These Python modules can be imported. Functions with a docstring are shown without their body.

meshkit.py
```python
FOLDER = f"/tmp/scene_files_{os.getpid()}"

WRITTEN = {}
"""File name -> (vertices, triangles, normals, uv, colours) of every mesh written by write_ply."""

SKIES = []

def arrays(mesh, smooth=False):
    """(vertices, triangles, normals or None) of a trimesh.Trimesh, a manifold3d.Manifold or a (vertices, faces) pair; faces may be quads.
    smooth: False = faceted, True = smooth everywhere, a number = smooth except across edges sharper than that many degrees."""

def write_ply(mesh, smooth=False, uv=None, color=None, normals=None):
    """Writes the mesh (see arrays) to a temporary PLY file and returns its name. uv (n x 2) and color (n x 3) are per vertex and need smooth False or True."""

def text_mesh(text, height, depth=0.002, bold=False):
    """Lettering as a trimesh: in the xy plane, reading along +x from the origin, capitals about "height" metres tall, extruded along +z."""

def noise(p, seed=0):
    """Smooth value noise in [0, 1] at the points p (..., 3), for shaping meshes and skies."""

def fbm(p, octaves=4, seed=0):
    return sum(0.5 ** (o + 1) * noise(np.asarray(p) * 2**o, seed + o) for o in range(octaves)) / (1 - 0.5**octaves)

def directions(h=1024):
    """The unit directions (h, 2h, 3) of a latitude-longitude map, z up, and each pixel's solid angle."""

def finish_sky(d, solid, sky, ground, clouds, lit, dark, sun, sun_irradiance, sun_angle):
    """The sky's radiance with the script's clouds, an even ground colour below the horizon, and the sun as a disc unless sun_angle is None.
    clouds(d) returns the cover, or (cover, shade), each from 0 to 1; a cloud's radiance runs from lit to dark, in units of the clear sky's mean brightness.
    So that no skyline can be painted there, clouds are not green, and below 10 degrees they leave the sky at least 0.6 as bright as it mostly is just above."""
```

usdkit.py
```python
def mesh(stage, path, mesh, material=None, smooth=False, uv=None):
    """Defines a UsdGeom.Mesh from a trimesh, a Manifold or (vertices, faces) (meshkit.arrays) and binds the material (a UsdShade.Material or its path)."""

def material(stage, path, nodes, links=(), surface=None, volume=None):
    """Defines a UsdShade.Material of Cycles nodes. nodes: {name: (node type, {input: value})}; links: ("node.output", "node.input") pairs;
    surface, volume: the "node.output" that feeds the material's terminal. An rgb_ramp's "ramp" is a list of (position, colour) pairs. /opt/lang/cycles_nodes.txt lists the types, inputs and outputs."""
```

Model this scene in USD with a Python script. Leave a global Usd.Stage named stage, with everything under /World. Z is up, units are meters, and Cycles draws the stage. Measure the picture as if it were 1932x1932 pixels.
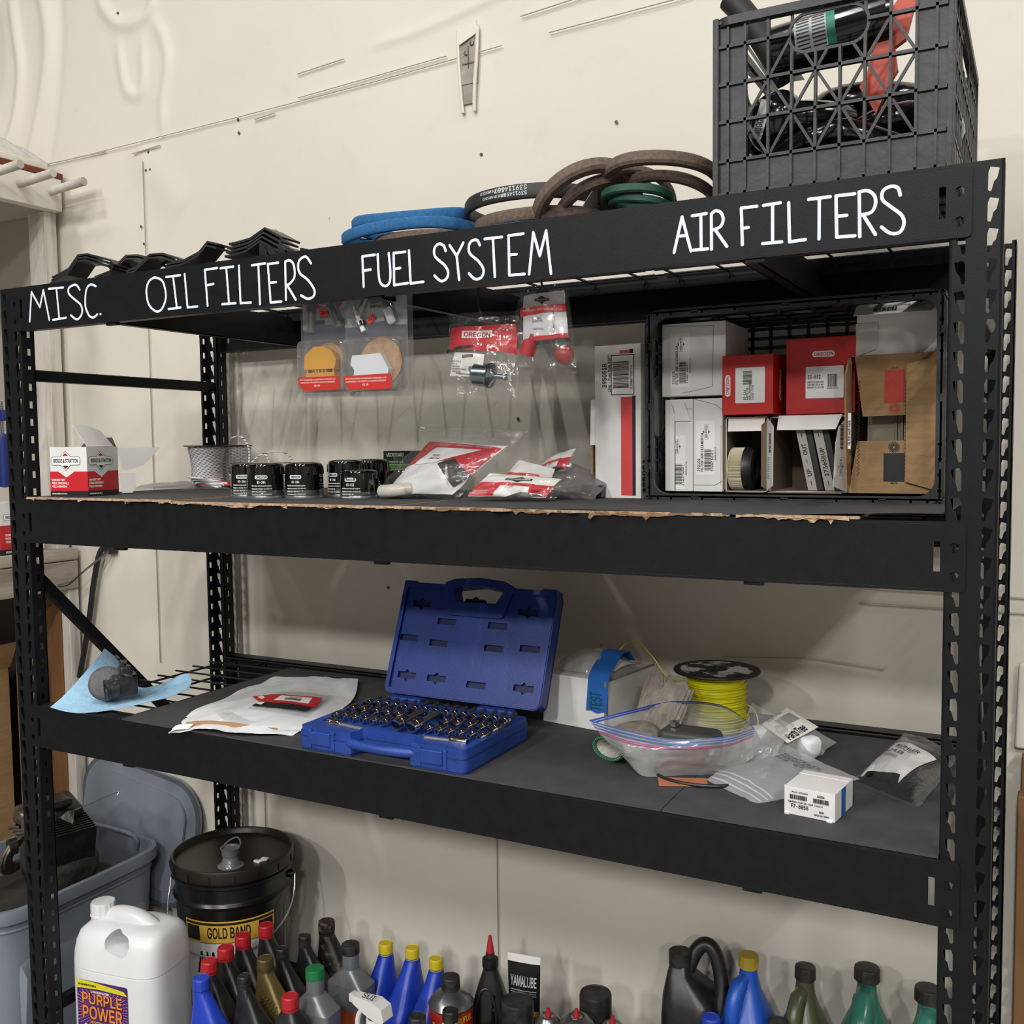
import math, random, re
import numpy as np, trimesh, manifold3d as m3, usdkit, meshkit
from shapely.geometry import Polygon, LineString, Point, box as sbox
from shapely.ops import unary_union
from shapely import affinity
from pxr import Usd, UsdGeom, UsdLux, Gf, Sdf

stage = Usd.Stage.CreateInMemory()
UsdGeom.SetStageUpAxis(stage, UsdGeom.Tokens.z)
UsdGeom.SetStageMetersPerUnit(stage, 1.0)
UsdGeom.Xform.Define(stage, '/World')
UsdGeom.Scope.Define(stage, '/World/Looks')

# ---------------------------------------------------------------- camera, lights, exposure
cam = UsdGeom.Camera.Define(stage, '/World/camera')
_R = np.array([[0.88226414, -0.4703062, -0.02054422], [0.47060892, 0.88006466, 0.06335173], [-0.01171447, -0.06556125, 0.99777978]])
_m = np.eye(4)
_m[0, :3] = _R[:, 0]; _m[1, :3] = _R[:, 2]; _m[2, :3] = -_R[:, 1]; _m[3, :3] = (2.02084, -1.42113, 1.62553)
cam.AddTransformOp().Set(Gf.Matrix4d(_m.tolist()))
cam.CreateHorizontalApertureAttr(36.0); cam.CreateVerticalApertureAttr(36.0)
cam.CreateFocalLengthAttr(36.0 * 1881.46 / 1932.0)
cam.CreateClippingRangeAttr(Gf.Vec2f(0.05, 60))
cam.CreateExposureAttr(1.05)

def lamp_light(name, x, y, z, lx, ly, power, color=(1.0, 0.985, 0.955)):
    L = UsdLux.RectLight.Define(stage, '/World/' + name)
    L.CreateWidthAttr(lx); L.CreateHeightAttr(ly)
    L.CreateIntensityAttr(power); L.CreateColorAttr(Gf.Vec3f(*color))
    L.AddTranslateOp().Set((x, y, z))            # a rect light shines along -z
    return L
# strip lamps of the workshop ceiling, seen only as reflections and by the shadows they throw
CEIL = 5.7
LAMPS = [(0.42, -1.35, 4.6, 0.06, 1.25, 58), (1.12, -1.45, 4.6, 0.06, 1.25, 50), (5.3, -0.9, 5.5, 0.08, 1.3, 140),
         (-2.4, -2.6, 5.2, 0.2, 1.3, 16), (-1.2, -5.2, 5.3, 0.3, 1.3, 52), (2.2, -5.4, 5.3, 0.3, 1.3, 66), (5.2, -5.0, 5.3, 0.3, 1.3, 52),
         (-1.4, -8.6, 5.3, 0.3, 1.3, 120), (2.4, -8.8, 5.3, 0.3, 1.3, 135), (5.8, -8.4, 5.3, 0.3, 1.3, 105)]
for _i, (_x, _y, _z, _a, _b, _p) in enumerate(LAMPS):
    lamp_light('strip_light_%03d' % _i, _x, _y, _z - 0.005, _a, _b, _p)

# ---------------------------------------------------------------- helpers
def lin(h):
    if not isinstance(h, str): return tuple(h)
    h = h.lstrip('#'); c = np.array([int(h[i:i + 2], 16) for i in (0, 2, 4)]) / 255.0
    return tuple(np.where(c <= 0.04045, c / 12.92, ((c + 0.055) / 1.055) ** 2.4))
_mats = {}
def mat(name, color, rough=0.5, metal=0.0, var=0.0, vscale=8.0, color2=None, bump=0.0, bscale=60.0, spec=0.5, trans=0.0, detail=4.0, stretch=None, coat=0.0, lo=0.35, hi=0.7, sheen=0.0):
    """one principled material; color2 is blended in by noise (grain, dirt, wear), bump gives fine relief"""
    if name in _mats: return _mats[name]
    p = {'base_color': lin(color), 'roughness': rough, 'metallic': metal, 'specular_ior_level': spec, 'transmission_weight': trans, 'coat_weight': coat}
    nodes, links = {'p': ('principled_bsdf', p)}, []
    if color2 is not None or bump:
        nodes['tc'] = ('texture_coordinate', {})
        src = 'tc.object'
        if stretch:
            nodes['mp'] = ('mapping', {'scale': stretch}); links.append(('tc.object', 'mp.vector')); src = 'mp.vector'
    if color2 is not None:
        nodes['n'] = ('noise_texture', {'scale': vscale, 'detail': detail, 'roughness': 0.6}); links.append((src, 'n.vector'))
        nodes['r'] = ('rgb_ramp', {'ramp': [(0, lin(color)), (lo, lin(color)), (hi, lin(color2)), (1, lin(color2))]})
        links += [('n.fac', 'r.fac'), ('r.color', 'p.base_color')]
    if bump:
        nodes['bn'] = ('noise_texture', {'scale': bscale, 'detail': 3.0}); links.append((src, 'bn.vector'))
        nodes['b'] = ('bump', {'strength': bump, 'distance': 0.002}); links += [('bn.fac', 'b.height'), ('b.normal', 'p.normal')]
    _mats[name] = usdkit.material(stage, '/World/Looks/' + name, nodes, links, surface='p.BSDF')
    return _mats[name]

def clear_mat(name, tint=(0.985, 0.985, 0.985), haze=0.035, gloss=0.055, wr=90.0, bump=0.5, rough=0.06, hazecol=(0.8, 0.8, 0.8)):
    """thin transparent film: see-through, with wrinkle highlights and a little milkiness"""
    if name in _mats: return _mats[name]
    nodes = {'tc': ('texture_coordinate', {}), 'n': ('noise_texture', {'scale': wr, 'detail': 2.0, 'distortion': 0.6}),
             'b': ('bump', {'strength': bump, 'distance': 0.004}), 't': ('transparent_bsdf', {'color': tint}),
             'g': ('glossy_bsdf', {'color': (1, 1, 1), 'roughness': rough}), 'd': ('diffuse_bsdf', {'color': hazecol}),
             'lw': ('layer_weight', {'blend': 0.25}), 'mr': ('map_range', {'from_min': 0.0, 'from_max': 1.0, 'to_min': gloss, 'to_max': 0.42}),
             'm1': ('mix_closure', {'fac': haze}), 'm2': ('mix_closure', {})}
    links = [('tc.object', 'n.vector'), ('n.fac', 'b.height'), ('b.normal', 'g.normal'), ('lw.fresnel', 'mr.value'), ('mr.result', 'm2.fac'),
             ('t.BSDF', 'm1.closure1'), ('d.BSDF', 'm1.closure2'), ('m1.closure', 'm2.closure1'), ('g.BSDF', 'm2.closure2')]
    _mats[name] = usdkit.material(stage, '/World/Looks/' + name, nodes, links, surface='m2.closure')
    return _mats[name]

_used = {}
def numbered(parent, name):
    k = (parent, name); n = _used.get(k, -1) + 1; _used[k] = n
    return parent + '/' + (name if n == 0 else '%s_%03d' % (name, n))
def tag(o, label=None, cat=None, group=None, kind=None):
    p = o.GetPrim() if hasattr(o, 'GetPrim') else o
    for k, v in (('label', label), ('category', cat), ('group', group), ('kind', kind)):
        if v: p.SetCustomDataByKey(k, v)
    return o
def thing(name, label, cat, loc=(0, 0, 0), rotz=0.0, group=None, rx=0.0, ry=0.0):
    x = UsdGeom.Xform.Define(stage, numbered('/World', name))
    x.AddTranslateOp().Set(tuple(map(float, loc)))
    if rotz: x.AddRotateZOp().Set(float(rotz))
    if ry: x.AddRotateYOp().Set(float(ry))
    if rx: x.AddRotateXOp().Set(float(rx))
    tag(x, label, cat, group)
    return x
def part(parent, name, mesh, material, smooth=35, label=None, kind=None):
    base = '/World' if parent is None else str(parent.GetPath())
    if isinstance(mesh, list): mesh = join(mesh)
    o = usdkit.mesh(stage, numbered(base, name), mesh, material, smooth=smooth)
    if label or kind: tag(o, label, None, None, kind)
    return o
def single(name, mesh, material, label, cat, group=None, smooth=35, kind=None):
    o = part(None, name, mesh, material, smooth); tag(o, label, cat, group, kind); return o
def struct(name, mesh, material, smooth=False):
    o = usdkit.mesh(stage, '/World/' + name, mesh if not isinstance(mesh, list) else join(mesh), material, smooth=smooth); tag(o, kind='structure'); return o
def copy_of(proto, loc, rotz=0.0, label=None, group=None):
    pr = proto.GetPrim(); was = pr.GetCustomData(); name = re.sub(r'_\d{3}$', '', pr.GetName())
    x = thing(name, label or was['label'], was['category'], loc, rotz, group or was.get('group'))
    x.GetPrim().GetReferences().AddInternalReference(pr.GetPath()); x.GetPrim().SetInstanceable(True)
    return x

# ---- meshes
def T(x=0, y=0, z=0): return trimesh.transformations.translation_matrix((x, y, z))
def Rot(deg, ax): return trimesh.transformations.rotation_matrix(math.radians(deg), ax)
def mv(m, x=0, y=0, z=0, rz=0, rx=0, ry=0):
    m = m.copy()
    if rx: m.apply_transform(Rot(rx, (1, 0, 0)))
    if ry: m.apply_transform(Rot(ry, (0, 1, 0)))
    if rz: m.apply_transform(Rot(rz, (0, 0, 1)))
    m.apply_translation((x, y, z)); return m
def join(ms): return trimesh.util.concatenate([tm(m) for m in ms])
def tm(m):
    if hasattr(m, 'to_mesh'):
        q = m.to_mesh(); return trimesh.Trimesh(np.array(q.vert_properties[:, :3], float), np.array(q.tri_verts), process=False)
    if isinstance(m, tuple):
        v, f, _ = meshkit.arrays(m); return trimesh.Trimesh(v, f, process=False)
    return m
def bx(x0, y0, z0, x1, y1, z1):
    m = trimesh.creation.box((abs(x1 - x0), abs(y1 - y0), abs(z1 - z0))); m.apply_translation(((x0 + x1) / 2, (y0 + y1) / 2, (z0 + z1) / 2)); return m
def rbx(x0, y0, z0, x1, y1, z1, r=0.003, n=2):
    """box with rounded edges (hull of eight spheres)"""
    s = m3.Manifold.sphere(r, 4 * n)
    pts = [s.translate((x, y, z)) for x in (x0 + r, x1 - r) for y in (y0 + r, y1 - r) for z in (z0 + r, z1 - r)]
    return tm(m3.Manifold.batch_hull(pts))
def hull(points): return trimesh.convex.convex_hull(np.asarray(points, float))
def rrect(w, h, r, n=6):
    return sbox(-w / 2 + r, -h / 2 + r, w / 2 - r, h / 2 - r).buffer(r, quad_segs=n)
def ext(poly, h):
    g = getattr(poly, 'geoms', [poly])
    return trimesh.util.concatenate([trimesh.creation.extrude_polygon(p, h, engine='earcut') for p in g if p.area > 1e-12])
def plate(poly, origin, u, v, t):
    """extrude a 2-D outline (u, v axes) from origin by t along u x v"""
    m = ext(poly, abs(t)); u, v = np.array(u, float), np.array(v, float); n = np.cross(u, v)
    M = np.eye(4); M[:3, 0], M[:3, 1], M[:3, 2], M[:3, 3] = u, v, n, np.array(origin, float) + (n * t if t < 0 else 0)
    m.apply_transform(M)
    return m
def lathe(prof, n=40, z=0.0):
    """prof: (r, z) pairs from bottom to top"""
    m = trimesh.creation.revolve(np.asarray(prof, float), sections=n); m.apply_translation((0, 0, z)); m.fix_normals(); return m
def tube(pts, r, n=8, closed=False, smooth=0):
    p = np.asarray(pts, float)
    if smooth: p = spline(p, smooth, closed)
    N = len(p)
    t = (np.roll(p, -1, 0) - np.roll(p, 1, 0)) if closed else np.gradient(p, axis=0)
    t /= np.linalg.norm(t, axis=1, keepdims=True) + 1e-12
    a = np.cross(t[0], (0, 0, 1.0) if abs(t[0][2]) < 0.9 else (1.0, 0, 0)); a /= np.linalg.norm(a)
    A = []
    for i in range(N):
        a = a - t[i] * (a @ t[i]); a /= np.linalg.norm(a) + 1e-12; A.append(a)
    A = np.array(A); B = np.cross(t, A); ang = np.arange(n) * 2 * np.pi / n
    rr = np.broadcast_to(r, (N,))[:, None, None]
    v = p[:, None] + rr * (np.cos(ang)[None, :, None] * A[:, None] + np.sin(ang)[None, :, None] * B[:, None])
    M = N if closed else N - 1
    f = []
    for i in range(M):
        i2 = (i + 1) % N
        for j in range(n):
            j2 = (j + 1) % n; f += [(i * n + j, i2 * n + j, i2 * n + j2), (i * n + j, i2 * n + j2, i * n + j2)]
    v = v.reshape(-1, 3)
    if not closed:
        k = len(v); v = np.vstack([v, p[0], p[-1]])
        for j in range(n):
            j2 = (j + 1) % n; f += [(k, j, j2), (k + 1, (N - 1) * n + j2, (N - 1) * n + j)]
    m = trimesh.Trimesh(v, np.array(f), process=False)
    if m.volume < 0: m.invert()
    return m
def spline(p, n=8, closed=False):
    p = np.asarray(p, float); out = []; N = len(p)
    for i in range(N if closed else N - 1):
        g = lambda k: p[k % N] if closed else p[min(max(k, 0), N - 1)]
        a, b, c, d = g(i - 1), g(i), g(i + 1), g(i + 2)
        for s in np.arange(n) / n:
            out.append(0.5 * ((2 * b) + (c - a) * s + (2 * a - 5 * b + 4 * c - d) * s * s + (3 * b - a - 3 * c + d) * s ** 3))
    if not closed: out.append(p[-1])
    return np.array(out)
def band(pts, w, h, closed=True, axis=(0, 0, 1)):
    """a belt: rectangular section, h along axis, w across, along a polyline"""
    p = np.asarray(pts, float); N = len(p); ax = np.broadcast_to(np.asarray(axis, float), (N, 3))
    t = (np.roll(p, -1, 0) - np.roll(p, 1, 0)) if closed else np.gradient(p, axis=0)
    t /= np.linalg.norm(t, axis=1, keepdims=True) + 1e-12
    s = np.cross(t, ax); s /= np.linalg.norm(s, axis=1, keepdims=True) + 1e-12; a = np.cross(s, t)
    W, H = w / 2, h / 2
    c = [(-W, -H * .62), (-W * .55, -H), (W * .55, -H), (W, -H * .62), (W, H * .62), (W * .55, H), (-W * .55, H), (-W, H * .62)]
    v = np.stack([p + s * x + a * y for x, y in c], 1); n = 8; f = []
    for i in range(N if closed else N - 1):
        i2 = (i + 1) % N
        for j in range(n):
            j2 = (j + 1) % n; f += [(i * n + j, i2 * n + j, i2 * n + j2), (i * n + j, i2 * n + j2, i * n + j2)]
    if not closed: f += [(0, k, k + 1) for k in range(1, n - 1)] + [((N - 1) * n, (N - 1) * n + k + 1, (N - 1) * n + k) for k in range(1, n - 1)]
    m = trimesh.Trimesh(v.reshape(-1, 3), np.array(f), process=False)
    if m.volume < 0: m.invert()
    return m
def grid(fn, nu, nv, closed_u=False, thick=0.0):
    """mesh of a parametric sheet fn(u, v) -> xyz arrays; thick gives it a back side"""
    u = np.linspace(0, 1, nu + 1)[:-1] if closed_u else np.linspace(0, 1, nu); v = np.linspace(0, 1, nv)
    U, V = np.meshgrid(u, v, indexing='ij'); P = np.stack(fn(U, V), -1).reshape(-1, 3); nu = len(u); f = []
    for i in range(nu if closed_u else nu - 1):
        i2 = (i + 1) % nu
        for j in range(nv - 1):
            a, b, c, d = i * nv + j, i2 * nv + j, i2 * nv + j + 1, i * nv + j + 1; f += [(a, b, c), (a, c, d)]
    m = trimesh.Trimesh(P, np.array(f), process=False)
    if thick:
        n = np.array(m.vertex_normals); k = len(P); v2 = np.vstack([P, P - n * thick]); f = np.array(f)
        e = trimesh.Trimesh(P, f, process=False); ed = e.edges[trimesh.grouping.group_rows(e.edges_sorted, require_count=1)]
        side = np.vstack([np.stack([ed[:, 1], ed[:, 0], ed[:, 0] + k], 1), np.stack([ed[:, 1], ed[:, 0] + k, ed[:, 1] + k], 1)])
        m = trimesh.Trimesh(v2, np.vstack([f, f[:, ::-1] + k, side]), process=False)
    return m
def loft(sections):
    """closed rings (n, 3) joined in order, ends capped"""
    S = [np.asarray(s, float) for s in sections]; n = len(S[0]); v = np.vstack(S); f = []
    for i in range(len(S) - 1):
        for j in range(n):
            j2 = (j + 1) % n; a, b, c, d = i * n + j, i * n + j2, (i + 1) * n + j2, (i + 1) * n + j; f += [(a, b, c), (a, c, d)]
    k = len(v); v = np.vstack([v, S[0].mean(0), S[-1].mean(0)])
    for j in range(n):
        j2 = (j + 1) % n; f += [(k, j2, j), (k + 1, (len(S) - 1) * n + j, (len(S) - 1) * n + j2)]
    m = trimesh.Trimesh(v, np.array(f), process=False)
    if m.volume < 0: m.invert()
    return m
def superring(w, d, z, n=32, p=3.0, cx=0, cy=0, cut=None):
    a = np.arange(n) * 2 * np.pi / n; c, s = np.cos(a), np.sin(a)
    x = np.sign(c) * np.abs(c) ** (2 / p) * w / 2 + cx; y = np.sign(s) * np.abs(s) ** (2 / p) * d / 2 + cy
    return np.stack([x, y, np.full(n, z)], 1)

# ---- flat print: frames on faces
class Face:
    """origin = lower left corner as one looks at it, u to the right, v up; print lies on it"""
    def __init__(s, o, u, v): s.o, s.u, s.v = (np.array(k, float) for k in (o, u, v)); s.n = np.cross(s.u, s.v)
    def put(s, m, lift=0.0):
        M = np.eye(4); M[:3, 0], M[:3, 1], M[:3, 2], M[:3, 3] = s.u, s.v, s.n, s.o + s.n * lift
        m = m.copy(); m.apply_transform(M); return m
    def poly(s, p, t=0.0003, lift=0.0): return s.put(ext(p, t), lift)
    def rect(s, x0, y0, x1, y1, t=0.0003, lift=0.0, r=0.0):
        p = sbox(x0, y0, x1, y1) if r == 0 else sbox(x0 + r, y0 + r, x1 - r, y1 - r).buffer(r, quad_segs=4)
        return s.poly(p, t, lift)
    def text(s, t, x, y, h, w=None, rot=0, bold=True, lift=0.0003, depth=0.00025, squeeze=1.0):
        m = text_flat(t, bold).copy(); m.apply_scale((h * squeeze, h, depth / 0.01))
        if w: m.apply_scale((w / (m.bounds[1][0] - m.bounds[0][0]), 1, 1))
        if rot: m.apply_transform(Rot(rot, (0, 0, 1)))
        m.apply_translation((x, y, 0)); return s.put(m, lift)
    def bars(s, x, y, w, h, seed=1, vertical=False, lift=0.0003):
        r = random.Random(seed); out = []; q = 0.0; L = h if vertical else w
        while q < L - L * 0.03:
            b = L * r.choice([0.012, 0.02, 0.03]); g = L * r.choice([0.012, 0.018, 0.028])
            out.append(s.rect(x, y + q, x + w, y + q + b, 0.0002, lift) if vertical else s.rect(x + q, y, x + q + b, y + h, 0.0002, lift)); q += b + g
        return join(out)
_txt = {}
def text_flat(t, bold):
    if (t, bold) not in _txt: _txt[(t, bold)] = meshkit.text_mesh(t, 1.0, 0.01, bold)
    return _txt[(t, bold)]

def pillow(w, l, h, n=28, p=2.4, seed=0, amp=0.0, freq=6.0, flat=0.0):
    """a stuffed bag lying down: top bulges, the rim is thin"""
    def fn(U, V):
        x = (U - .5) * w; y = (V - .5) * l
        e = np.clip(1 - np.abs(2 * U - 1) ** p, 0, 1) ** .6 * np.clip(1 - np.abs(2 * V - 1) ** p, 0, 1) ** .6
        nz = meshkit.fbm(np.stack([U * freq, V * freq, 0 * U + seed], -1), 3, seed) - .5
        return x, y, e * h + nz * amp * (0.3 + e)
    return grid(fn, n, n)
def noise3(m, amp, freq, seed=0, octaves=3):
    m = m.copy(); v = np.array(m.vertices)
    d = np.stack([meshkit.fbm(v * freq + 17.3 * k, octaves, seed + k) - .5 for k in range(3)], 1); m.vertices = v + d * 2 * amp; return m

# ---------------------------------------------------------------- shared materials
BLACK = mat('black_powder_coat', '#131417', 0.42, spec=0.22, color2='#17191c', vscale=40, bump=0.12, bscale=900)
BLACK_IN = mat('black_wire', '#141416', 0.45)
MAT_BLACK = mat('black_mat', '#39393b', 0.8, color2='#424244', vscale=25)
CARD = mat('cardboard', '#a5855f', 0.85, color2='#957650', vscale=18, bump=0.15, bscale=200, stretch=(1, 1, 6))
KRAFT = mat('kraft_inside', '#8d7a66', 0.9, color2='#7d6b59', vscale=14)
PAPER = mat('white_paper', '#eceae6', 0.55)
WHITEBOX = mat('white_card', '#e6e5e4', 0.5, color2='#dcdad8', vscale=9)
INK = mat('black_ink', '#1a1a1c', 0.5)
INK_GREY = mat('grey_ink', '#8a8a8c', 0.5)
RED = mat('red_print', '#c8202c', 0.42)
REDBOX = mat('red_card', '#c2161c', 0.38, color2='#b81419', vscale=10)
WHITEINK = mat('white_ink', '#f2f2f0', 0.5)
BLK_GLOSS = mat('black_gloss_plastic', '#0f0f10', 0.16, coat=0.3)
BLK_PLASTIC = mat('black_plastic', '#1b1b1d', 0.42, color2='#2a2a2c', vscale=30, bump=0.1, bscale=120)
FILM = clear_mat('clear_film')
FILM_HAZY = clear_mat('hazy_film', haze=0.22, gloss=0.10, wr=40, bump=0.6, rough=0.12)
STEEL = mat('bare_steel', '#b9bbbd', 0.25, 1.0)
CHROME = mat('chrome', '#d8d8d8', 0.12, 1.0)
# ================================================================ the setting
W, D, PW, PD = 1.9689, 0.6139, 0.0621, 0.033      # rack: width, depth, post face, post return
HOLE0, PITCH = 1.9693, 0.0381
WALL_Y = 0.655
Z_TOP, Z_A, Z_B, Z_C = 1.979, 1.5205, 1.066, 0.228   # tops of the four beam levels

def wall_mesh():
    xs = np.concatenate([np.linspace(-7, -1.3, 12), np.linspace(-1.28, 0.25, 190), np.linspace(0.27, 2.5, 90), np.linspace(2.6, 7.5, 12)])
    zs = np.concatenate([np.linspace(0, 1.9, 40), np.linspace(1.92, 3.3, 170), np.linspace(3.35, CEIL, 10)])
    X, Z = np.meshgrid(xs, zs, indexing='ij'); y = np.zeros_like(X)
    def ridge(pts, w, h):
        nonlocal y
        p = spline(np.array(pts, float), 10); d = np.full(X.shape, 9.0); s = np.zeros(X.shape)
        for i in range(len(p) - 1):
            a, b = p[i], p[i + 1]; ab = b - a; q = np.clip(((X - a[0]) * ab[0] + (Z - a[1]) * ab[1]) / (ab @ ab + 1e-12), 0, 1)
            dd = np.hypot(X - a[0] - q * ab[0], Z - a[1] - q * ab[1]); m = dd < d; d = np.where(m, dd, d); s = np.where(m, (i + q) / (len(p) - 1), s)
        y = y - h * np.exp(-(d / w) ** 2) * np.clip(np.minimum(s, 1 - s) * 6, 0, 1)
    # soft billows and creases of the loose wall sheet, upper left
    for pts, w, h in [([(-0.83, 3.1), (-0.80, 2.9), (-0.79, 2.78), (-0.84, 2.62), (-0.95, 2.52)], .02, .012),
                      ([(-0.70, 3.1), (-0.66, 2.92), (-0.67, 2.78), (-0.73, 2.6), (-0.80, 2.47)], .025, .012),
                      ([(-0.62, 3.1), (-0.60, 2.92), (-0.62, 2.75), (-0.66, 2.58), (-0.70, 2.48)], .02, -.006),
                      ([(-0.44, 3.0), (-0.42, 2.92), (-0.36, 2.855), (-0.28, 2.84), (-0.22, 2.87), (-0.2, 3.0)], .018, .009),
                      ([(-0.36, 2.83), (-0.35, 2.74), (-0.33, 2.66), (-0.28, 2.64), (-0.26, 2.7), (-0.265, 2.82)], .016, .007),
                      ([(-0.22, 2.84), (-0.18, 2.78), (-0.165, 2.7), (-0.19, 2.6), (-0.19, 2.5)], .018, .007),
                      ([(-0.92, 3.05), (-0.9, 2.9), (-0.93, 2.75), (-1.05, 2.6)], .03, -.008),
                      ([(-0.3, 2.5), (-0.2, 2.38), (-0.12, 2.3)], .05, .005),
                      ([(0.52, 2.62), (0.66, 2.625), (0.88, 2.66), (1.05, 2.69)], .012, .004)]:
        ridge(pts, w, h)
    y += (meshkit.fbm(np.stack([X * 1.7, Z * 0.9, 0 * X], -1), 3, 5) - .5) * 0.006
    y += (meshkit.fbm(np.stack([X * 7, Z * 3, 0 * X + 4], -1), 2, 9) - .5) * 0.0016
    P = np.stack([X, WALL_Y + 0.004 + y, Z], -1).reshape(-1, 3); nz = len(zs); f = []
    i, j = np.meshgrid(np.arange(len(xs) - 1), np.arange(nz - 1), indexing='ij'); a = (i * nz + j).ravel()
    f = np.vstack([np.stack([a, a + nz, a + nz + 1], 1), np.stack([a, a + nz + 1, a + 1], 1)])
    return trimesh.Trimesh(P, f, process=False)
def wall_material():
    nodes = {'g': ('geometry', {}), 'n1': ('noise_texture', {'scale': 1.3, 'detail': 4.0}), 'n2': ('noise_texture', {'scale': 14.0, 'detail': 5.0, 'roughness': 0.7}),
             'mp': ('mapping', {'scale': (5.0, 1.0, 60.0), 'rotation': (0, 0.06, 0)}), 'n3': ('noise_texture', {'scale': 3.0, 'detail': 3.0}),
             'v': ('voronoi_texture', {'scale': 9.0}), 'mv': ('mapping', {'scale': (1.0, 1.0, 0.6)}),
             'r1': ('rgb_ramp', {'ramp': [(0, lin('#d3ccbe')), (.35, lin('#dcd6c9')), (.7, lin('#e1dbcf')), (1, lin('#e4dfd5'))]}),
             'r2': ('rgb_ramp', {'ramp': [(0, (.86, .84, .82)), (.30, (.97, .97, .965)), (.45, (1, 1, 1)), (1, (1, 1, 1))]}),
             'r4': ('rgb_ramp', {'ramp': [(0, (.25, .23, .2)), (.016, (.45, .42, .38)), (.028, (1, 1, 1)), (1, (1, 1, 1))]}),
             'm1': ('mix', {'mix_type': 'multiply', 'fac': 1.0}), 'm2': ('mix', {'mix_type': 'multiply', 'fac': 0.75}),
             'b': ('bump', {'strength': 0.05, 'distance': 0.002}), 'p': ('principled_bsdf', {'roughness': 0.42, 'specular_ior_level': 0.35})}
    links = [('g.position', 'n1.vector'), ('g.position', 'n2.vector'), ('g.position', 'mp.vector'), ('mp.vector', 'n3.vector'), ('g.position', 'mv.vector'), ('mv.vector', 'v.vector'),
             ('n1.fac', 'r1.fac'), ('n2.fac', 'r2.fac'), ('v.distance', 'r4.fac'), ('r1.color', 'm1.color1'), ('r2.color', 'm1.color2'), ('m1.color', 'm2.color1'), ('r4.color', 'm2.color2'),
             ('m2.color', 'p.base_color'), ('n3.fac', 'b.height'), ('b.normal', 'p.normal')]
    return usdkit.material(stage, '/World/Looks/cream_wall_sheet', nodes, links, surface='p.BSDF')
WALL = wall_material()
wb = struct('wall_back', wall_mesh(), WALL, smooth=True)
# seams between the wall sheets: narrow battens / laps that stand a millimetre proud, and long scratches
GREYLINE = mat('wall_seam_shadow', '#b5ad9d', 0.8)
SCR = mat('wall_scratch', '#c2baa9', 0.8)
def wline(pts, w, name='scratch', m=None):
    p = [(x, z) for x, z in pts]; poly = LineString(p).buffer(w, cap_style='flat', join_style='mitre')
    return plate(poly, (0, WALL_Y - 0.001, 0), (1, 0, 0), (0, 0, 1), 0.0035)
part(wb, 'wall_seam', [wline([(0.86, 0.2), (0.86, .97)], .0009), wline([(1.955, 1.333), (2.6, 1.325)], .0012), wline([(0.2, 1.352), (1.955, 1.333)], .0010), wline([(1.7, 1.305), (2.6, 1.300)], .0010),
                       wline([(0.12, 0.3), (0.12, 0.9)], .001), wline([(-0.27, 1.0), (-0.27, 2.45)], .0007)], GREYLINE, False)
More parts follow.
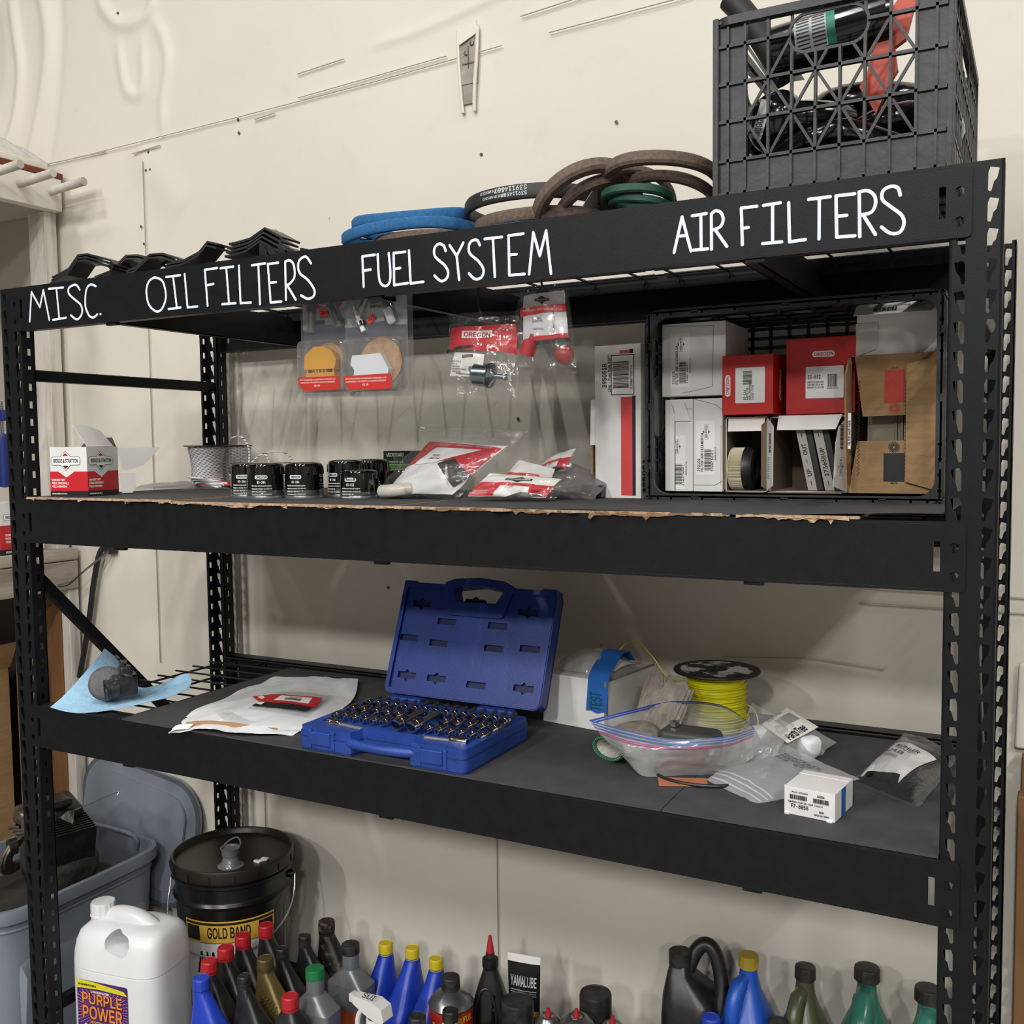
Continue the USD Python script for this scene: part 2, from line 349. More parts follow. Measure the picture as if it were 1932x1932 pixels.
part(wb, 'wall_scratch', [wline([(-0.55, 2.50), (0.1, 2.515), (0.55, 2.528), (0.9, 2.545)], .0004), wline([(0.3, 2.53), (0.75, 2.55)], .0005), wline([(-0.9, 2.50), (-0.42, 2.50)], .0009),
                          wline([(-0.31, 2.478), (-0.2, 2.485)], .0015), wline([(0.15, 2.50), (0.22, 2.505)], .0012), wline([(0.95, 2.6), (1.5, 2.64)], .0007), wline([(1.02, 2.55), (1.35, 2.56)], .0006),
                          wline([(1.42, 1.17), (1.62, 1.185), (1.75, 1.175)], .0008), wline([(0.3, 2.59), (0.45, 2.60)], .0007)], SCR, False)
# conduit box torn into the sheet above the rack, and its cover plate farther left
hole = part(wb, 'wall_bracket', [bx(.790, WALL_Y - .004, 2.475, .834, WALL_Y + .004, 2.583), bx(.790, WALL_Y - .002, 2.43, .828, WALL_Y + .004, 2.475)], mat('bracket_grey', '#a8a296', 0.55, color2='#8c867a', vscale=30))
part(hole, 'torn_edge', [tube([(.785, WALL_Y - .004, 2.60), (.786, WALL_Y - .006, 2.54), (.791, WALL_Y - .006, 2.46), (.795, WALL_Y - .004, 2.41)], .0045, 6, smooth=5),
                         tube([(.838, WALL_Y - .004, 2.60), (.836, WALL_Y - .006, 2.54), (.830, WALL_Y - .007, 2.47), (.826, WALL_Y - .004, 2.41)], .0045, 6, smooth=5),
                         plate(Polygon([(.786, 2.60), (.836, 2.612), (.840, 2.585), (.79, 2.565)]), (0, WALL_Y - .006, 0), (1, 0, 0), (0, 0, 1), .003)], mat('torn_sheet', '#e4dfd2', 0.6))
part(hole, 'bracket_screw', [mv(lathe([(0, 0), (.006, 0), (.0055, .003), (0, .004)], 12), .806, WALL_Y - .004, 2.545, rx=90), mv(lathe([(0, 0), (.006, 0), (.0055, .003), (0, .004)], 12), .822, WALL_Y - .004, 2.565, rx=90),
                              bx(.795, WALL_Y - .006, 2.52, .83, WALL_Y - .003, 2.523), bx(.811, WALL_Y - .006, 2.51, .813, WALL_Y - .003, 2.56)], mat('dark_zinc', '#6d6a62', 0.4, 0.6))
part(wb, 'wall_hook', [rbx(.187, WALL_Y - .012, 2.165, .217, WALL_Y + .003, 2.208, .004), bx(.19, WALL_Y - .014, 2.2, .214, WALL_Y - .004, 2.204)], mat('hook_cream', '#cfc7b2', 0.5))
NAIL = mat('nail_head', '#5b564c', 0.5, 0.5)
for x, z in [(-0.353, 2.88), (-0.25, 2.474), (-0.262, 2.425), (-0.245, 2.425), (0.09, 2.51), (0.092, 2.475), (-0.29, 2.27), (-0.28, 2.22), (0.84, 2.31), (1.55, 2.33), (0.55, 1.27), (0.93, 1.69), (1.18, 2.33)]:
    part(wb, 'nail', mv(lathe([(0, 0), (.004, 0), (.0035, .001), (0, .0015)], 10), x, WALL_Y + .001, z, rx=90), NAIL)
FLOOR = mat('concrete', '#7c7a75', 0.6, color2='#6a6863', vscale=2.0)
struct('floor', bx(-7, -11.5, -.05, 7.5, WALL_Y + .2, 0), FLOOR)
ROOM = mat('room_wall', '#6f6c66', 0.7)
struct('ceiling', bx(-7, -11.5, CEIL, 7.5, WALL_Y + .2, CEIL + .1), mat('ceiling_grey', '#76756f', 0.8))
struct('wall_left', bx(-7.1, -11.5, 0, -7, WALL_Y, CEIL), ROOM)
struct('wall_right', bx(7.5, -11.5, 0, 7.6, WALL_Y, CEIL), ROOM)
struct('wall_front', bx(-7, -11.6, 0, 7.5, -11.5, CEIL), ROOM)
HOUS = mat('lamp_housing', '#e8e8e6', 0.4)
for (_x, _y, _z, _a, _b, _p), _w in zip(LAMPS, ('above the MISC lettering, in front of the rack', 'above the FUEL SYSTEM lettering, in front of the rack', 'high to the right of the rack', 'in front of the wooden pegs at the left', 'at the far left of the room behind the viewer', 'in the middle of the room behind the viewer', 'at the far right of the room behind the viewer', 'deepest in the room at the left', 'deepest in the room in the middle', 'deepest in the room at the right')):
    t = thing('strip_lamp', 'white ceiling strip lamp ' + _w, 'lamp', (_x, _y, _z), 0)
    part(t, 'housing', [bx(-_a / 2 - .01, -_b / 2 - .01, 0, _a / 2 + .01, _b / 2 + .01, .06)], HOUS)
    for s in (-1, 1): part(t, 'rod', bx(-.005, s * _b * .35 - .005, .06, .005, s * _b * .35 + .005, CEIL - _z), STEEL)
# ================================================================ the rack
E_OFF = 0.0055
# tear-drop slot, measured from its outer upper corner; +x towards the post's middle
DROP = [(0, 0), (.0107, .0024), (.0130, -.0040), (.0132, -.0265), (.0118, -.0281), (.0092, -.0281), (.0063, -.0166), (.0028, -.013)]
def post_mesh(z1=1.98):
    """U-shaped post: punched face towards -y at y = 0, two returns with square holes; x from 0 to PW"""
    face = sbox(0, 0, PW, z1); n = int((z1 - .03) / PITCH); cut = []; sq = []
    for k in range(n):
        z = HOLE0 - k * PITCH
        if z < .05: break
        cut.append(Polygon([(E_OFF + x, z + y) for x, y in DROP])); cut.append(Polygon([(PW - E_OFF - x, z + y) for x, y in DROP]))
        sq.append(sbox(.0150, z - .0195, .0235, z - .0045))
    f = plate(face.difference(unary_union(cut)), (0, .002, 0), (1, 0, 0), (0, 0, 1), .002)
    side = sbox(0, 0, PD, z1).difference(unary_union(sq))
    a = plate(side, (0, 0, 0), (0, 1, 0), (0, 0, 1), .002); b = plate(side, (PW - .002, 0, 0), (0, 1, 0), (0, 0, 1), .002)
    lips = [bx(0, PD - .002, 0, .007, PD, z1), bx(PW - .007, PD - .002, 0, PW, PD, z1)]
    ends = [tube([(.0015, .0015, 0), (.0015, .0015, z1)], .0022, 8), tube([(PW - .0015, .0015, 0), (PW - .0015, .0015, z1)], .0022, 8)]
    return join([f, a, b] + lips + ends)
rack = thing('storage_rack', 'tall black steel storage rack with hand lettered top beam and punched posts', 'shelving rack')
pm = post_mesh(); back = pm.copy(); back.vertices[:, 1] = -back.vertices[:, 1]; back.invert()
for px_ in (0, W - PW):
    part(rack, 'post', mv(pm, px_), BLACK, False); part(rack, 'post', mv(back, px_, D), BLACK, False)
def beam(z_top, y0, s):
    """face at y0 (s = +1 front, body towards +y; s = -1 back); end plates lap over the posts"""
    zb = z_top - .093; xl, xr = .0363, W - .0363
    o = sbox(xl, zb, xr, z_top).buffer(-.006).buffer(.006, quad_segs=3)
    slots = unary_union([sbox(x - .0035, zb + .027, x + .0035, zb + .066).buffer(.0006) for x in (.0713, W - .0713)])
    fy = y0 - s * .003
    cuts = unary_union([affinity.translate(CLIP if x > 1 else affinity.scale(CLIP, -1, 1, origin=(0, 0)), x, zb + q) for x in (.0510, W - .0505) for q in (.058, .020)])
    face = plate(o.difference(slots).difference(cuts), (0, fy + (.003 if s > 0 else 0), 0), (1, 0, 0), (0, 0, 1), .003)
    x0, x1 = PW + .001, W - PW - .001
    b = [face, bx(x0, y0, z_top - .003, x1, y0 + s * .034, z_top), bx(x0, y0, zb, x1, y0 + s * .016, zb + .002), bx(x0, y0 + s * .032, z_top - .03, x1, y0 + s * .034, z_top),
         tube([(x0, fy + s * .0035, z_top - .0035), (x1, fy + s * .0035, z_top - .0035)], .0036, 10), tube([(x0, fy + s * .0035, zb + .0035), (x1, fy + s * .0035, zb + .0035)], .0036, 10)]
    return b, fy
CLIP = Polygon([(-.006, .004), (0, .0075), (.0056, .004), (.0044, -.004), (-.0025, -.0065)])
levels = [(Z_TOP, 1), (Z_A, 1), (Z_B, 1), (Z_C, 1)]
beams = {}
for zt, _ in levels:
    for y0, s in ((0.0, 1), (D, -1)):
        ms, fy = beam(zt, y0, s); bm = part(rack, 'beam', ms, BLACK, 30)
        if s > 0:
            beams[zt] = bm
            for x in (.0510, W - .0505):
                for q in (.058, .020):
                    g = 1 if x > 1 else -1; part(bm, 'locking_tab', hull([(x - g * .006, fy + .0005, zt - .093 + q + .004), (x - g * .0025, fy + .0005, zt - .093 + q - .0065), (x - g * .001, fy + .003, zt - .093 + q + .004), (x + g * .001, fy + .003, zt - .093 + q - .006), (x - g * .004, fy + .003, zt - .093 + q)]), BLACK, False)
    for x in (.33, .985, 1.64):    # cross supports under the decks, their tabs hook below the beams
        part(rack, 'cross_support', [bx(x - .010, .004, zt - .093, x + .010, D - .004, zt - .091), bx(x - .010, .004, zt - .093, x - .008, D - .004, zt - .020), bx(x + .008, .004, zt - .093, x + .010, D - .004, zt - .060),
                                     bx(x - .0, .000, zt - .0985, x + .028, .010, zt - .0925), bx(x, D - .012, zt - .0985, x + .028, D, zt - .0925)], BLACK)
for x0 in (PW / 2, W - PW / 2):     # side braces between front and rear post
    for z in (1.795, .352): part(rack, 'brace', rbx(x0 - .012, .006, z - .0125, x0 + .012, D - .006, z + .0125, .003), BLACK)
    for za, zb_ in ((1.375, .735),):
        L = math.hypot(D - .02, za - zb_); m = rbx(-.012, -L / 2, -.0125, .012, L / 2, .0125, .003)
        part(rack, 'brace', mv(m, x0, D / 2, (za + zb_) / 2, rx=-math.degrees(math.atan2(za - zb_, D - .02))), BLACK)
# hand-painted words on the top beam: single strokes of a paint marker (x, z on the beam face)
WORDS = {
    'misc': [[(0.0986,1.9044),(0.1085,1.9659),(0.1334,1.9321),(0.1468,1.9668),(0.1617,1.9035)],[(0.1641,1.9679),(0.2096,1.967)],[(0.188,1.967),(0.1932,1.9041)],[(0.1731,1.9027),(0.2142,1.9043)],[(0.2596,1.9582),(0.248,1.9693),(0.2274,1.9648),(0.2258,1.953),(0.2429,1.9397),(0.26,1.9281),(0.2648,1.9131),(0.2552,1.9008),(0.2438,1.8995),(0.2296,1.9081)],[(0.3081,1.9612),(0.2926,1.9658),(0.2793,1.9562),(0.2744,1.927),(0.2799,1.9109),(0.2867,1.9021),(0.2979,1.8989),(0.3096,1.9045)],[(0.3182,1.9041),(0.3195,1.904)]],
    'oil': [[(0.4761,1.9641),(0.4937,1.9578),(0.502,1.9444),(0.5045,1.922),(0.4933,1.9023),(0.4773,1.898),(0.4576,1.9129),(0.4521,1.939),(0.4599,1.9575),(0.4761,1.9641)],[(0.5073,1.9619),(0.5448,1.962)],[(0.5259,1.9619),(0.5332,1.9002)],[(0.511,1.9),(0.5433,1.9007)],[(0.5566,1.9632),(0.5615,1.8994),(0.5874,1.8993)]],
    'filters': [[(0.6409,1.9668),(0.6094,1.9661),(0.6137,1.8985)],[(0.6111,1.9367),(0.6305,1.9381)],[(0.6492,1.9655),(0.6813,1.9655)],[(0.6637,1.9656),(0.6679,1.8984)],[(0.6506,1.8988),(0.6843,1.898)],[(0.6951,1.9657),(0.6965,1.8971),(0.7218,1.8963)],[(0.7264,1.9636),(0.7588,1.9641)],[(0.7423,1.9639),(0.7435,1.8917)],[(0.7891,1.9624),(0.765,1.9621),(0.7691,1.8927),(0.7944,1.8925)],[(0.7685,1.9283),(0.7832,1.9282)],[(0.8056,1.9626),(0.8052,1.8946)],[(0.8056,1.9626),(0.816,1.9639),(0.8252,1.9549),(0.8264,1.9344),(0.8165,1.9236),(0.8068,1.92)],[(0.8088,1.9207),(0.8277,1.8934)],[(0.8645,1.9541),(0.8537,1.9666),(0.8405,1.9636),(0.8353,1.9539),(0.8386,1.9391),(0.8562,1.9259),(0.8704,1.9074),(0.8682,1.896),(0.8551,1.8927),(0.8403,1.8997)]],
    'fuel': [[(1.0032,1.9553),(0.9768,1.9551),(0.9783,1.9035)],[(0.9783,1.9306),(0.9936,1.9312)],[(1.0091,1.9555),(1.01,1.9263),(1.013,1.908),(1.0231,1.9008),(1.0324,1.9063),(1.0345,1.9241),(1.0319,1.9552)],[(1.0654,1.954),(1.042,1.9542),(1.0418,1.9008),(1.0696,1.9017)],[(1.0424,1.9275),(1.0548,1.9282)],[(1.0731,1.9554),(1.0752,1.9007),(1.1005,1.9012)]],
    'system': [[(1.1453,1.9473),(1.1413,1.9565),(1.1318,1.9601),(1.1236,1.9535),(1.125,1.94),(1.1423,1.9249),(1.1491,1.9136),(1.1466,1.9031),(1.1354,1.8993),(1.1228,1.9093)],[(1.153,1.9558),(1.1662,1.9372)],[(1.1791,1.9571),(1.1662,1.9372),(1.1703,1.8984)],[(1.2099,1.9499),(1.2054,1.9582),(1.1962,1.9587),(1.1899,1.952),(1.1912,1.9387),(1.2079,1.9239),(1.2163,1.91),(1.2121,1.8986),(1.1998,1.8971),(1.1891,1.9067)],[(1.2192,1.9589),(1.2508,1.9586)],[(1.2343,1.9583),(1.237,1.8972)],[(1.2892,1.9596),(1.2627,1.9594),(1.2634,1.8974),(1.2905,1.8968)],[(1.2641,1.9294),(1.2765,1.9289)],[(1.2987,1.896),(1.3067,1.9597),(1.3178,1.9223),(1.3291,1.9598),(1.3369,1.8933)]],
    'air': [[(1.5367,1.9054),(1.5488,1.9552),(1.5622,1.9052)],[(1.5425,1.9284),(1.556,1.928)],[(1.5642,1.955),(1.585,1.9558)],[(1.5769,1.9549),(1.5775,1.9062)],[(1.5659,1.906),(1.5871,1.9058)],[(1.5923,1.954),(1.5927,1.9046)],[(1.5923,1.9544),(1.5987,1.9581),(1.6067,1.9542),(1.6097,1.9443),(1.6057,1.9351),(1.5947,1.9315)],[(1.5977,1.9321),(1.6151,1.9062)]],
    'filters2': [[(1.6578,1.9572),(1.6357,1.9575),(1.6374,1.9062)],[(1.6366,1.929),(1.6457,1.9294)],[(1.667,1.9573),(1.6903,1.958)],[(1.6796,1.9569),(1.6799,1.9047)],[(1.6661,1.9049),(1.6925,1.9045)],[(1.7017,1.9566),(1.7032,1.9034),(1.7248,1.9042)],[(1.7286,1.9579),(1.7573,1.9578)],[(1.7429,1.9573),(1.7429,1.9032)],[(1.7888,1.9577),(1.7648,1.958),(1.7662,1.903),(1.7898,1.9023)],[(1.7667,1.9306),(1.779,1.9306)],[(1.7948,1.9588),(1.7961,1.9005)],[(1.7944,1.9593),(1.8054,1.9597),(1.8142,1.9518),(1.8155,1.9403),(1.8101,1.9308),(1.7969,1.9289)],[(1.8002,1.9285),(1.8159,1.9013)],[(1.8463,1.9488),(1.8434,1.9582),(1.8347,1.9615),(1.8251,1.9572),(1.8241,1.946),(1.834,1.9358),(1.8481,1.9229),(1.8514,1.9113),(1.8462,1.9007),(1.8344,1.9009),(1.8235,1.91)]],
}
PAINT = mat('white_marker_paint', '#e3e9f4', 0.6)
for w, strokes in WORDS.items():
    polys = []
    for st in strokes:
        q = np.array(st)
        if len(q) > 4 or w in ('oil',) and len(q) > 4: q = spline(q, 5)
        if len(st) == 5 and w in ('misc', 'system'): q = np.array(st)
        polys.append(LineString(q).buffer(.0023, quad_segs=4))
    part(beams[Z_TOP], 'lettering', plate(unary_union(polys), (0, -.003, 0), (1, 0, 0), (0, 0, 1), .0004), PAINT, False, label='white hand-painted word')
# wire decks: long wires along the rack, cross wires below them
def deck(x0, x1, zt, name):
    t = thing('wire_deck', name, 'wire shelf', (0, 0, 0))
    ys = np.linspace(.045, D - .045, 10)
    part(t, 'wire', [tube([(x0, y, zt - .0025), (x1, y, zt - .0025)], .0024, 6) for y in ys], BLACK_IN)
    xs = np.linspace(x0 + .028, x1 - .028, 6)
    part(t, 'cross_wire', [tube([(x, .038, zt - .018), (x, .040, zt - .007), (x, D - .040, zt - .007), (x, D - .038, zt - .018)], .0027, 6) for x in xs], BLACK_IN)
for zt, nm in ((Z_TOP, 'top'), (Z_A, 'second'), (Z_B, 'third'), (Z_C, 'lowest')):
    for (x0, x1), side in zip(((.070, .650), (.670, 1.300), (1.320, W - .070)), ('left', 'middle', 'right')):
        deck(x0, x1, zt, 'black wire deck panel at the %s end of the %s rack level' % (side, nm) if side != 'middle' else 'black wire deck panel in the middle of the %s rack level' % nm)
# black sheets on the levels
single('shelf_mat', bx(.335, -.003, Z_B + .0005, 1.514, .528, Z_B + .0035), MAT_BLACK, 'black sheet covering most of the third level under the socket case', 'shelf mat')
single('shelf_mat', bx(1.516, -.003, Z_B + .0007, 1.9055, .528, Z_B + .0037), MAT_BLACK, 'black sheet at the right end of the third level under the small white carton', 'shelf mat')
def torn_card(x0, x1, yb, z, seed, label, amp=.010):
    r = random.Random(seed); pts = [(x0, yb), (x0, -.004)]; x = x0
    while x < x1 - .01:
        x += r.uniform(.004, .018); pts.append((min(x, x1), -.004 - abs(r.gauss(0, amp * .35)) - (amp if r.random() < .06 else 0)))
    pts += [(x1, -.004), (x1, yb)]
    t = thing('cardboard_sheet', label, 'cardboard sheet', (0, 0, 0))
    part(t, 'board', ext(Polygon(pts).buffer(0), .0042).apply_translation((0, 0, z)), mat('torn_cardboard', '#c2a68c', 0.9, color2='#9c7c5e', vscale=120, bump=.6, bscale=500), False)
    part(t, 'black_face', ext(Polygon([(x0 + .004, yb), (x0 + .004, .004), (x1 - .004, .004), (x1 - .004, yb)]), .0008).apply_translation((0, 0, z + .0042)), MAT_BLACK, False, label='black top face')
    return t
torn_card(.066, .50, .55, Z_A + .003, 3, 'torn edged cardboard sheet with black face at the left of the second level')
torn_card(.505, 1.02, .55, Z_A + .0005, 4, 'torn edged cardboard sheet with black face under the oil filters')
torn_card(1.03, 1.62, .55, Z_A + .0005, 5, 'torn edged cardboard sheet with black face under the tall fuel line carton')
torn_card(1.63, 1.80, .55, Z_A + .0005, 6, 'torn edged cardboard sheet under the right half of the lying crate')
def curl(U, V):
    x = 1.25 + U * .655; y = -.006 + V * .5
    return x, y, Z_A + .0068 + .004 * np.exp(-(y / .03) ** 2) * np.sin(U * 9) * U + .006 * np.clip(U - .85, 0, 1) * np.exp(-(y / .05) ** 2) * 4
single('shelf_mat', grid(curl, 40, 20, thick=.0016), MAT_BLACK, 'black sheet with curled front edge under the lying black crate', 'shelf mat')
# wide black boards lying on the top deck
for x0, x1, y0, y1, lab in ((.40, 1.00, .10, .36, 'black sheet on the top level under the blue belts'), (1.03, 1.90, .075, .53, 'black sheet on the top level under the crate and brown belts')):
    single('deck_board', bx(x0, y0, Z_TOP + .0005, x1, y1, Z_TOP + .0035), MAT_BLACK, lab, 'shelf mat')

# frayed lip of the torn boards hanging over the beam edge
TORN = mat('torn_cardboard', ''); TORN2 = mat('torn_fibre', '#8d6c4e', .9, color2='#6f5238', vscale=140, bump=.6, bscale=400)
def frayed(x0, x1, z, lo_, hi_, seed, label, m):
    r = random.Random(seed); top = []; bot = []; x = x0; lvl = (lo_ + hi_) / 2
    while x < x1:
        lvl = min(hi_, max(lo_, lvl + r.uniform(-.35, .35) * (hi_ - lo_))); d = lvl * (2.1 if r.random() < .05 else 1)
        bot.append((x, z - d)); top.append((x, z + r.uniform(0, .0012))); x += r.uniform(.002, .008)
    o = plate(Polygon(top + bot[::-1]).buffer(0), (0, -.0040, 0), (1, 0, 0), (0, 0, 1), .0022)
    v = np.array(o.vertices); v[:, 1] -= (meshkit.fbm(np.stack([v[:, 0] * 90, 0 * v[:, 0], v[:, 2] * 200], -1), 2, seed) - .3) * .006 * np.clip((z - v[:, 2]) / .006, 0, 1.5); o.vertices = v
    return single('cardboard_fringe', o, m, label, 'torn cardboard', None, False)
frayed(.068, .50, Z_A + .0072, .0022, .0055, 11, 'frayed tan edge of the cardboard under the open carton at the left', TORN)
frayed(.47, .80, Z_A + .0040, .0020, .0085, 12, 'frayed tan cardboard edge hanging over the beam below the oil filters', TORN)
frayed(.84, 1.06, Z_A + .0040, .0025, .0085, 13, 'frayed tan cardboard edge hanging over the beam below the big parts bag', TORN)
frayed(1.07, 1.37, Z_A + .0036, .0015, .0060, 14, 'frayed brown cardboard edge hanging over the beam below the tall carton', TORN2)
frayed(1.40, 1.62, Z_A + .0030, .0015, .0055, 15, 'frayed brown cardboard edge hanging over the beam under the left of the lying crate', TORN2)
frayed(1.63, 1.79, Z_A + .0030, .0020, .0065, 16, 'frayed tan cardboard edge hanging over the beam under the right of the lying crate', TORN)
# ================================================================ things on the top level
class Print:
    """collects flat print by (name, material) and makes one part of each under parent"""
    def __init__(s): s.d = {}
    def add(s, name, m, material): s.d.setdefault((name, id(material)), [material]).append(m)
    def flush(s, parent):
        for (name, _), v in s.d.items(): part(parent, name, v[1:], v[0], False)
        s.d = {}
def dashes(F, x, y, w, n, h, gap, seed=0, lift=.0003):
    """rows of print too small to read"""
    r = random.Random(seed); out = []
    for k in range(n):
        q = 0.0; L = w * r.uniform(.75, 1)
        while q < L:
            b = h * r.uniform(1.2, 3.6); out.append(F.rect(x + q, y - k * gap, x + min(q + b, L + .001), y - k * gap + h, .0002, lift)); q += b + h * .7
    return join(out)
def bs_logo(P, F, cx, cy, w, colour=True, rot=0, lift=.0004):
    h = w * .235; c = w * .06
    bar = sbox(cx - w / 2, cy - h / 2, cx + w / 2, cy + h / 2).buffer(-c).buffer(c, quad_segs=3)
    dia = Polygon([(cx - w * .32, cy), (cx, cy + w * .27), (cx + w * .32, cy), (cx, cy - w * .27)])
    R_ = lambda g: affinity.rotate(g, rot, origin=(cx, cy)) if rot else g
    edge = mat('logo_grey', '#6f7478', .5); dark = INK if not colour else edge
    P.add('logo_outline', F.poly(R_(unary_union([bar, dia]).buffer(w * .012)), .0001, lift), dark)
    P.add('logo_field', F.poly(R_(unary_union([bar, dia]).buffer(-w * .006)), .0001, lift + .00015), WHITEINK)
    inn = dia.buffer(-w * .03).difference(bar.buffer(w * .02))
    up, dn = inn.intersection(sbox(cx - w, cy, cx + w, cy + w)), inn.intersection(sbox(cx - w, cy - w, cx + w, cy))
    P.add('logo_triangle', F.poly(R_(up), .0001, lift + .0003), RED if colour else INK); P.add('logo_triangle', F.poly(R_(dn), .0001, lift + .0003), INK)
    t = 'BRIGGS & STRATTON'; tw = w * .86
    if rot == 0: P.add('lettering', F.text(t, cx - tw / 2, cy - h * .22, h * .46, w=tw, lift=lift + .0003), INK)
    else: P.add('lettering', F.text(t, cx + h * .22, cy - tw / 2, h * .46, rot=90, lift=lift + .0003, squeeze=tw / (h * .46) / (text_flat(t, True).bounds[1][0])), INK)
def oregon(P, F, x, y, w, h, rot=0, pill=None, ink=None, lift=.0004):
    """white capsule with the word in it; rot 90 reads upwards"""
    pl = rrect(w, h, h * .48); pl = affinity.rotate(pl, rot, origin=(0, 0)); pl = affinity.translate(pl, x, y)
    P.add('logo_capsule', F.poly(pl, .0001, lift), pill or WHITEINK)
    tw = w * .84
    if rot == 0: P.add('lettering', F.text('OREGON', x - tw / 2, y - h * .27, h * .54, w=tw, lift=lift + .0002), ink or RED)
    else:
        m = text_flat('OREGON', True); sq = tw / (h * .54) / (m.bounds[1][0] - m.bounds[0][0])
        P.add('lettering', F.text('OREGON', x + h * .27, y - tw / 2, h * .54, rot=90, squeeze=sq, lift=lift + .0002), ink or RED)

# ---------------------------------------------------------------- plastic milk crates
CRATE = mat('crate_plastic', '#1f2022', .42, color2='#34353a', vscale=22, bump=.25, bscale=70)
def lattice(w, h, xs, zs, solid_h=0.0, corner=0.0, diag=True, handle=None):
    bars = [sbox(x - .0022, 0, x + .0022, h) for x in xs] + [sbox(0, z - .0022, w, z + .0022) for z in zs] + [sbox(0, 0, .004, h), sbox(w - .004, 0, w, h), sbox(0, h - .008, w, h)]
    if solid_h: bars.append(sbox(0, 0, w, solid_h))
    if corner: bars += [sbox(0, 0, corner, h), sbox(w - corner, 0, w, h)]
    inner = [x for x in xs if corner - .002 < x < w - corner + .002]; zz = [solid_h] + [z for z in zs if z > solid_h + .01]
    if diag:
        for k in range(len(zz) - 1):
            for i in range(len(inner) - 1):
                a, b = ((inner[i], zz[k]), (inner[i + 1], zz[k + 1])) if (i + k) % 2 else ((inner[i], zz[k + 1]), (inner[i + 1], zz[k]))
                bars.append(LineString([a, b]).buffer(.002, cap_style='flat'))
    p = unary_union(bars)
    if handle:
        x0, z0, x1, z1 = handle; hp = sbox(x0 + .022, z0 + .022, x1 - .022, z1 - .022).buffer(.022, quad_segs=5) if z1 - z0 > .045 else sbox(x0, z0, x1, z1)
        p = unary_union([p, hp.buffer(.004)]).difference(hp)
    return p
def crate_parts(t, w, d, h):
    """open-topped crate: x 0..w, y 0..d, z 0..h"""
    def verts(L, c, n): return [0, c * .45, c] + list(np.linspace(c, L - c, n)[1:-1]) + [L - c, L - c * .45, L]
    zs = [h * k for k in (.20, .42, .63, .84)]
    for nm, L, o, u, n in (('side_panel', w, (0, 0, 0), (1, 0, 0), 8), ('side_panel', w, (0, d - .007, 0), (1, 0, 0), 8), ('side_panel', d, (.007, 0, 0), (0, 1, 0), 11), ('side_panel', d, (w, 0, 0), (0, 1, 0), 11)):
        c = .045; xs = verts(L, c, n); p = lattice(L, h, xs, zs, h * .20, c, True, (L * .34, h * .74, L * .66, h * .93))
        m = [plate(p, (o[0], o[1] + (.004 if u[0] else 0) + .003, o[2]) if u[0] else (o[0] - .004, o[1], o[2]), u, (0, 0, 1), .003)]
        # ribs stand proud of the panel
        n_ = np.array((0, -1, 0) if u[0] else (1, 0, 0)); sgn = -1 if (u[0] and o[1] > 0) or (u[1] and o[0] < .1) else 1
        lim = [x for x in xs]
        for z in zs + [.004, h - .006]:
            a = np.array(o) + np.array((0, 0, z)); 
            for q0, q1 in ([(0, .335), (.665, 1)] if .75 < z / h < .92 else [(0, 1)]):
                a0, a1 = a + np.array(u) * L * q0, a + np.array(u) * L * q1
                m.append(bx(*(a0 + (0, 0, -.0022)), *(a1 + np.array((0, .007, .0022)))) if u[0] else bx(*(a0 + (-.007, 0, -.0022)), *(a1 + (0, 0, .0022))))
        for x in lim:
            top = h if not (L * .33 < x < L * .67) else h * .73
            a = np.array(o) + np.array(u) * x
            m.append(bx(a[0] - .0018, a[1], 0, a[0] + .0018, a[1] + .006, top) if u[0] else bx(a[0] - .006, a[1] - .0018, 0, a[0], a[1] + .0018, top))
        part(t, nm, m, CRATE, 30)
    gx, gy = np.linspace(.012, w - .012, 14), np.linspace(.012, d - .012, 18)
    part(t, 'bottom_grid', [bx(x - .003, .006, 0, x + .003, d - .006, .008) for x in gx] + [bx(.006, y - .003, 0, w - .006, y + .003, .008) for y in gy], CRATE, 30)
    ring = sbox(-.004, -.004, w + .004, d + .004).buffer(-.03).buffer(.03, quad_segs=6); inn = sbox(.010, .010, w - .010, d - .010).buffer(-.028).buffer(.028, quad_segs=6)
    slots = []
    for q in (.18, .5, .82):
        slots += [sbox(w * q - .006, .001, w * q + .006, .006), sbox(w * q - .006, d - .006, w * q + .006, d - .001), sbox(.001, d * q - .006, .006, d * q + .006), sbox(w - .006, d * q - .006, w - .001, d * q + .006)]
    part(t, 'rim', [mv(ext(ring.difference(inn).difference(unary_union(slots)), .012), 0, 0, h - .012)], CRATE, 30)
crate = thing('plastic_crate', 'black plastic milk crate full of engine shrouds standing on the top level', 'crate', (1.5875, .025, Z_TOP + .004))
crate_parts(crate, .318, .475, .252)
CX, CY, CZ = 1.5875, .025, Z_TOP + .004
# what is in it
ORANGE = mat('orange_plastic', '#c8401d', .35, color2='#a93316', vscale=14)
sh = Polygon([(-.035, .005), (-.024, .025), (-.02, .045), (-.012, .072), (0, .094), (.022, .125), (.05, .16), (.066, .15), (.036, .10), (.026, .06), (.012, .052), (.016, .02), (.006, .004), (-.012, -.036)])
t = thing('engine_part', 'bright orange plastic shroud sticking up out of the black crate', 'engine part', (1.812, .098, 2.125))
part(t, 'blade', mv(plate(sh, (0, 0, 0), (1, 0, 0), (0, 0, 1), .012), 0, .012), ORANGE)
part(t, 'flange', [hull([(-.02, 0, .045), (.03, 0, .10), (.05, .05, .16), (.0, .06, .11), (-.01, .03, .05)]), tube([(.03, .01, .11), (.07, .05, .16), (.10, .12, .175)], .012, 10, smooth=5)], ORANGE)
t = thing('canister', 'black canister with a grey and green label lying behind the crate handle', 'canister', (1.735, .115, 2.213))
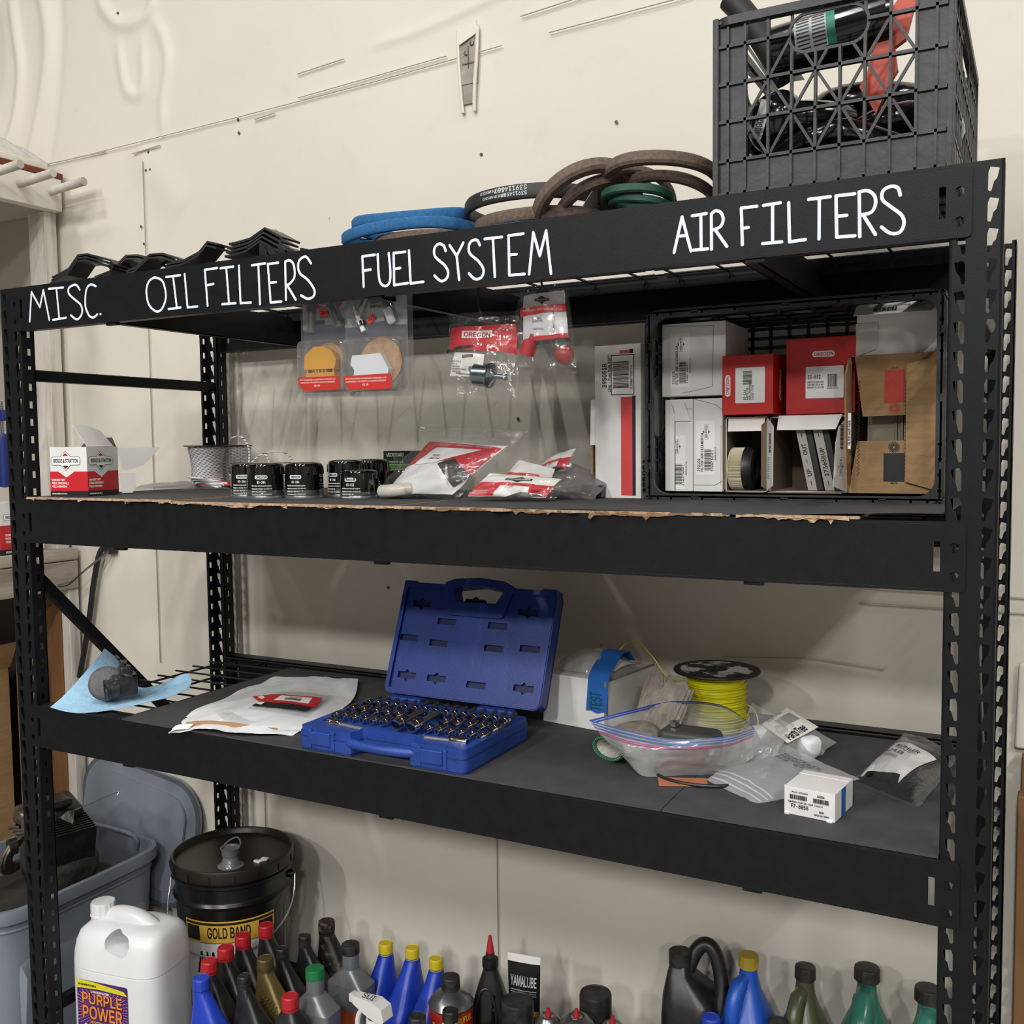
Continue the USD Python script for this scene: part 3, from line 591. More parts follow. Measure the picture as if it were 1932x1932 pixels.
part(t, 'body', mv(lathe([(0, -.085), (.034, -.085), (.038, -.08), (.038, .08), (.034, .085), (0, .085)], 36), ry=84), BLK_GLOSS)
def curved_label(r, a0, a1, x0, x1, dr=.0006):
    return grid(lambda U, V: (x0 + (x1 - x0) * U, -(r + dr) * np.cos(np.radians(a0 + (a1 - a0) * V)), (r + dr) * np.sin(np.radians(a0 + (a1 - a0) * V))), 4, 14)
lb = part(t, 'label', mv(curved_label(.038, -35, 40, -.045, .012), ry=-6), mat('label_grey', '#a9adb0', .5))
part(lb, 'green_stripe', mv(curved_label(.038, -35, 40, .000, .012, .001), ry=-6), mat('label_green', '#1f7a63', .5))
part(lb, 'small_print', [mv(curved_label(.038, a, a + 3, x, x + .018, .001), ry=-6) for a in range(-30, 38, 8) for x in (-.042, -.02)], INK)
def shroud(name, label, loc, rz, seed, s=1.0, m=None):
    """a glossy blower housing: spiral scroll with a collar and vanes"""
    t = thing(name, label, 'engine part', loc, rz)
    a = np.linspace(0, 1.75 * np.pi, 26); R0 = (.045 + .022 * a / a[-1]) * s
    part(t, 'scroll', tube(np.stack([R0 * np.cos(a), R0 * np.sin(a), .004 * np.sin(a * 2 + seed)], 1), .021 * s * (.75 + .35 * a / a[-1]), 14), m or BLK_GLOSS)
    part(t, 'collar', lathe([(.018 * s, -.02 * s), (.04 * s, -.02 * s), (.042 * s, .012 * s), (.03 * s, .022 * s), (.02 * s, .02 * s), (.018 * s, -.02 * s)], 28), m or BLK_GLOSS)
    part(t, 'vane', [mv(bx(.02 * s, -.002, .01 * s, .044 * s, .002, .024 * s), rz=k * 45) for k in range(8)], m or BLK_PLASTIC)
    return t
shroud('engine_shroud', 'glossy black blower housing seen through the crate lattice at the left', (1.672, .16, 2.10), 30, 1, 1.15)
shroud('engine_shroud', 'glossy black blower housing seen through the crate lattice at the right', (1.81, .20, 2.085), 130, 2, 1.2)
shroud('engine_shroud', 'glossy black blower housing at the bottom of the crate near the front', (1.735, .13, 2.035), 210, 3, 1.1)
shroud('engine_shroud', 'glossy black blower housing far back in the standing crate', (1.72, .36, 2.06), 80, 4, 1.4)
shroud('engine_shroud', 'glossy black blower housing leaning up in the middle of the standing crate', (1.76, .26, 2.135), 160, 5, 1.5)
t = thing('engine_part', 'broad black air cleaner cover behind the other parts in the standing crate', 'engine part', (1.745, .33, 2.11))
part(t, 'cover', noise3(rbx(-.13, -.03, -.10, .13, .03, .075, .025, 4), .006, 14, 8), BLK_GLOSS)
part(t, 'rib', [rbx(x - .004, -.036, -.08, x + .004, -.026, .055, .003) for x in (-.09, -.045, 0, .045, .09)], BLK_PLASTIC, kind='stuff')
t = thing('engine_part', 'long curved black duct lying across the crate under the orange shroud', 'engine part', (1.745, .09, 2.05))
part(t, 'duct', tube([(-.12, .02, -.02), (-.06, -.01, .0), (.01, -.02, .012), (.07, .0, -.008), (.13, .03, -.03)], [.020] * 33, 14, smooth=8), BLK_GLOSS)
part(t, 'duct_end', mv(lathe([(.010, 0), (.024, 0), (.025, .012), (.010, .012), (.010, 0)], 20), .128, .03, -.03, ry=90), BLK_PLASTIC)
t = thing('engine_part', 'black rubber handle leaning out of the upper left corner of the crate', 'engine part', (1.628, .14, 2.225))
part(t, 'grip', tube([(-.05, -.0, .085), (-.028, 0, .058), (.0, .0, .015), (.035, .01, -.05)], .019, 14, smooth=6), mat('rubber', '#222223', .6))
part(t, 'bracket', [hull([(.02, -.01, -.02), (.05, -.01, -.06), (.06, .02, -.05), (.03, .02, .0)])], BLK_GLOSS)
t = thing('engine_part', 'black cover with a small grey name plate behind the left lattice of the crate', 'engine part', (1.66, .075, 2.10))
part(t, 'cover', [noise3(mv(trimesh.creation.icosphere(3, .045), 0, .03, 0), .004, 30, 2)], BLK_GLOSS)
F = Face((-.012, -.017, -.034), (.28, 0, .96), (-.96, 0, .28))
nm = part(t, 'name_plate', F.rect(0, 0, .055, .016, .001, .0), mat('plate_grey', '#8e8f8f', .4, .4)); part(nm, 'lettering', F.text('BRIGGS', .003, .004, .009, w=.028, lift=.0012), INK)

# ---------------------------------------------------------------- drive belts
BELT_BLUE = mat('blue_belt', '#1f5a8c', .8, color2='#2b6da3', vscale=160, bump=.5, bscale=600)
BELT_BROWN = mat('brown_belt', '#5a4a43', .85, color2='#75645a', vscale=150, bump=.5, bscale=600)
BELT_BLACK = mat('black_belt', '#1b1c1e', .55, color2='#262729', vscale=60)
BELT_GREEN = mat('green_belt', '#123d30', .6, color2='#1a4d3c', vscale=60)
def loop(cx, cy, cz, a, b, tilt=0, roll=0, rz=0, n=72, p=2.2, wob=0.0, seed=0):
    t_ = np.arange(n) * 2 * np.pi / n; c, s = np.cos(t_), np.sin(t_)
    P = np.stack([np.sign(c) * np.abs(c) ** (2 / p) * a, np.sign(s) * np.abs(s) ** (2 / p) * b, wob * np.sin(2 * t_ + seed) + wob * .5 * np.sin(3 * t_ + seed * 2)], 1)
    M = Rot(rz, (0, 0, 1)) @ Rot(tilt, (1, 0, 0)) @ Rot(roll, (0, 1, 0))
    return P @ M[:3, :3].T + np.array((cx, cy, cz)), M[:3, 2]
def belt(label, m, w, h, *a, **k):
    P, ax = loop(*a, **k); o = single('drive_belt', band(P, w, h, True, ax), m, label, 'belt', k.get('group'), 40); return o
belt('upper blue drive belt lying on the other blue belt on the top level', BELT_BLUE, .013, .020, .985, .155, 2.036, .118, .085, wob=.003, seed=1, p=2.4)
belt('lower blue drive belt resting on a brown belt at the left of the top level', BELT_BLUE, .013, .020, .985, .135, 2.014, .128, .085, wob=.002, seed=3, p=2.4)
belt('third blue drive belt lying flat under the black belt', BELT_BLUE, .011, .011, 1.205, .165, 1.990, .13, .11, wob=.002, seed=2)
belt('brown drive belt underneath the two blue belts', BELT_BROWN, .012, .020, 1.02, .135, 1.993, .095, .08, p=2.2)
P_, ax_ = loop(1.232, .165, 2.036, .125, .105, tilt=-4)
bb = thing('drive_belt', 'black drive belt with white part number, on a brown belt', 'belt')
part(bb, 'band', band(P_, .011, .024, True, ax_), BELT_BLACK)
def on_loop(txt, s0, h, P, ax, lift, up, z):
    """letters set along the outside of a loop, upside down, reading from s0 towards -x"""
    m = text_flat(txt, True).copy(); m.apply_scale((h, h, .03)); v = np.array(m.vertices); out = []
    Q = P[np.arange(len(P))]; d = np.linalg.norm(np.roll(Q, -1, 0) - Q, axis=1); cum = np.concatenate([[0], np.cumsum(d)]); L = cum[-1]
    QQ = np.vstack([Q, Q[:1]]); pos = lambda s: np.stack([np.interp(s % L, cum, QQ[:, k]) for k in range(3)], 1)
    s = s0 * L - v[:, 0]; p = pos(s); q = pos(s + .002) - pos(s - .002); q /= np.linalg.norm(q, axis=1, keepdims=True); n = np.cross(q, ax)
    m.vertices = p + n * (.0056 + v[:, 2:3] * .01 + lift) + np.outer(z - v[:, 1], ax); m.fix_normals(); return m
part(bb, 'lettering', [on_loop('539114557', .795, .0075, P_, ax_, 0, True, .009), on_loop('539114557', .795, .0058, P_, ax_, 0, True, -.001), on_loop('MADE IN MEXICO', .745, .0045, P_, ax_, 0, True, .008), on_loop('MADE IN MEXICO', .745, .004, P_, ax_, 0, True, -.002)], mat('belt_print', '#c9cccd', .6), False)
belt('brown drive belt below the black numbered belt', BELT_BROWN, .013, .021, 1.245, .155, 2.004, .115, .09, tilt=-2)
belt('front thick brown belt loop tipped up against the white card sleeve', BELT_BROWN, .020, .024, 1.338, .125, 2.026, .080, .085, tilt=-16, roll=-30, p=2.0)
belt('rear thick brown belt loop tipped up against the white card sleeve', BELT_BROWN, .016, .020, 1.355, .145, 2.019, .068, .07, tilt=-16, roll=-26, p=2.0)
belt('widest brown belt loop on top at the right of the belt pile', BELT_BROWN, .016, .021, 1.466, .150, 2.040, .092, .100, tilt=-16, p=2.1, wob=.003, seed=1)
belt('brown belt loop just inside the widest one at the right of the pile', BELT_BROWN, .013, .017, 1.468, .170, 2.026, .076, .082, tilt=-14, roll=4, p=2.1)
belt('small brown belt loop between sleeve and widest belt', BELT_BROWN, .012, .014, 1.415, .17, 2.030, .055, .085, tilt=-20, roll=-14, p=2.0)
belt('upper dark green belt loop at the front of the belt pile', BELT_GREEN, .011, .014, 1.447, .085, 2.013, .052, .048, tilt=-6, roll=3)
belt('lower dark green belt loop at the front of the belt pile', BELT_GREEN, .010, .012, 1.452, .090, 2.001, .048, .046, tilt=-4, roll=8)
SLEEVE = mat('sleeve_white', '#d9d7d6', .55)
single('card_sleeve', grid(lambda U, V: (1.345 + .11 * U, .10 + .10 * V, 1.985 + .085 * np.sin(np.pi * (.12 + .62 * U)) - .01 * V), 20, 6, thick=.0012), SLEEVE, 'white card sleeve folded over the tipped brown belts', 'card sleeve')
single('card_sleeve', grid(lambda U, V: (1.475 + .07 * U, .145 + .05 * V, 1.986 + .035 * V + .006 * U), 4, 6, thick=.0012), SLEEVE, 'white card sleeve lying inside the widest brown belt', 'card sleeve')
single('card_tag', bx(1.41, .06, 1.984, 1.47, .075, 1.992), mat('tag_red', '#8d1f24', .5), 'small red tag inside the green belt loops', 'tag')
# ---------------------------------------------------------------- bent black blades, in nested stacks
BLADE = mat('blade_black', '#1d1e20', .38, color2='#2a2b2d', vscale=30)
BLADE_EDGE = mat('blade_edge', '#77797b', .4, .5)
def blade_poly(L, seg, t=.004):
    pts = np.array(seg, float) * L; nrm = np.gradient(pts, axis=0); nrm = np.stack([-nrm[:, 1], nrm[:, 0]], 1); nrm /= np.linalg.norm(nrm, axis=1, keepdims=True)
    return Polygon(np.vstack([pts, (pts + nrm * t)[::-1]]))
GULL = [(0, 0), (.10, .03), (.30, .10), (.47, .27), (.62, .27), (1.0, .16), (1.06, .10)]
def blades(loc, rz, L, n, seg, label, dz=.0065, dx=.004, wid=.055):
    for k in range(n):
        o = plate(blade_poly(L, seg), (0, wid / 2, 0), (1, 0, 0), (0, 0, 1), wid)
        o.apply_transform(Rot(rz, (0, 0, 1))); o.apply_translation((loc[0] + dx * k, loc[1], loc[2] + dz * k))
        single('mower_blade', o, BLADE, label % ['lowest', 'second', 'third', 'fourth', 'fifth'][k], 'blade', None, False)
blades((.120, .06, 1.986), 8, .155, 3, GULL, '%s blade of the bent black stack at the far left of the top level', .006, .003)
blades((.215, .09, 1.988), 14, .17, 2, [(0, 0), (.22, .06), (.46, .24), (.62, .235), (1.0, .13), (1.05, .08)], '%s blade of the wide black stack right of the leftmost one')
blades((.335, .07, 1.986), 10, .125, 2, [(0, 0), (.2, .05), (.48, .24), (.72, .24), (1.0, .14), (1.02, .05)], '%s blade of the low black stack in the middle of the blades')
blades((.455, .07, 1.986), 6, .13, 2, [(0, .03), (.3, .05), (.62, .16), (.78, .30), (.95, .25)], '%s blade of the black stack with upturned ends')
blades((.600, .085, 1.994), 4, .115, 4, [(0, .05), (.15, .06), (.45, .10), (.75, .24), (1.0, .10), (1.10, .05)], '%s blade of the tall wavy black stack right of the others', .0075)
for k, (x, h, s) in enumerate(((.693, .034, 1), (.712, .028, 1), (.738, .026, 1), (.756, .020, 1), (.792, .014, .8))):
    o = plate(Polygon([(0, 0), (0, h), (.004, h), (.024 * s, .010), (.024 * s, 0)]), (x, .085, 1.984), (1, 0, 0), (0, 0, 1), .03)
    single('mower_blade', o, BLADE, '%s small black notched blade standing beside the tall wavy stack' % ['leftmost', 'second', 'third', 'fourth', 'rightmost'][k], 'blade', None, False)
single('bag', mv(pillow(.09, .09, .018, 14, amp=.006, seed=4), .915, .11, 1.985), clear_mat('yellowish_film', (.97, .96, .85), .2), 'small clear bag left of the blue belts', 'plastic bag')
# ================================================================ things on the second level
ZA = Z_A + .0058        # top of the sheets
ZAL = Z_A + .0082       # top of the raised cardboard at the left
def sheet4(c00, c10, c11, c01, bulge=0.0, seed=0, amp=0.0, freq=5.0, p=2.2, toward=(0, -1, .25)):
    """a soft sheet between four corners, bulging out, wrinkled"""
    A, B, C_, D_ = (np.array(k, float) for k in (c00, c10, c11, c01)); tw = np.array(toward, float); tw /= np.linalg.norm(tw)
    def fn(U, V, lift=0.0):
        P = A * ((1 - U) * (1 - V))[..., None] + B * (U * (1 - V))[..., None] + C_ * (U * V)[..., None] + D_ * ((1 - U) * V)[..., None]
        e = np.clip(1 - np.abs(2 * np.clip(U, 0, 1) - 1) ** p, 0, 1) ** .7 * np.clip(1 - np.abs(2 * np.clip(V, 0, 1) - 1) ** p, 0, 1) ** .7
        q = np.stack([U * freq, V * freq, 0 * U + seed * 3.7], -1)
        n = meshkit.fbm(q, 3, seed) - .5; r = np.abs(meshkit.noise(q * 1.3 + 9, seed + 5) - .5) * 2
        return P + tw * (e * bulge + (n + (r - .5) * .6) * amp + lift)[..., None]
    return fn
def quad(fn, a, b, c, d, lift=0.0, nu=14, nv=10, thick=0.0):
    """part of a soft sheet: the (u, v) quadrilateral a b c d"""
    a, b, c, d = (np.array(k, float) for k in (a, b, c, d))
    def g(S, R_):
        q = a * ((1 - S) * (1 - R_))[..., None] + b * (S * (1 - R_))[..., None] + c * (S * R_)[..., None] + d * ((1 - S) * R_)[..., None]
        P = fn(q[..., 0], q[..., 1], lift); return P[..., 0], P[..., 1], P[..., 2]
    return grid(g, nu, nv, thick=thick)
def full(fn, lift=0.0, n=30, thick=0.0): return quad(fn, (0, 0), (1, 0), (1, 1), (0, 1), lift, n, n, thick)
def on_sheet(fn, txt, u, v, h, w, asp, lift=.0012, bold=True, rot=0):
    """letters following a soft sheet: h, w in u, v units; asp = sheet width / height"""
    m = text_flat(txt, bold).copy(); L = m.bounds[1][0] - m.bounds[0][0]; m.apply_scale((w / L, h, 1)); 
    if rot: m.apply_transform(np.diag([asp, 1, 1, 1.0])); m.apply_transform(Rot(rot, (0, 0, 1))); m.apply_transform(np.diag([1 / asp, 1, 1, 1.0]))
    x = np.array(m.vertices); P = fn(u + x[:, 0], v + x[:, 1], lift); m.vertices = P; return m

# ---- open white and red parts carton
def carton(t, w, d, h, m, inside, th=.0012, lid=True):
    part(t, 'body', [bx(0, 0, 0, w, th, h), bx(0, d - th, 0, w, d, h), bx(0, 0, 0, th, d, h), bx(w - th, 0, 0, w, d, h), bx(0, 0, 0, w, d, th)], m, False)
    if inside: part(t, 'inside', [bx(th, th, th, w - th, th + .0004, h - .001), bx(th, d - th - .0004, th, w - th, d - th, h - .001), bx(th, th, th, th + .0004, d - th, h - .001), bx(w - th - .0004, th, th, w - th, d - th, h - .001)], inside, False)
bw = .098
t = thing('carton', 'open white and red parts carton with a raised flap at the left end', 'box', (.113, .020, ZAL), 11)
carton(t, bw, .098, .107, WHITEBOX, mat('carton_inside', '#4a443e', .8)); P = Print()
for F, w_ in ((Face((0, 0, 0), (1, 0, 0), (0, 0, 1)), bw), (Face((bw, 0, 0), (0, 1, 0), (0, 0, 1)), .098)):
    band_ = Polygon([(0, .012), (w_, .012), (w_, .054), (w_ * .66, .054), (w_ * .44, .041), (w_ * .22, .054), (0, .054)])
    P.add('red_band', F.poly(band_, .0002, .0001), RED); P.add('black_band', F.rect(0, 0, w_, .012, .0002, .0001), INK)
    bs_logo(P, F, w_ * .43, .077, w_ * .76)
    for k, s in enumerate(('GENUINE PART', 'PIÈCE ORIGINALE', 'PIEZA GENUINA')): P.add('lettering', F.text(s, .004, .034 - k * .0072, .0042, w=(.036, .044, .040)[k]), WHITEINK)
    P.add('lettering', F.text('MILWAUKEE, WI U.S.A.', .004, .0045, .003, w=.040), WHITEINK)
P.flush(t)
part(t, 'flap', plate(Polygon([(0, 0), (.094, 0), (.070, .038), (.030, .050), (-.018, .052)]), (bw - .001, .002, .107), (-.08, .997, 0), (-.42, 0, .907), .0012), PAPER, False, label='raised white tongue flap')
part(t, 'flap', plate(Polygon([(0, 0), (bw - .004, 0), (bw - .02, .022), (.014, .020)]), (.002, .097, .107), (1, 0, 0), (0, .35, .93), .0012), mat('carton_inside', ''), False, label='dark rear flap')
part(t, 'flap', plate(Polygon([(0, 0), (.094, 0), (.05, .04), (.012, .052), (0, .05)]), (bw, .098, .104), (.62, .78, 0), (.12, .12, -.98), .0012), PAPER, False)
part(t, 'flap', plate(Polygon([(0, 0), (.035, .0), (.032, .028), (.022, .045), (0, .045)]), (bw + .001, .098, .047), (.75, .66, 0), (.1, .1, -.98), .0012), PAPER, False, label='white side flap hanging down')
# ---- flat bags of rope ends behind it
single('flat_bag', mv(pillow(.26, .10, .016, 26, amp=.010, freq=14, seed=3), .10, .42, ZAL, rz=24), clear_mat('grey_film', (.72, .70, .69), .35, hazecol=(.45, .44, .43)), 'flat grey crumpled plastic bag lying behind the open carton', 'plastic bag')
single('flat_bag', mv(pillow(.10, .05, .012, 14, amp=.006, freq=8, seed=7), .185, .44, ZAL + .008, rz=24), RED, 'small red packet on the flat grey bag', 'packet')
# ---- rope spools
ROPE = usdkit.material(stage, '/World/Looks/starter_rope', {'g': ('texture_coordinate', {}), 'w': ('wave_texture', {'scale': 42.0, 'distortion': 0.4, 'bands_direction': 'z'}), 'n': ('noise_texture', {'scale': 300.0}),
        'r': ('rgb_ramp', {'ramp': [(0, lin('#4a4a4c')), (.10, lin('#6a6a6a')), (.16, lin('#e6e6e8')), (1, lin('#ededef'))]}), 'p': ('principled_bsdf', {'roughness': .8})}, [('g.object', 'w.vector'), ('w.fac', 'r.fac'), ('r.color', 'p.base_color')], surface='p.BSDF')
ROPE_W = mat('rope_white', '#e4e4e6', .8, color2='#c9c9cb', vscale=260)
TICK = mat('rope_tick', '#4b4b4e', .8)
def rope_spool(loc, label, r, seed, slant):
    t = thing('rope_spool', label, 'spool', loc); h = .106
    prof = lambda z: r * (1 - .12 * math.sin(math.pi * min(max((z - .01) / (h - .02), 0), 1)) * (1 if slant else .3) - .10 * (1 - z / h) * slant)
    part(t, 'flange', mv(lathe([(0, 0), (.056, 0), (.056, .0025), (0, .0025)], 40), 0, 0, h), BLK_PLASTIC)
    part(t, 'flange', lathe([(0, 0), (.056, 0), (.056, .0025), (0, .0025)], 40), BLK_PLASTIC)
    turns = 24; a = np.linspace(0, 2 * np.pi * turns, turns * 30); z = .004 + (h - .006) * a / a[-1]; rr = np.array([prof(q) for q in z])
    part(t, 'rope', [tube(np.stack([rr * np.cos(a), rr * np.sin(a), z], 1), .0025, 5), lathe([(0, .003), (prof(.003) - .001, .003), (prof(.03) - .001, .03), (prof(.06) - .001, .06), (prof(.09) - .001, .09), (prof(h) - .001, h - .001), (0, h - .001)], 36)], ROPE_W)
    tk = []; r_ = random.Random(seed)
    for k in range(turns):
        for q in range(20):
            an = (q + (k * .37 if slant else k * .5)) * 2 * np.pi / 20; zz = .004 + (h - .006) * (k + an / (2 * np.pi) % 1) / turns; ra = prof(zz) + .0014
            if -math.pi <= math.remainder(an - 5.2, 2 * math.pi) <= 2.2: tk.append(mv(bx(-.0012, -.0022, -.0006, .0013, .0022, .0006), ra * math.cos(an), ra * math.sin(an), zz, rz=math.degrees(an)))
    part(t, 'tracer_fleck', tk, TICK, False, kind='stuff')
    return t
rope_spool((.145, .450, ZAL), 'nearer white rope spool with slanting black flecks and square black flange', .044, 1, 1)
rope_spool((.128, .552, ZAL), 'farther white rope spool behind the nearer one, by the rear post', .050, 2, 0)
t = thing('rope_coil', 'loose coil of white flecked starter rope behind the oil filters', 'rope', (.37, .42, ZA))
rr_ = random.Random(4)
for k in range(9):
    P_, ax_ = loop(rr_.uniform(-.01, .01), rr_.uniform(-.02, .02), .004 + k * .0075, .075 + rr_.uniform(-.012, .008), .055 + rr_.uniform(-.01, .01), tilt=rr_.uniform(-5, 5), roll=rr_.uniform(-5, 5), n=40); part(t, 'turn', tube(P_, .0027, 6, True), ROPE)
part(t, 'loose_end', tube([(-.04, -.02, .06), (-.02, 0, .085), (.02, .01, .094), (.06, .01, .085), (.085, .0, .055)], .0022, 6, smooth=8), ROPE)
part(t, 'loose_end', tube([(-.01, .0, .09), (.004, -.004, .082), (.014, -.006, .065)], .0022, 6, smooth=6), ROPE)
t = thing('rope_end', 'white flecked rope end looping up from the farther spool', 'rope', (0, 0, 0))
part(t, 'strand', tube([(.175, .50, 1.637), (.20, .48, 1.652), (.235, .47, 1.66), (.268, .46, 1.646), (.278, .46, 1.62), (.280, .455, 1.585), (.28, .45, 1.532)], .0026, 7, smooth=8), ROPE)
t = thing('rope_end', 'bundled white rope end lying at the foot of the nearer spool', 'rope', (0, 0, 0))
for k in range(4): part(t, 'strand', tube([(.155 + .004 * k, .40 - .01 * k, ZAL + .012 + .006 * k), (.19, .385 - .012 * k, ZAL + .016 + .005 * k), (.235, .37, ZAL + .012 + .004 * k), (.27, .36 + .01 * k, ZAL + .006 + .003 * k)], .0027, 6, smooth=8), ROPE)

# ---- oil filters
CAN = mat('filter_can', '#0c0c0d', .10, coat=.6)
GASKET = mat('filter_base', '#a5a8aa', .3, .8)
SHRINK = clear_mat('shrink_film', (.93, .93, .94), .05, .14, 60, .8)
def oil_filter(loc, rz, r, h, label, tall=True, num='83-284'):
    t = thing('oil_filter', label, 'oil filter', loc, rz)
    pr = [(0, .004), (r * .97, .004), (r, .007), (r, h * .60), (r * .985, h * .64), (r * .975, h * .88), (r * .93, h * .95), (r * .80, h * .985), (r * .5, h), (0, h)]
    part(t, 'can', lathe(pr, 64), CAN)
    # wrench flats pressed round the dome
    part(t, 'wrench_flat', [mv(hull([(-.0032, 0, 0), (.0032, 0, 0), (-.0026, 0, h * .24), (.0026, 0, h * .24), (0, -.0016, h * .02), (0, -.0012, h * .2)]), r * .985 * math.cos(a), r * .985 * math.sin(a), h * .66, rz=math.degrees(a) + 90) for a in np.arange(14) * 2 * np.pi / 14], CAN, 20, kind='stuff')
    part(t, 'base_rim', lathe([(r * .8, 0), (r * 1.01, 0), (r * 1.02, .003), (r * 1.0, .006), (r * .8, .006), (r * .8, 0)], 48), GASKET)
    part(t, 'shrink_wrap', lathe([(r * 1.005, .004), (r * 1.03, .008), (r * 1.015, h * .14), (r * 1.006, h * .24)], 48), SHRINK)
    def wrapm(m):  # flat print bent round the can
        v = np.array(m.vertices); a = v[:, 0] / r - math.pi / 2; rr = r + .00025 + v[:, 1] * -1; m.vertices = np.stack([rr * np.cos(a), rr * np.sin(a), v[:, 2]], 1); return m
    F = Face((0, 0, 0), (1, 0, 0), (0, 0, 1))
    def sub(m): 
        return wrapm(m.subdivide_to_size(.004) if len(m.faces) < 4000 else m)
    P = Print()
    z0 = h * .60 if tall else h * .66
    P.add('logo_capsule', sub(F.poly(affinity.translate(rrect(.026, .0078, .0037), 0, z0), .0001)), WHITEINK); P.add('lettering', sub(F.text('OREGON', -.0108, z0 - .0021, .0043, w=.0216, lift=.0003)), INK)
    P.add('lettering', sub(F.text(num, -.0085, z0 - .0125, .005, w=.017)), WHITEINK)
    for k in range(4): P.add('lettering', sub(F.text(('Fits Kohler and Kawasaki engines', 'Replaces Kohler 12 050 01', 'Kohler #12-050-01', 'Kawasaki 49065')[k], -.021, z0 - .0185 - k * .0058, .0026, w=(.041, .042, .028, .041)[k])), WHITEINK)
    P.flush(t); return t
HF = .0725
oil_filter((.545, .168, ZA), 20, .0375, HF, 'leftmost black oil filter, half hidden behind its neighbour')
oil_filter((.620, .136, ZA), 28, .0375, HF, 'second black oil filter from the left, standing in front with its label in full view')
oil_filter((.694, .168, ZA), 12, .0385, HF, 'third black oil filter from the left, its label at its left edge')
oil_filter((.748, .236, ZA), -10, .038, HF + .004, 'black oil filter standing behind the gap right of the third one')
oil_filter((.745, .330, ZA), 30, .037, HF + .004, 'black oil filter farthest back, above the small squat one')
oil_filter((.812, .195, ZA), 8, .0385, .057, 'small squat black oil filter standing in front', False, '83-013')
oil_filter((.880, .262, ZA), 40, .038, .057, 'small squat black oil filter half behind the big parts bag', False, '83-013')
# ---- black and green filter carton
t = thing('carton', 'black and green oil filter carton standing behind the filters and the bag', 'box', (.655, .50, ZA), 6)
part(t, 'body', rbx(0, 0, 0, .12, .08, .092, .001), mat('carton_green', '#5a9a2e', .45)); P = Print(); F = Face((0, 0, 0), (1, 0, 0), (0, 0, 1))
P.add('black_band', F.rect(0, .062, .12, .092), INK); P.add('white_line', F.rect(0, .0605, .12, .062), WHITEINK); P.add('lettering', F.text('MICROGARD', .008, .079, .008, w=.045, lift=.0005), WHITEINK); P.add('lettering', F.text('SELECT', .026, .071, .006, w=.026, lift=.0005), mat('carton_green', ''))
P.add('lettering', F.text('EXTENDED LIFE', .010, .0645, .0042, w=.042, lift=.0005), WHITEINK); P.add('picture', F.poly(Polygon([(.0, .02), (.0, .05), (.016, .055), (.035, .03), (.03, .01)]), .0003), BLK_GLOSS); P.flush(t)

# ---- big clear parts bag with white, red and black print
fn = sheet4((.852, .205, ZA + .002), (1.030, .190, ZA + .003), (1.118, .262, 1.628), (.925, .285, 1.640), .034, 3, .012, 4)
t = thing('parts_bag', 'large clear parts bag with white, red and black print, full of white hose', 'parts bag')
part(t, 'insert', quad(fn, (.04, .04), (.97, .06), (.98, .98), (.02, .96), 0, 30, 30), mat('poly_white', '#eeeeee', .35))
P = Print()
P.add('red_field', quad(fn, (-.01, .52), (.60, .60), (.55, .95), (.03, .97), .0012, 20, 12), RED); P.add('red_field', quad(fn, (.58, .62), (.97, .40), (.97, .93), (.55, .955), .0012, 16, 14), RED)
P.add('white_window', quad(fn, (.20, .53), (.50, .56), (.80, .86), (.24, .85), .0020, 14, 10), WHITEINK); P.add('black_field', quad(fn, (.55, .54), (.92, .18), (.985, .40), (.66, .66), .0026, 14, 10), INK)
for k, (s, w_) in enumerate((('GENUINE PART', .15), ('PIÈCE ORIGINALE', .20), ('PIEZA GENUINA', .20))): P.add('lettering', on_sheet(fn, s, .22 + k * .23, .90, .028, w_, 1.4, .0024), WHITEINK)
P.add('lettering', on_sheet(fn, '797007', .33, .68, .035, .10, 1.4, .003), INK); P.add('lettering', on_sheet(fn, 'LINE-FUEL', .33, .63, .03, .16, 1.4, .003), INK)
for k in range(3): P.add('lettering', on_sheet(fn, 'MILWAUKEE WI USA  FABRICADO', .66 + .03 * k, .52 - .06 * k, .02, .2, 1.4, .004, rot=-48), WHITEINK)
P.flush(t)
part(t, 'film', full(sheet4((.835, .20, ZA + .001), (1.050, .180, ZA + .001), (1.140, .258, 1.640), (.915, .280, 1.650), .040, 8, .010, 5)), FILM)
part(t, 'film', full(sheet4((.918, .285, 1.628), (1.12, .27, 1.622), (1.150, .275, 1.655), (.895, .29, 1.668), .006, 12, .006, 6), n=20), FILM, label='empty top end of the bag standing up')
part(t, 'hose', tube([(.868, .195, ZA + .014), (.90, .185, ZA + .016), (.935, .20, ZA + .02)], .013, 14, smooth=5), mat('hose_white', '#d9d4c8', .3))
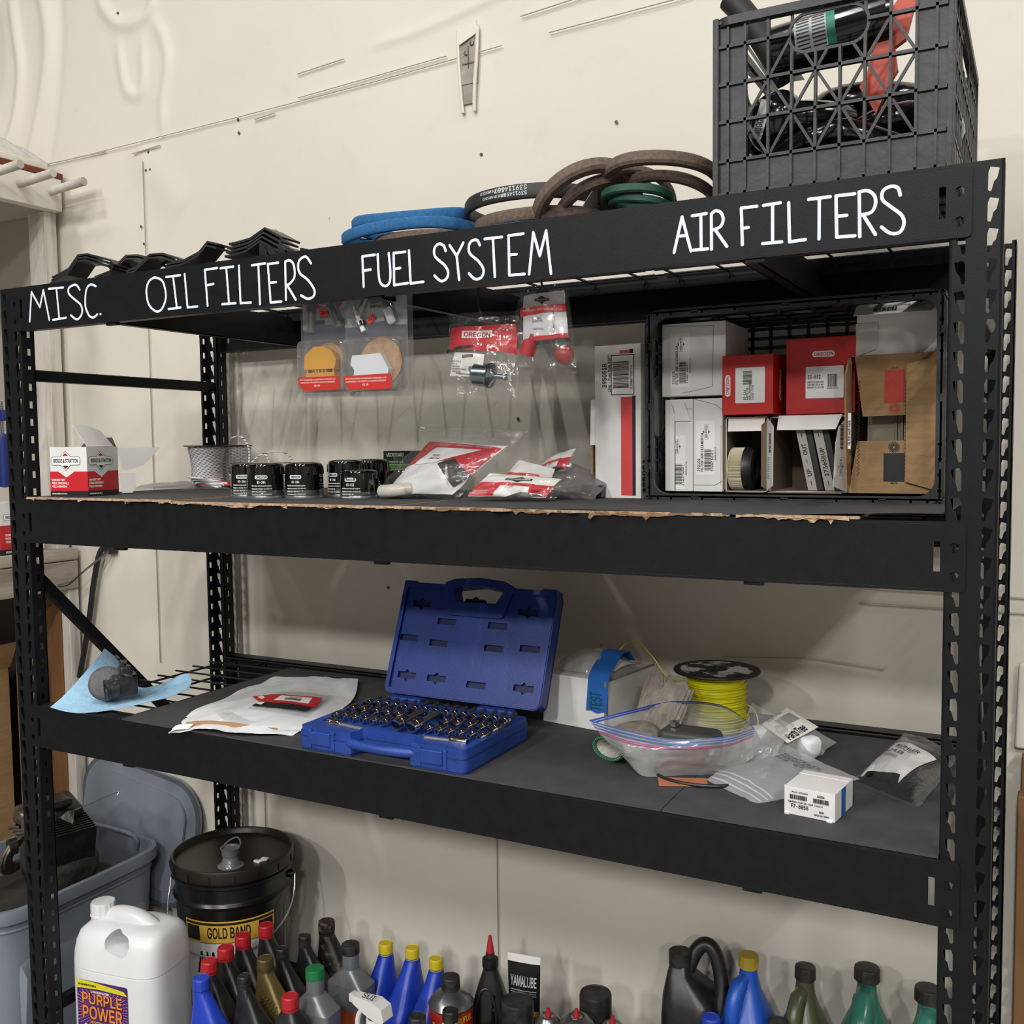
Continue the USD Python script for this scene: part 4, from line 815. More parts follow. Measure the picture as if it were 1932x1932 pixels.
# ---- bags in a heap to the right
def clip_bag(label, c, seed, logo=True, red=True, hz=FILM, amp=.010, bulge=.016):
    fn = sheet4(*c, bulge, seed, amp, 4); t = thing('parts_bag', label, 'parts bag'); P = Print()
    part(t, 'film', full(sheet4(*c, bulge + .004, seed, amp * 1.1, 4)), hz)
    if red:
        part(t, 'insert', quad(fn, (.06, .12), (.90, .08), (.90, .82), (.10, .90), 0, 24, 16), PAPER)
        P.add('red_field', quad(fn, (.06, .14), (.34, .14), (.36, .56), (.09, .58), .001), RED); P.add('red_field', quad(fn, (.70, .12), (.90, .10), (.90, .52), (.66, .52), .001), RED); P.add('red_field', quad(fn, (.3, .48), (.7, .46), (.7, .56), (.3, .58), .001), RED)
        P.add('black_field', quad(fn, (.44, .04), (.86, .12), (.82, .22), (.62, .26), .0014), INK)
        if logo:
            P.add('logo_outline', quad(fn, (.36, .66), (.64, .66), (.64, .74), (.36, .74), .001), INK); P.add('logo_field', quad(fn, (.38, .68), (.62, .68), (.62, .72), (.38, .72), .0016), WHITEINK)
            P.add('logo_triangle', quad(fn, (.44, .74), (.56, .74), (.5, .80), (.5, .80), .001, 4, 4), INK); P.add('logo_triangle', quad(fn, (.5, .60), (.5, .60), (.56, .66), (.44, .66), .001, 4, 4), INK)
            P.add('lettering', on_sheet(fn, 'BRIGGS & STRATTON', .385, .685, .025, .23, 2, .002), INK)
        for k in range(2): P.add('lettering', on_sheet(fn, ('GENUINE PART', 'PIÈCE ORIGINALE')[k], .09, .26 - .07 * k, .045, .18, 2, .0018), WHITEINK)
        P.add('lettering', on_sheet(fn, '493629', .42, .40, .05, .09, 2, .0018), INK)
        P.flush(t)
    return t
clip_bag('front clear parts bag with red and white card at the front edge of the heap', ((1.075, .148, ZA + .002), (1.255, .175, ZA + .003), (1.278, .215, 1.572), (1.098, .195, 1.582)), 21)
clip_bag('clear parts bag with red and white card behind the front one, tilted up', ((1.085, .225, ZA + .006), (1.235, .225, ZA + .010), (1.215, .285, 1.590), (1.125, .285, 1.608)), 22, False)
clip_bag('clear parts bag with red card standing on edge at the back of the heap', ((1.115, .33, ZA + .03), (1.225, .30, ZA + .05), (1.240, .335, 1.632), (1.145, .37, 1.602)), 23, False, amp=.006)
clip_bag('grey crumpled clear bag lying between the heap and the tall carton', ((1.17, .285, ZA + .002), (1.300, .245, ZA + .002), (1.295, .33, 1.562), (1.18, .37, 1.600)), 24, False, False, clear_mat('grey_film2', (.6, .59, .58), .30, hazecol=(.4, .39, .39)), .014, .02)
t = thing('metal_bracket', 'small dark metal part in the grey bag beside the tall carton', 'metal part', (1.275, .30, ZA + .003))
part(t, 'body', [bx(-.02, -.01, 0, .02, .01, .022), mv(lathe([(0, 0), (.008, 0), (.008, .02), (0, .02)], 14), -.024, 0, .012, ry=90)], mat('dark_steel', '#3a3d40', .35, .8))

# ---- tall fuel line carton
t = thing('carton', 'tall white fuel line carton with red and black stripe standing left of the lying crate', 'box', (1.272, .315, ZA), -3)
fw, fh = .094, .285
part(t, 'body', rbx(0, 0, 0, fw, .13, fh, .0015), WHITEBOX); F = Face((0, 0, 0), (1, 0, 0), (0, 0, 1)); P = Print()
P.add('stripe', F.rect(.054, .006, .077, .188), mat('stripe_red', '#cf4546', .5)); P.add('stripe', F.rect(.077, .006, .0835, .190), INK); P.add('stripe', F.rect(.052, .268, .072, .274), mat('stripe_red', '')); P.add('stripe', F.rect(.072, .268, .079, .2755), INK)
fr = sbox(.034, .192, .081, .266).difference(sbox(.0355, .1935, .0795, .2645)); P.add('barcode', F.poly(fr), INK); P.add('barcode', F.bars(.038, .205, .032, .049, 5, True), INK)
P.add('lettering', F.text('0 24847 09677 4', .0775, .203, .0048, rot=90, squeeze=.75), INK); P.add('lettering', F.text('395051R', .025, .206, .0085, rot=90, squeeze=.85), INK); P.add('lettering', F.text('Line - Fuel Bulk 25FT', .033, .198, .0050, rot=90, squeeze=.98), INK); P.flush(t)
F2 = Face((fw, 0, 0), (0, 1, 0), (0, 0, 1)); part(t, 'lettering', F2.text('395051', .018, .01, .012, rot=90), INK, False)
part(t, 'flap', plate(Polygon([(0, 0), (.012, 0), (.012, .085), (.002, .085)]), (-.0115, .004, .100), (1, .1, 0), (0, 0, 1), .0014), PAPER, False, label='white side tab standing out')
part(t, 'flap', bx(-.014, .012, .001, -.0105, .10, .105), CARD, False, label='brown corrugated inner flap'); part(t, 'flap', bx(-.010, .03, .19, -.0065, .11, .283), CARD, False, label='brown corrugated inner flap')

# ---- crate lying on its side, and the cartons in it
cr = thing('plastic_crate', 'black plastic crate lying on its side full of air filter cartons', 'crate', (1.388, .56, ZA + .0015), 0, None, 90)
crate_parts(cr, .490, .333, .278)
ZF = ZA + .0135
def box_thing(label, x0, x1, y0, y1, z0, z1, m=WHITEBOX, rz=0, r=.0012):
    t = thing('carton', label, 'box', (x0, y0, z0), rz); part(t, 'body', rbx(0, 0, 0, x1 - x0, y1 - y0, z1 - z0, r), m); return t, Face((0, -.0002, 0), (1, 0, 0), (0, 0, 1)), Face((x1 - x0 + .0002, 0, 0), (0, 1, 0), (0, 0, 1))
def filter_label(P, F, x, y, num, bars=True, w=.026):
    """address-like label: number, words, bar code and small emblem, all reading upwards"""
    P.add('label', F.rect(x - .004, y - .006, x + w + .006, y + .092, .0002, .0), mat('label_white', '#efefee', .45))
    P.add('lettering', F.text(num, x + .0045, y, .0048, rot=90, squeeze=.95), INK); P.add('lettering', F.text('FILTER-AIR CLEANER CA', x + .0105, y, .0046, rot=90, squeeze=.9), INK)
    if bars: P.add('barcode', F.bars(x + .0125, y + .002, .0125, .040, len(num) + int(num), True), INK)
    P.add('lettering', F.text('0 24847 34249 1', x + .0292, y + .001, .0036, rot=90, squeeze=.9), INK); P.add('lettering', F.text('MADE IN U.S.', x + .034, y + .020, .0028, rot=90), INK_GREY)
    bs_logo(P, F, x + .016, y + .072, .026, False, 90)
def seam(P, F, pts, w=.0005): P.add('flap_edge', F.poly(LineString(pts).buffer(w, cap_style='flat'), .0002, .0), INK_GREY)
t, F, F2 = box_thing('large white air filter carton in the upper left of the lying crate', 1.398, 1.516, .335, .50, ZF + .173, ZF + .305, rz=1); P = Print()
filter_label(P, F, .020, .022, '792105'); seam(P, F, [(.002, .128), (.096, .124), (.094, .016), (.052, .008), (.002, .002)]); bs_logo(P, F2, .055, .05, .07, False)
P.add('red_band', F2.rect(.002, .020, .012, .058), RED); P.add('black_band', F2.rect(.002, .006, .012, .020), INK); P.flush(t)
part(t, 'flap', bx(.004, -.0016, .002, .052, -.0004, .006), PAPER, False)
t, F, F2 = box_thing('white filter carton at the lower left of the lying crate, beside the rim', 1.405, 1.4565, .335, .53, ZF, ZF + .168); P = Print()
filter_label(P, F, .006, .010, '792101'); seam(P, F, [(.018, .002), (.018, .150), (.050, .150)]); P.flush(t)
part(t, 'flap', plate(Polygon([(0, 0), (.030, 0), (.018, .034), (0, .034)]), (.018, -.0012, .128), (1, 0, 0), (0, -.1, 1), .001), PAPER, False); part(t, 'flap', plate(Polygon([(0, 0), (.018, 0), (.018, .14), (.012, .158), (0, .166)]), (.0, -.001, .001), (1, -.12, 0), (0, 0, 1), .001), PAPER, False)
t, F, F2 = box_thing('white filter carton second from the left at the bottom of the lying crate', 1.4575, 1.5110, .335, .53, ZF, ZF + .168); P = Print()
filter_label(P, F, .008, .036, '792101'); seam(P, F, [(.0, .168), (.042, .156), (.0535, .146)]); seam(P, F, [(.0, .012), (.040, .012), (.0535, .02)]); P.flush(t)
t, F, F2 = box_thing('small bright red air filter carton in the middle of the lying crate', 1.5135, 1.6035, .325, .43, ZF + .137, ZF + .241, mat('orange_red_card', '#c9211a', .35)); P = Print()
oregon(P, F, .010, .051, .038, .0098, 90); P.add('label', F.rect(.0235, .020, .0755, .082, .0002, 0, .002), mat('label_white', '')); P.add('barcode', F.bars(.037, .052, .016, .024, 3, True), INK)
for k, s in enumerate(('30-164', 'AIR FILTER', 'REPL. KAWASAKI', '11013-7019')): P.add('lettering', F.text(s, .042 + k * .0045, .025, .0034 if k else .0040, rot=90, squeeze=.85), INK)
oregon(P, F2, .050, .052, .055, .012, 90); P.flush(t)
t, F, F2 = box_thing('large dark red air filter carton behind the small red one', 1.616, 1.733, .365, .50, ZF + .136, ZF + .268, REDBOX); P = Print()
oregon(P, F, .064, .103, .038, .0105); P.add('label', F.rect(.034, .027, .098, .082, .0002, 0, .002), mat('label_white', ''))
P.add('lettering', F.text('30-832', .037, .061, .0062, w=.022), INK)
for k, s in enumerate(('AIR FILTER SHOP PACK', 'CONTAINS 6 PCS OF REPL', 'HONDA #17211-ZL8-000')): P.add('lettering', F.text(s, .037, .0535 - .0045 * k, .0030, w=.028), INK)
P.add('barcode', F.bars(.071, .046, .017, .022, 9), INK); P.add('lettering', F.text('24589 0832 1', .070, .0425, .0025, w=.019), INK); P.flush(t)
# open carton with a round pleated filter
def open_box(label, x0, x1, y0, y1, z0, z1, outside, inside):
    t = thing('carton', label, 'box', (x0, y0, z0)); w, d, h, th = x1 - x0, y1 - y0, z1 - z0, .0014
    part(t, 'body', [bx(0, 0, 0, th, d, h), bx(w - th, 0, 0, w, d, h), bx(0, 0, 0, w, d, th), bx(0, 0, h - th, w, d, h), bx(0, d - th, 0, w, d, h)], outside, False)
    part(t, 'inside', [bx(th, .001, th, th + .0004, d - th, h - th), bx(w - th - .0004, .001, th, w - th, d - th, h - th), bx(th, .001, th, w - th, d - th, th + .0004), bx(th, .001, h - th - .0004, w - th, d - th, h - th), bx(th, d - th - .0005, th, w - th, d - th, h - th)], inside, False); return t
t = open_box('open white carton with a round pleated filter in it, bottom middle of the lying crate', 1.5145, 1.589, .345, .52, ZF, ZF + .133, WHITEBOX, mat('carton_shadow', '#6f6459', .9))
part(t, 'flap', plate(Polygon([(0, 0), (.066, 0), (.064, -.026), (.002, -.026)]), (.005, 0, .131), (1, 0, 0), (0, .45, .9), .001), PAPER, False, label='white top flap hanging over the opening')
F = Face((.074, 0, .0), (.55, -.83, 0), (0, 0, 1)); fl = part(t, 'flap', F.poly(Polygon([(0, .002), (.030, .012), (.032, .115), (.0, .131)]), .001), WHITEBOX, False, label='right flap opened towards the viewer')
part(fl, 'barcode', F.bars(.012, .07, .010, .035, 12, True, .0012), INK, False); part(fl, 'lettering', dashes(F, .006, .06, .008, 10, .002, .004, 3, .0012), INK_GREY, False)
part(t, 'flap', plate(Polygon([(0, .002), (.012, .012), (.012, .12), (0, .131)]), (0, 0, 0), (-.5, -.86, 0), (0, 0, 1), .001), KRAFT, False, label='left flap edge')
part(t, 'flap', bx(.002, -.014, -.0005, .072, 0, .0008), KRAFT, False)
f = thing('round_filter', 'round pleated paper air filter with black rubber ends in the open white carton', 'air filter', (1.5315, .375, ZF + .0405))
n_ = 90; a = np.arange(n_ * 2) * np.pi / n_; r2 = np.where(np.arange(n_ * 2) % 2, .0385, .0345)
ring = lambda x: np.stack([np.full(n_ * 2, x), r2 * np.cos(a), r2 * np.sin(a)], 1)
part(f, 'pleats', loft([ring(-.011), ring(.013)]), mat('filter_paper', '#d9d0b8', .8), 20)
part(f, 'end_ring', mv(lathe([(.012, 0), (.0395, 0), (.0395, .006), (.033, .016), (.020, .017), (.012, .010), (.012, 0)], 48), .0125, 0, 0, ry=90), BLK_PLASTIC)
part(f, 'end_ring', mv(lathe([(0, 0), (.0385, 0), (.0385, .0015), (0, .0015)], 48), -.0125, 0, 0, ry=90), mat('filter_edge', '#cfc6ae', .7))
# open kraft carton with two panel filters
t = open_box('open carton with two flat panel filters in it, bottom of the lying crate', 1.5905, 1.7255, .355, .53, ZF, ZF + .132, WHITEBOX, KRAFT)
part(t, 'flap', plate(Polygon([(0, 0), (.108, 0), (.098, -.026), (-.002, -.026)]), (.016, -.001, .134), (1, 0, 0), (0, .2, .98), .001), PAPER, False, label='white top flap hanging over the opening')
part(t, 'flap', plate(Polygon([(0, .002), (.026, .010), (.026, .118), (0, .131)]), (.0, 0, 0), (-.30, -.95, 0), (0, 0, 1), .001), KRAFT, False, label='brown left flap'); 
F = Face((.134, 0, 0), (.25, -.97, 0), (0, 0, 1)); F3 = Face((.116, -.040, .0), (.42, .9, 0), (0, 0, 1)); fl = part(t, 'flap', F3.poly(Polygon([(.0, .012), (.006, .085), (.014, .112), (.042, .131), (.042, .0)]), .001), WHITEBOX, False, label='right flap bowed inwards')
part(fl, 'barcode', F3.bars(.018, .075, .009, .042, 13, True, .0012), INK, False); bs_ = Print(); bs_logo(bs_, F3, .020, .045, .03, False, 90, .0012); bs_.flush(fl)
part(t, 'flap', bx(.004, -.030, -.0006, .128, 0, .0006), KRAFT, False, label='bottom flap')
for k, (x, lab, words) in enumerate(((.042, 'left', ('UP', 'OUT')), (.071, 'right', ('273638', 'UP')))):
    f = thing('panel_filter', '%s flat air filter with grey printed edge in the open kraft carton' % lab, 'air filter', (1.5905 + x, .362, ZF + .003), 0, None, 0, 0)
    lean = -.024
    fr = hull([(q * .0155 + s * lean * 0 - (z / .115) * .024 + .024, y, z) for q in (0, 1) for y in (0, .10) for z in (0.0, .115) for s in (0,)])
    part(f, 'frame', fr, mat('filter_grey', '#a3a09a', .6), False)
    bk = hull([(.0155 + q * .010 - (z / .115) * .024 + .024, y, z) for q in (0, 1) for y in (.004, .10) for z in (0.0, .112)]); part(f, 'pleats', bk, BLK_PLASTIC, False)
    u = np.array((-.024, 0, .115)); u /= np.linalg.norm(u); Fk = Face((.024 + .0125, -.0002, .006), u, (-u[2], 0, u[0]))
    part(f, 'lettering', [Fk.text(words[0], .020, .002, .007), Fk.text(words[1], .058, .002, .007), Fk.rect(.004, .005, .012, .0062), Fk.rect(.044, .005, .050, .0062), Fk.rect(.090, .005, .098, .0062)], INK, False)
# white carton above the brown one
t, F, F2 = box_thing('white carton marked 152 with a sloping bar code flap, top right of the lying crate', 1.7335, 1.8680, .37, .52, ZF + .233, ZF + .318); P = Print()
part(t, 'flap', plate(Polygon([(0, 0), (.1345, 0), (.120, -.036), (-.001, -.036)]), (.0, -.0005, .0845), (1, 0, 0), (0, .82, .57), .001), PAPER, False, label='sloping white top flap with bar code')
Ft = Face((0, -.0305, .0638), (1, 0, 0), (0, .82, .57)); P.add('barcode', Ft.bars(.030, .008, .038, .014, 17, False, .0014), INK); P.add('lettering', Ft.text('793685 FILTER-A/C CARTRIDGE', .029, .024, .0036, w=.058, lift=.0014), INK_GREY); P.add('lettering', dashes(Ft, .083, .022, .03, 4, .0015, .0035, 5, .0014), INK_GREY)
part(t, 'flap', plate(Polygon([(0, -.006), (.034, .006), (.036, .010), (.036, .050), (0, .050)]), (-.001, -.0014, .004), (1, 0, 0), (0, 0, 1), .001), mat('flap_grey', '#cfcac8', .55), False, label='flap printed 152')
P.add('lettering', F.text('152', .0165, .046, .0075, rot=-90, lift=.0019), INK); P.add('lettering', dashes(F, .004, .012, .028, 3, .0012, .0025, 8, .0019), INK_GREY); P.add('red_band', F2.rect(.01, .01, .03, .06), RED); P.flush(t)
# brown shipping carton, half open
bx0, bx1, bz1 = 1.727, 1.872, ZF + .231
t = open_box('brown corrugated carton half open on a pleated filter, right end of the lying crate', bx0, bx1, .345, .53, ZF, bz1, CARD, KRAFT); w, h = bx1 - bx0, bz1 - ZF; F = Face((0, -.001, 0), (1, 0, 0), (0, 0, 1))
fl = part(t, 'flap', plate(Polygon([(.008, h), (w, h), (w, h - .10), (.022, h - .102), (.016, h - .06)]), (0, .002, 0), (1, 0, 0), (0, 0, 1), .0028), CARD, False, label='upper flap with a red square and seal')
part(fl, 'printed_square', F.rect(.056, h - .080, .088, h - .026), mat('card_red_print', '#b8453c', .8), False)
sun = unary_union([LineString([(.004 * math.cos(q), .004 * math.sin(q)), (.009 * math.cos(q), .009 * math.sin(q))]).buffer(.0006) for q in np.arange(20) * math.pi / 10] + [Point(0, 0).buffer(.003).difference(Point(0, 0).buffer(.002))])
part(fl, 'printed_seal', F.poly(affinity.translate(sun, .072, h - .090)), mat('card_red_print', ''), False); part(fl, 'lettering', F.text('HELPS', .066, h - .0245, .003, w=.011), mat('card_red_print', ''), False)
fl = part(t, 'flap', plate(Polygon([(0, 0), (w, 0), (w, .088), (.014, .088)]), (0, .002, 0), (1, 0, 0), (0, 0, 1), .0028), CARD, False, label='lower flap with a black square and seal')
part(fl, 'printed_square', F.rect(.056, .020, .089, .067), INK, False); part(fl, 'printed_seal', F.poly(affinity.translate(sun, .072, .077)), INK, False); part(fl, 'lettering', F.text('HELPS', .067, .016, .003, w=.011), INK, False)
part(t, 'flap', plate(Polygon([(.091, .020), (w - .001, .004), (w - .001, h - .006), (.091, h - .018)]), (0, -.004, 0), (1, 0, 0), (0, -.02, 1), .0028), CARD, False, label='right flap with glue tracks')
part(t, 'glue_track', [tube([(x + .001 * math.sin(k * 1.7 + x * 90), -.0072, h - .022 - k * .012) for k in range(n2)], .0016, 5, smooth=3) for x, n2 in ((.105, 11), (.130, 11))], clear_mat('dried_glue', (.95, .93, .9), .25), 40)
part(t, 'flap', plate(Polygon([(0, .020), (.022, .010), (.030, .06), (.036, h - .035), (.016, h - .006), (0, h - .01)]), (.004, .0, 0), (-.10, -.99, 0), (0, 0, 1), .003), CARD, False, label='left flap folded out, ragged edge')
cor = [bx(-.0005 + .0016 * (k % 2), -.0008, .03 + k * .0032, .0012 + .0016 * (k % 2), 0, .0318 + k * .0032) for k in range(50)]
part(t, 'corrugation', [mv(m_, .0145, -.001, 0) for m_ in cor] + [mv(m_, .0895, -.0042, 0) for m_ in cor], mat('flute_dark', '#4a3826', .9), False, kind='stuff')
sl = part(t, 'sticker', bx(.0035, -.0335, .075, .0085, -.0325, .135), PAPER, False, label='narrow white sticker'); part(sl, 'lettering', Face((.0035, -.034, .075), (1, 0, 0), (0, 0, 1)).text('FILTER SHOP PACK', .0042, .006, .0032, rot=90), INK, False)
f = thing('panel_filter', 'pleated grey filter visible through the opening of the brown carton', 'air filter', (bx0 + .025, .375, ZF + .085))
part(f, 'pleats', [bx(.0, .003, 0, .040, .006, .052)] + [bx(.040 + k * .0045, 0 if k % 2 else .003, 0, .0435 + k * .0045, .02, .052) for k in range(13)], mat('filter_grey2', '#8f8676', .8), False)

# ---- packs hanging from the wire deck
def hook(t, x, y, z0, z1):
    part(t, 'hook', tube([(x - .004, y, z0), (x - .004, y, z1 + .02), (x, y - .002, z1 + .006), (x + .008, y - .006, z1), (x - .010, y - .006, z1 - .001)], .0019, 7), BLACK_IN)
BLISTER = clear_mat('blister_plastic', (.96, .96, .97), .06, .12, 12, .25, .05)
CARDGREY = mat('card_grey', '#c3c6cc', .4); NAVY = mat('card_navy', '#1d2a55', .4); TAGRED = mat('price_orange', '#ee4a34', .6)
YEL = mat('yellow_plastic', '#e0a51a', .4); FOAM = mat('foam_white', '#e9ecf2', .6); WOOD = mat('ringed_filter', '#c3a27c', .8, color2='#a88862', vscale=3, stretch=(30, 1, 30))
def blister(loc, rz, w, h, label, second):
    t = thing('blister_pack', label, 'blister pack', loc, rz); F = Face((-w / 2, 0, -h), (1, 0, 0), (0, 0, 1)); P = Print()
    cb = h * .555
    part(t, 'card', F.rect(.003, cb, w - .003, h, .0006), CARDGREY, False)
    P.add('navy_field', F.poly(unary_union([sbox(.003, cb, w - .003, cb + h * .09), sbox(w * .24, cb, w * .44, cb + h * .18), sbox(w * .62, cb, w * .80, cb + h * .18), sbox(.016, cb, w * .12, cb + h * .16), sbox(w * .40, cb, w * .64, cb + h * .13)]), .0003, .0006), NAVY)
    if not second:
        P.add('navy_field', F.poly(Polygon([(w * .18, h), (w * .92, h), (w * .86, h - .019), (w * .16, h - .019)]), .0003, .0006), NAVY); P.add('lettering', F.text('Husqvarna', w * .36, h - .0145, .0088, w=w * .44, lift=.001), WHITEINK)
        P.add('red_band', F.poly(Polygon([(w * .28, h - .020), (w * .78, h - .020), (w * .72, h - .029), (w * .28, h - .029)]), .0003, .0006), RED); P.add('lettering', F.text('TUNE-UP KIT', w * .34, h - .0275, .006, w=w * .32, lift=.001), WHITEINK)
        for k, s in enumerate(('ENSEMBLE DE', 'MISE AU POINT', 'CONJUNTO DE')): P.add('lettering', F.text(s, w * .34, h - .036 - k * .006, .0044, w=w * .26, lift=.001), INK)
    else:
        for k, s in enumerate(('ENSEMBLE DE', 'MISE AU POINT', 'CONJUNTO DE', 'ENFOQUE')): P.add('lettering', F.text(s, w * .40, h - .012 - k * .008, .0052, w=w * .22, lift=.001), INK_GREY if k < 3 else INK)
    P.add('lettering', dashes(F, .006, h - .052, .016, 3, .0012, .003, 3, .001), INK_GREY); P.add('lettering', dashes(F, w - .026, h - .050, .018, 4, .0012, .003, 4, .001), INK_GREY)
    P.flush(t)
    # formed pockets of the clear shell
    for (cx, cz, L, a) in ((w * .20, h * .76, .058, 4), (w * .66, h * .78, .056, -24)) if not second else ((w * .26, h * .80, .062, 24), (w * .72, h * .80, .062, -22)):
        m = rbx(-.0095, -.009, -L / 2, .0095, .0, L / 2, .006, 3); part(t, 'pocket', mv(m, -w / 2 + cx, -.001, cz - h, ry=a), BLISTER); part(t, 'pocket_window', mv(ext(rrect(.017, L - .004, .008), .0004), -w / 2 + cx, -.0012, cz - h, rx=90, ry=a) if False else mv(rbx(-.0085, -.0006, -L / 2 + .002, .0085, 0, L / 2 - .002, .0003), -w / 2 + cx, -.0012, cz - h, ry=a), mat('pocket_dark', '#55585c', .5))
    sh_ = sbox(0, 0, w, h).buffer(-.008).buffer(.008); part(t, 'shell', [F.poly(sh_, .0006, .0022), F.poly(affinity.scale(sh_, 1.04, 1.02), .0006, -.012)], BLISTER, False)
    part(t, 'cavity', rbx(-w / 2 + .004, -.030, -h + .006, w / 2 - .006, -.001, -h + cb - .004, .010, 4), BLISTER)
    rb = F.poly(Polygon([(.010, .034), (w * .84, .034 + (.002 if second else 0)), (w * .86, .014), (w * .80, .009), (.022, .009), (.012, .022)]), .0004, .0305); l_ = part(t, 'red_label', rb, mat('label_red', '#b9271f', .45), False)
    part(l_, 'lettering', [F.text('KITS HUSQVARNA CHAINSAWS / CONVIENT AUX', .014, .0275, .0026, w=w * .66, lift=.0311), F.text('HUSQVARNA / SE ADAPTA A LAS MOTOSIERRAS', .015, .0225, .0026, w=w * .64, lift=.0311), F.text('435, 440' if not second else '420, 240', w * .38, .0160, .0036, w=.013, lift=.0311)], mat('label_pink', '#e8c4bd', .5), False)
    part(t, 'price_tag', F.put(mv(ext(sbox(-.009, -.0055, .009, .0055), .0004), w * (.44 if not second else .42), h * (.80 if not second else .71), .0030, rz=2 if not second else 38)), TAGRED, False, label='orange red price sticker')
    part(t, 'lettering', F.put(mv(text_flat('16.99', True).copy().apply_scale((.0045, .0055, .03)), w * (.44 if not second else .42) - .006, h * (.80 if not second else .71) - .002, .0035)), INK, False)
    return t, F
h_ = .192
t, F = blister((.838, .075, 1.916), 5, .118, h_, 'left hanging blister pack with a yellow filter and TUNE-UP KIT card', False)
part(t, 'filter', [mv(plate(Polygon([(-.034, 0), (.034, 0), (.036, .014), (.026, .030), (.008, .038), (-.012, .038), (-.032, .022)]), (0, 0, 0), (1, 0, 0), (0, 0, 1), .012), -.006, -.012, -h_ + .052), bx(-.036, -.024, -h_ + .033, .026, -.010, -h_ + .042), bx(-.038, -.026, -h_ + .048, .028, -.010, -h_ + .053)] + [bx(x, -.024, -h_ + .040, x + .003, -.012, -h_ + .050) for x in (-.034, -.016, -.010, -.002, .006, .022)], YEL, False, label='yellow air filter')
part(t, 'disc', mv(lathe([(0, 0), (.030, 0), (.030, .002), (0, .002)], 40), .004, -.003, -h_ + .068, rx=90), WOOD)
hook(t, 0, .01, .06, -.006)
t, F = blister((.955, .066, 1.913), 6, .128, h_, 'right hanging blister pack with a white foam block, spark plug and price tag', True)
part(t, 'foam_block', plate(Polygon([(-.040, .020), (.030, .020), (.034, .045), (.018, .073), (-.040, .071), (-.044, .055), (-.036, .045)]), (0, -.006, -h_), (1, 0, 0), (0, 0, 1), .016), FOAM, False)
part(t, 'disc', [mv(lathe([(0, 0), (.042, 0), (.042, .002), (0, .002)], 48), .010, -.003, -h_ + .060, rx=90)], WOOD)
pl = part(t, 'spark_plug', mv(join([lathe([(0, 0), (.005, 0), (.005, .012), (.0075, .012), (.0075, .02), (.0045, .024), (.004, .038), (.002, .046), (.002, .05), (0, .05)], 18)]), -.024, -.006, -h_ + .115, ry=-24), mat('porcelain', '#e9e9e9', .25)); part(pl, 'hex', mv(lathe([(0, .010), (.0085, .010), (.0085, .019), (0, .019)], 6), -.024, -.006, -h_ + .115, ry=-24), CHROME, False)
part(t, 'grey_capsule', mv(rbx(-.008, -.012, -.016, .008, -.002, .016, .005, 3), .030, 0, -h_ + .140, ry=-22), FOAM); hook(t, 0, .01, .06, -.006)
# hanging bags
t = thing('parts_bag', 'hanging clear bag with a red OREGON card and a silver fuel filter', 'parts bag')
c = ((1.072, .10, 1.728), (1.228, .085, 1.706), (1.222, .105, 1.858), (1.078, .115, 1.862)); fn = sheet4(*c, .012, 31, .010, 4); P = Print()
part(t, 'card', quad(fn, (.06, .52), (1.0, .50), (.98, .84), (.06, .80), .001), RED); P.add('card_edge', quad(fn, (.0, .48), (.45, .55), (.45, .58), (.0, .53), .0016), INK)
P.add('logo_capsule', quad(fn, (.26, .655), (.68, .67), (.68, .76), (.26, .745), .002), PAPER); P.add('lettering', on_sheet(fn, 'OREGON', .29, .675, .055, .36, 1, .0028), RED)
P.add('label', quad(fn, (.12, .17), (.60, .19), (.62, .45), (.18, .47), .008), PAPER); P.add('logo_capsule', quad(fn, (.30, .40), (.46, .41), (.46, .445), (.30, .435), .0086, 8, 5), INK); P.add('lettering', on_sheet(fn, 'OREGON', .315, .408, .02, .13, 1, .0094), PAPER)
for k, (s, w_) in enumerate((('07-111', .12), ('QTY 1', .07), ('FUEL FILTER', .11), ('REPL. BRIGGS 298090', .2), ('MADE IN CHINA', .13))): P.add('lettering', on_sheet(fn, s, .16, .345 - k * .032, .018, w_, 1, .0094), INK)
P.add('lettering', on_sheet(fn, 'OregonProducts.com', .22, .195, .022, .28, 1, .0094), INK); P.add('barcode', [quad(fn, (.40 + k * .011, .24), (.406 + k * .011, .24), (.406 + k * .011, .30), (.40 + k * .011, .30), .0092, 3, 3) for k in range(16)] and join([quad(fn, (.40 + k * .011, .24), (.406 + k * .011, .24), (.406 + k * .011, .30), (.40 + k * .011, .30), .0092, 3, 3) for k in range(16)]), INK); P.flush(t)
part(t, 'fuel_filter', mv(lathe([(0, -.03), (.004, -.03), (.004, -.026), (.017, -.018), (.020, -.014), (.020, .010), (.022, .011), (.022, .015), (.019, .017), (.008, .022), (.0045, .024), (.0042, .042), (.0055, .043), (.0055, .046), (.0042, .047), (0, .047)], 36), 1.160, .090, 1.750, ry=98), mat('zinc', '#9fb0ba', .2, 1.0))
part(t, 'film', full(sheet4(*c, .026, 33, .012, 4.5)), FILM); part(t, 'film', full(sheet4((1.085, .125, 1.715), (1.245, .11, 1.712), (1.228, .12, 1.85), (1.08, .125, 1.858), -.012, 36, .010, 5)), FILM); hook(t, 1.146, .108, 1.975, 1.853)
t = thing('parts_bag', 'hanging clear bag with a white, red and black printed label, right of the OREGON one', 'parts bag')
c = ((1.232, .085, 1.758), (1.345, .075, 1.752), (1.325, .080, 1.890), (1.236, .085, 1.892)); fn = sheet4(*c, .010, 41, .007, 4); P = Print()
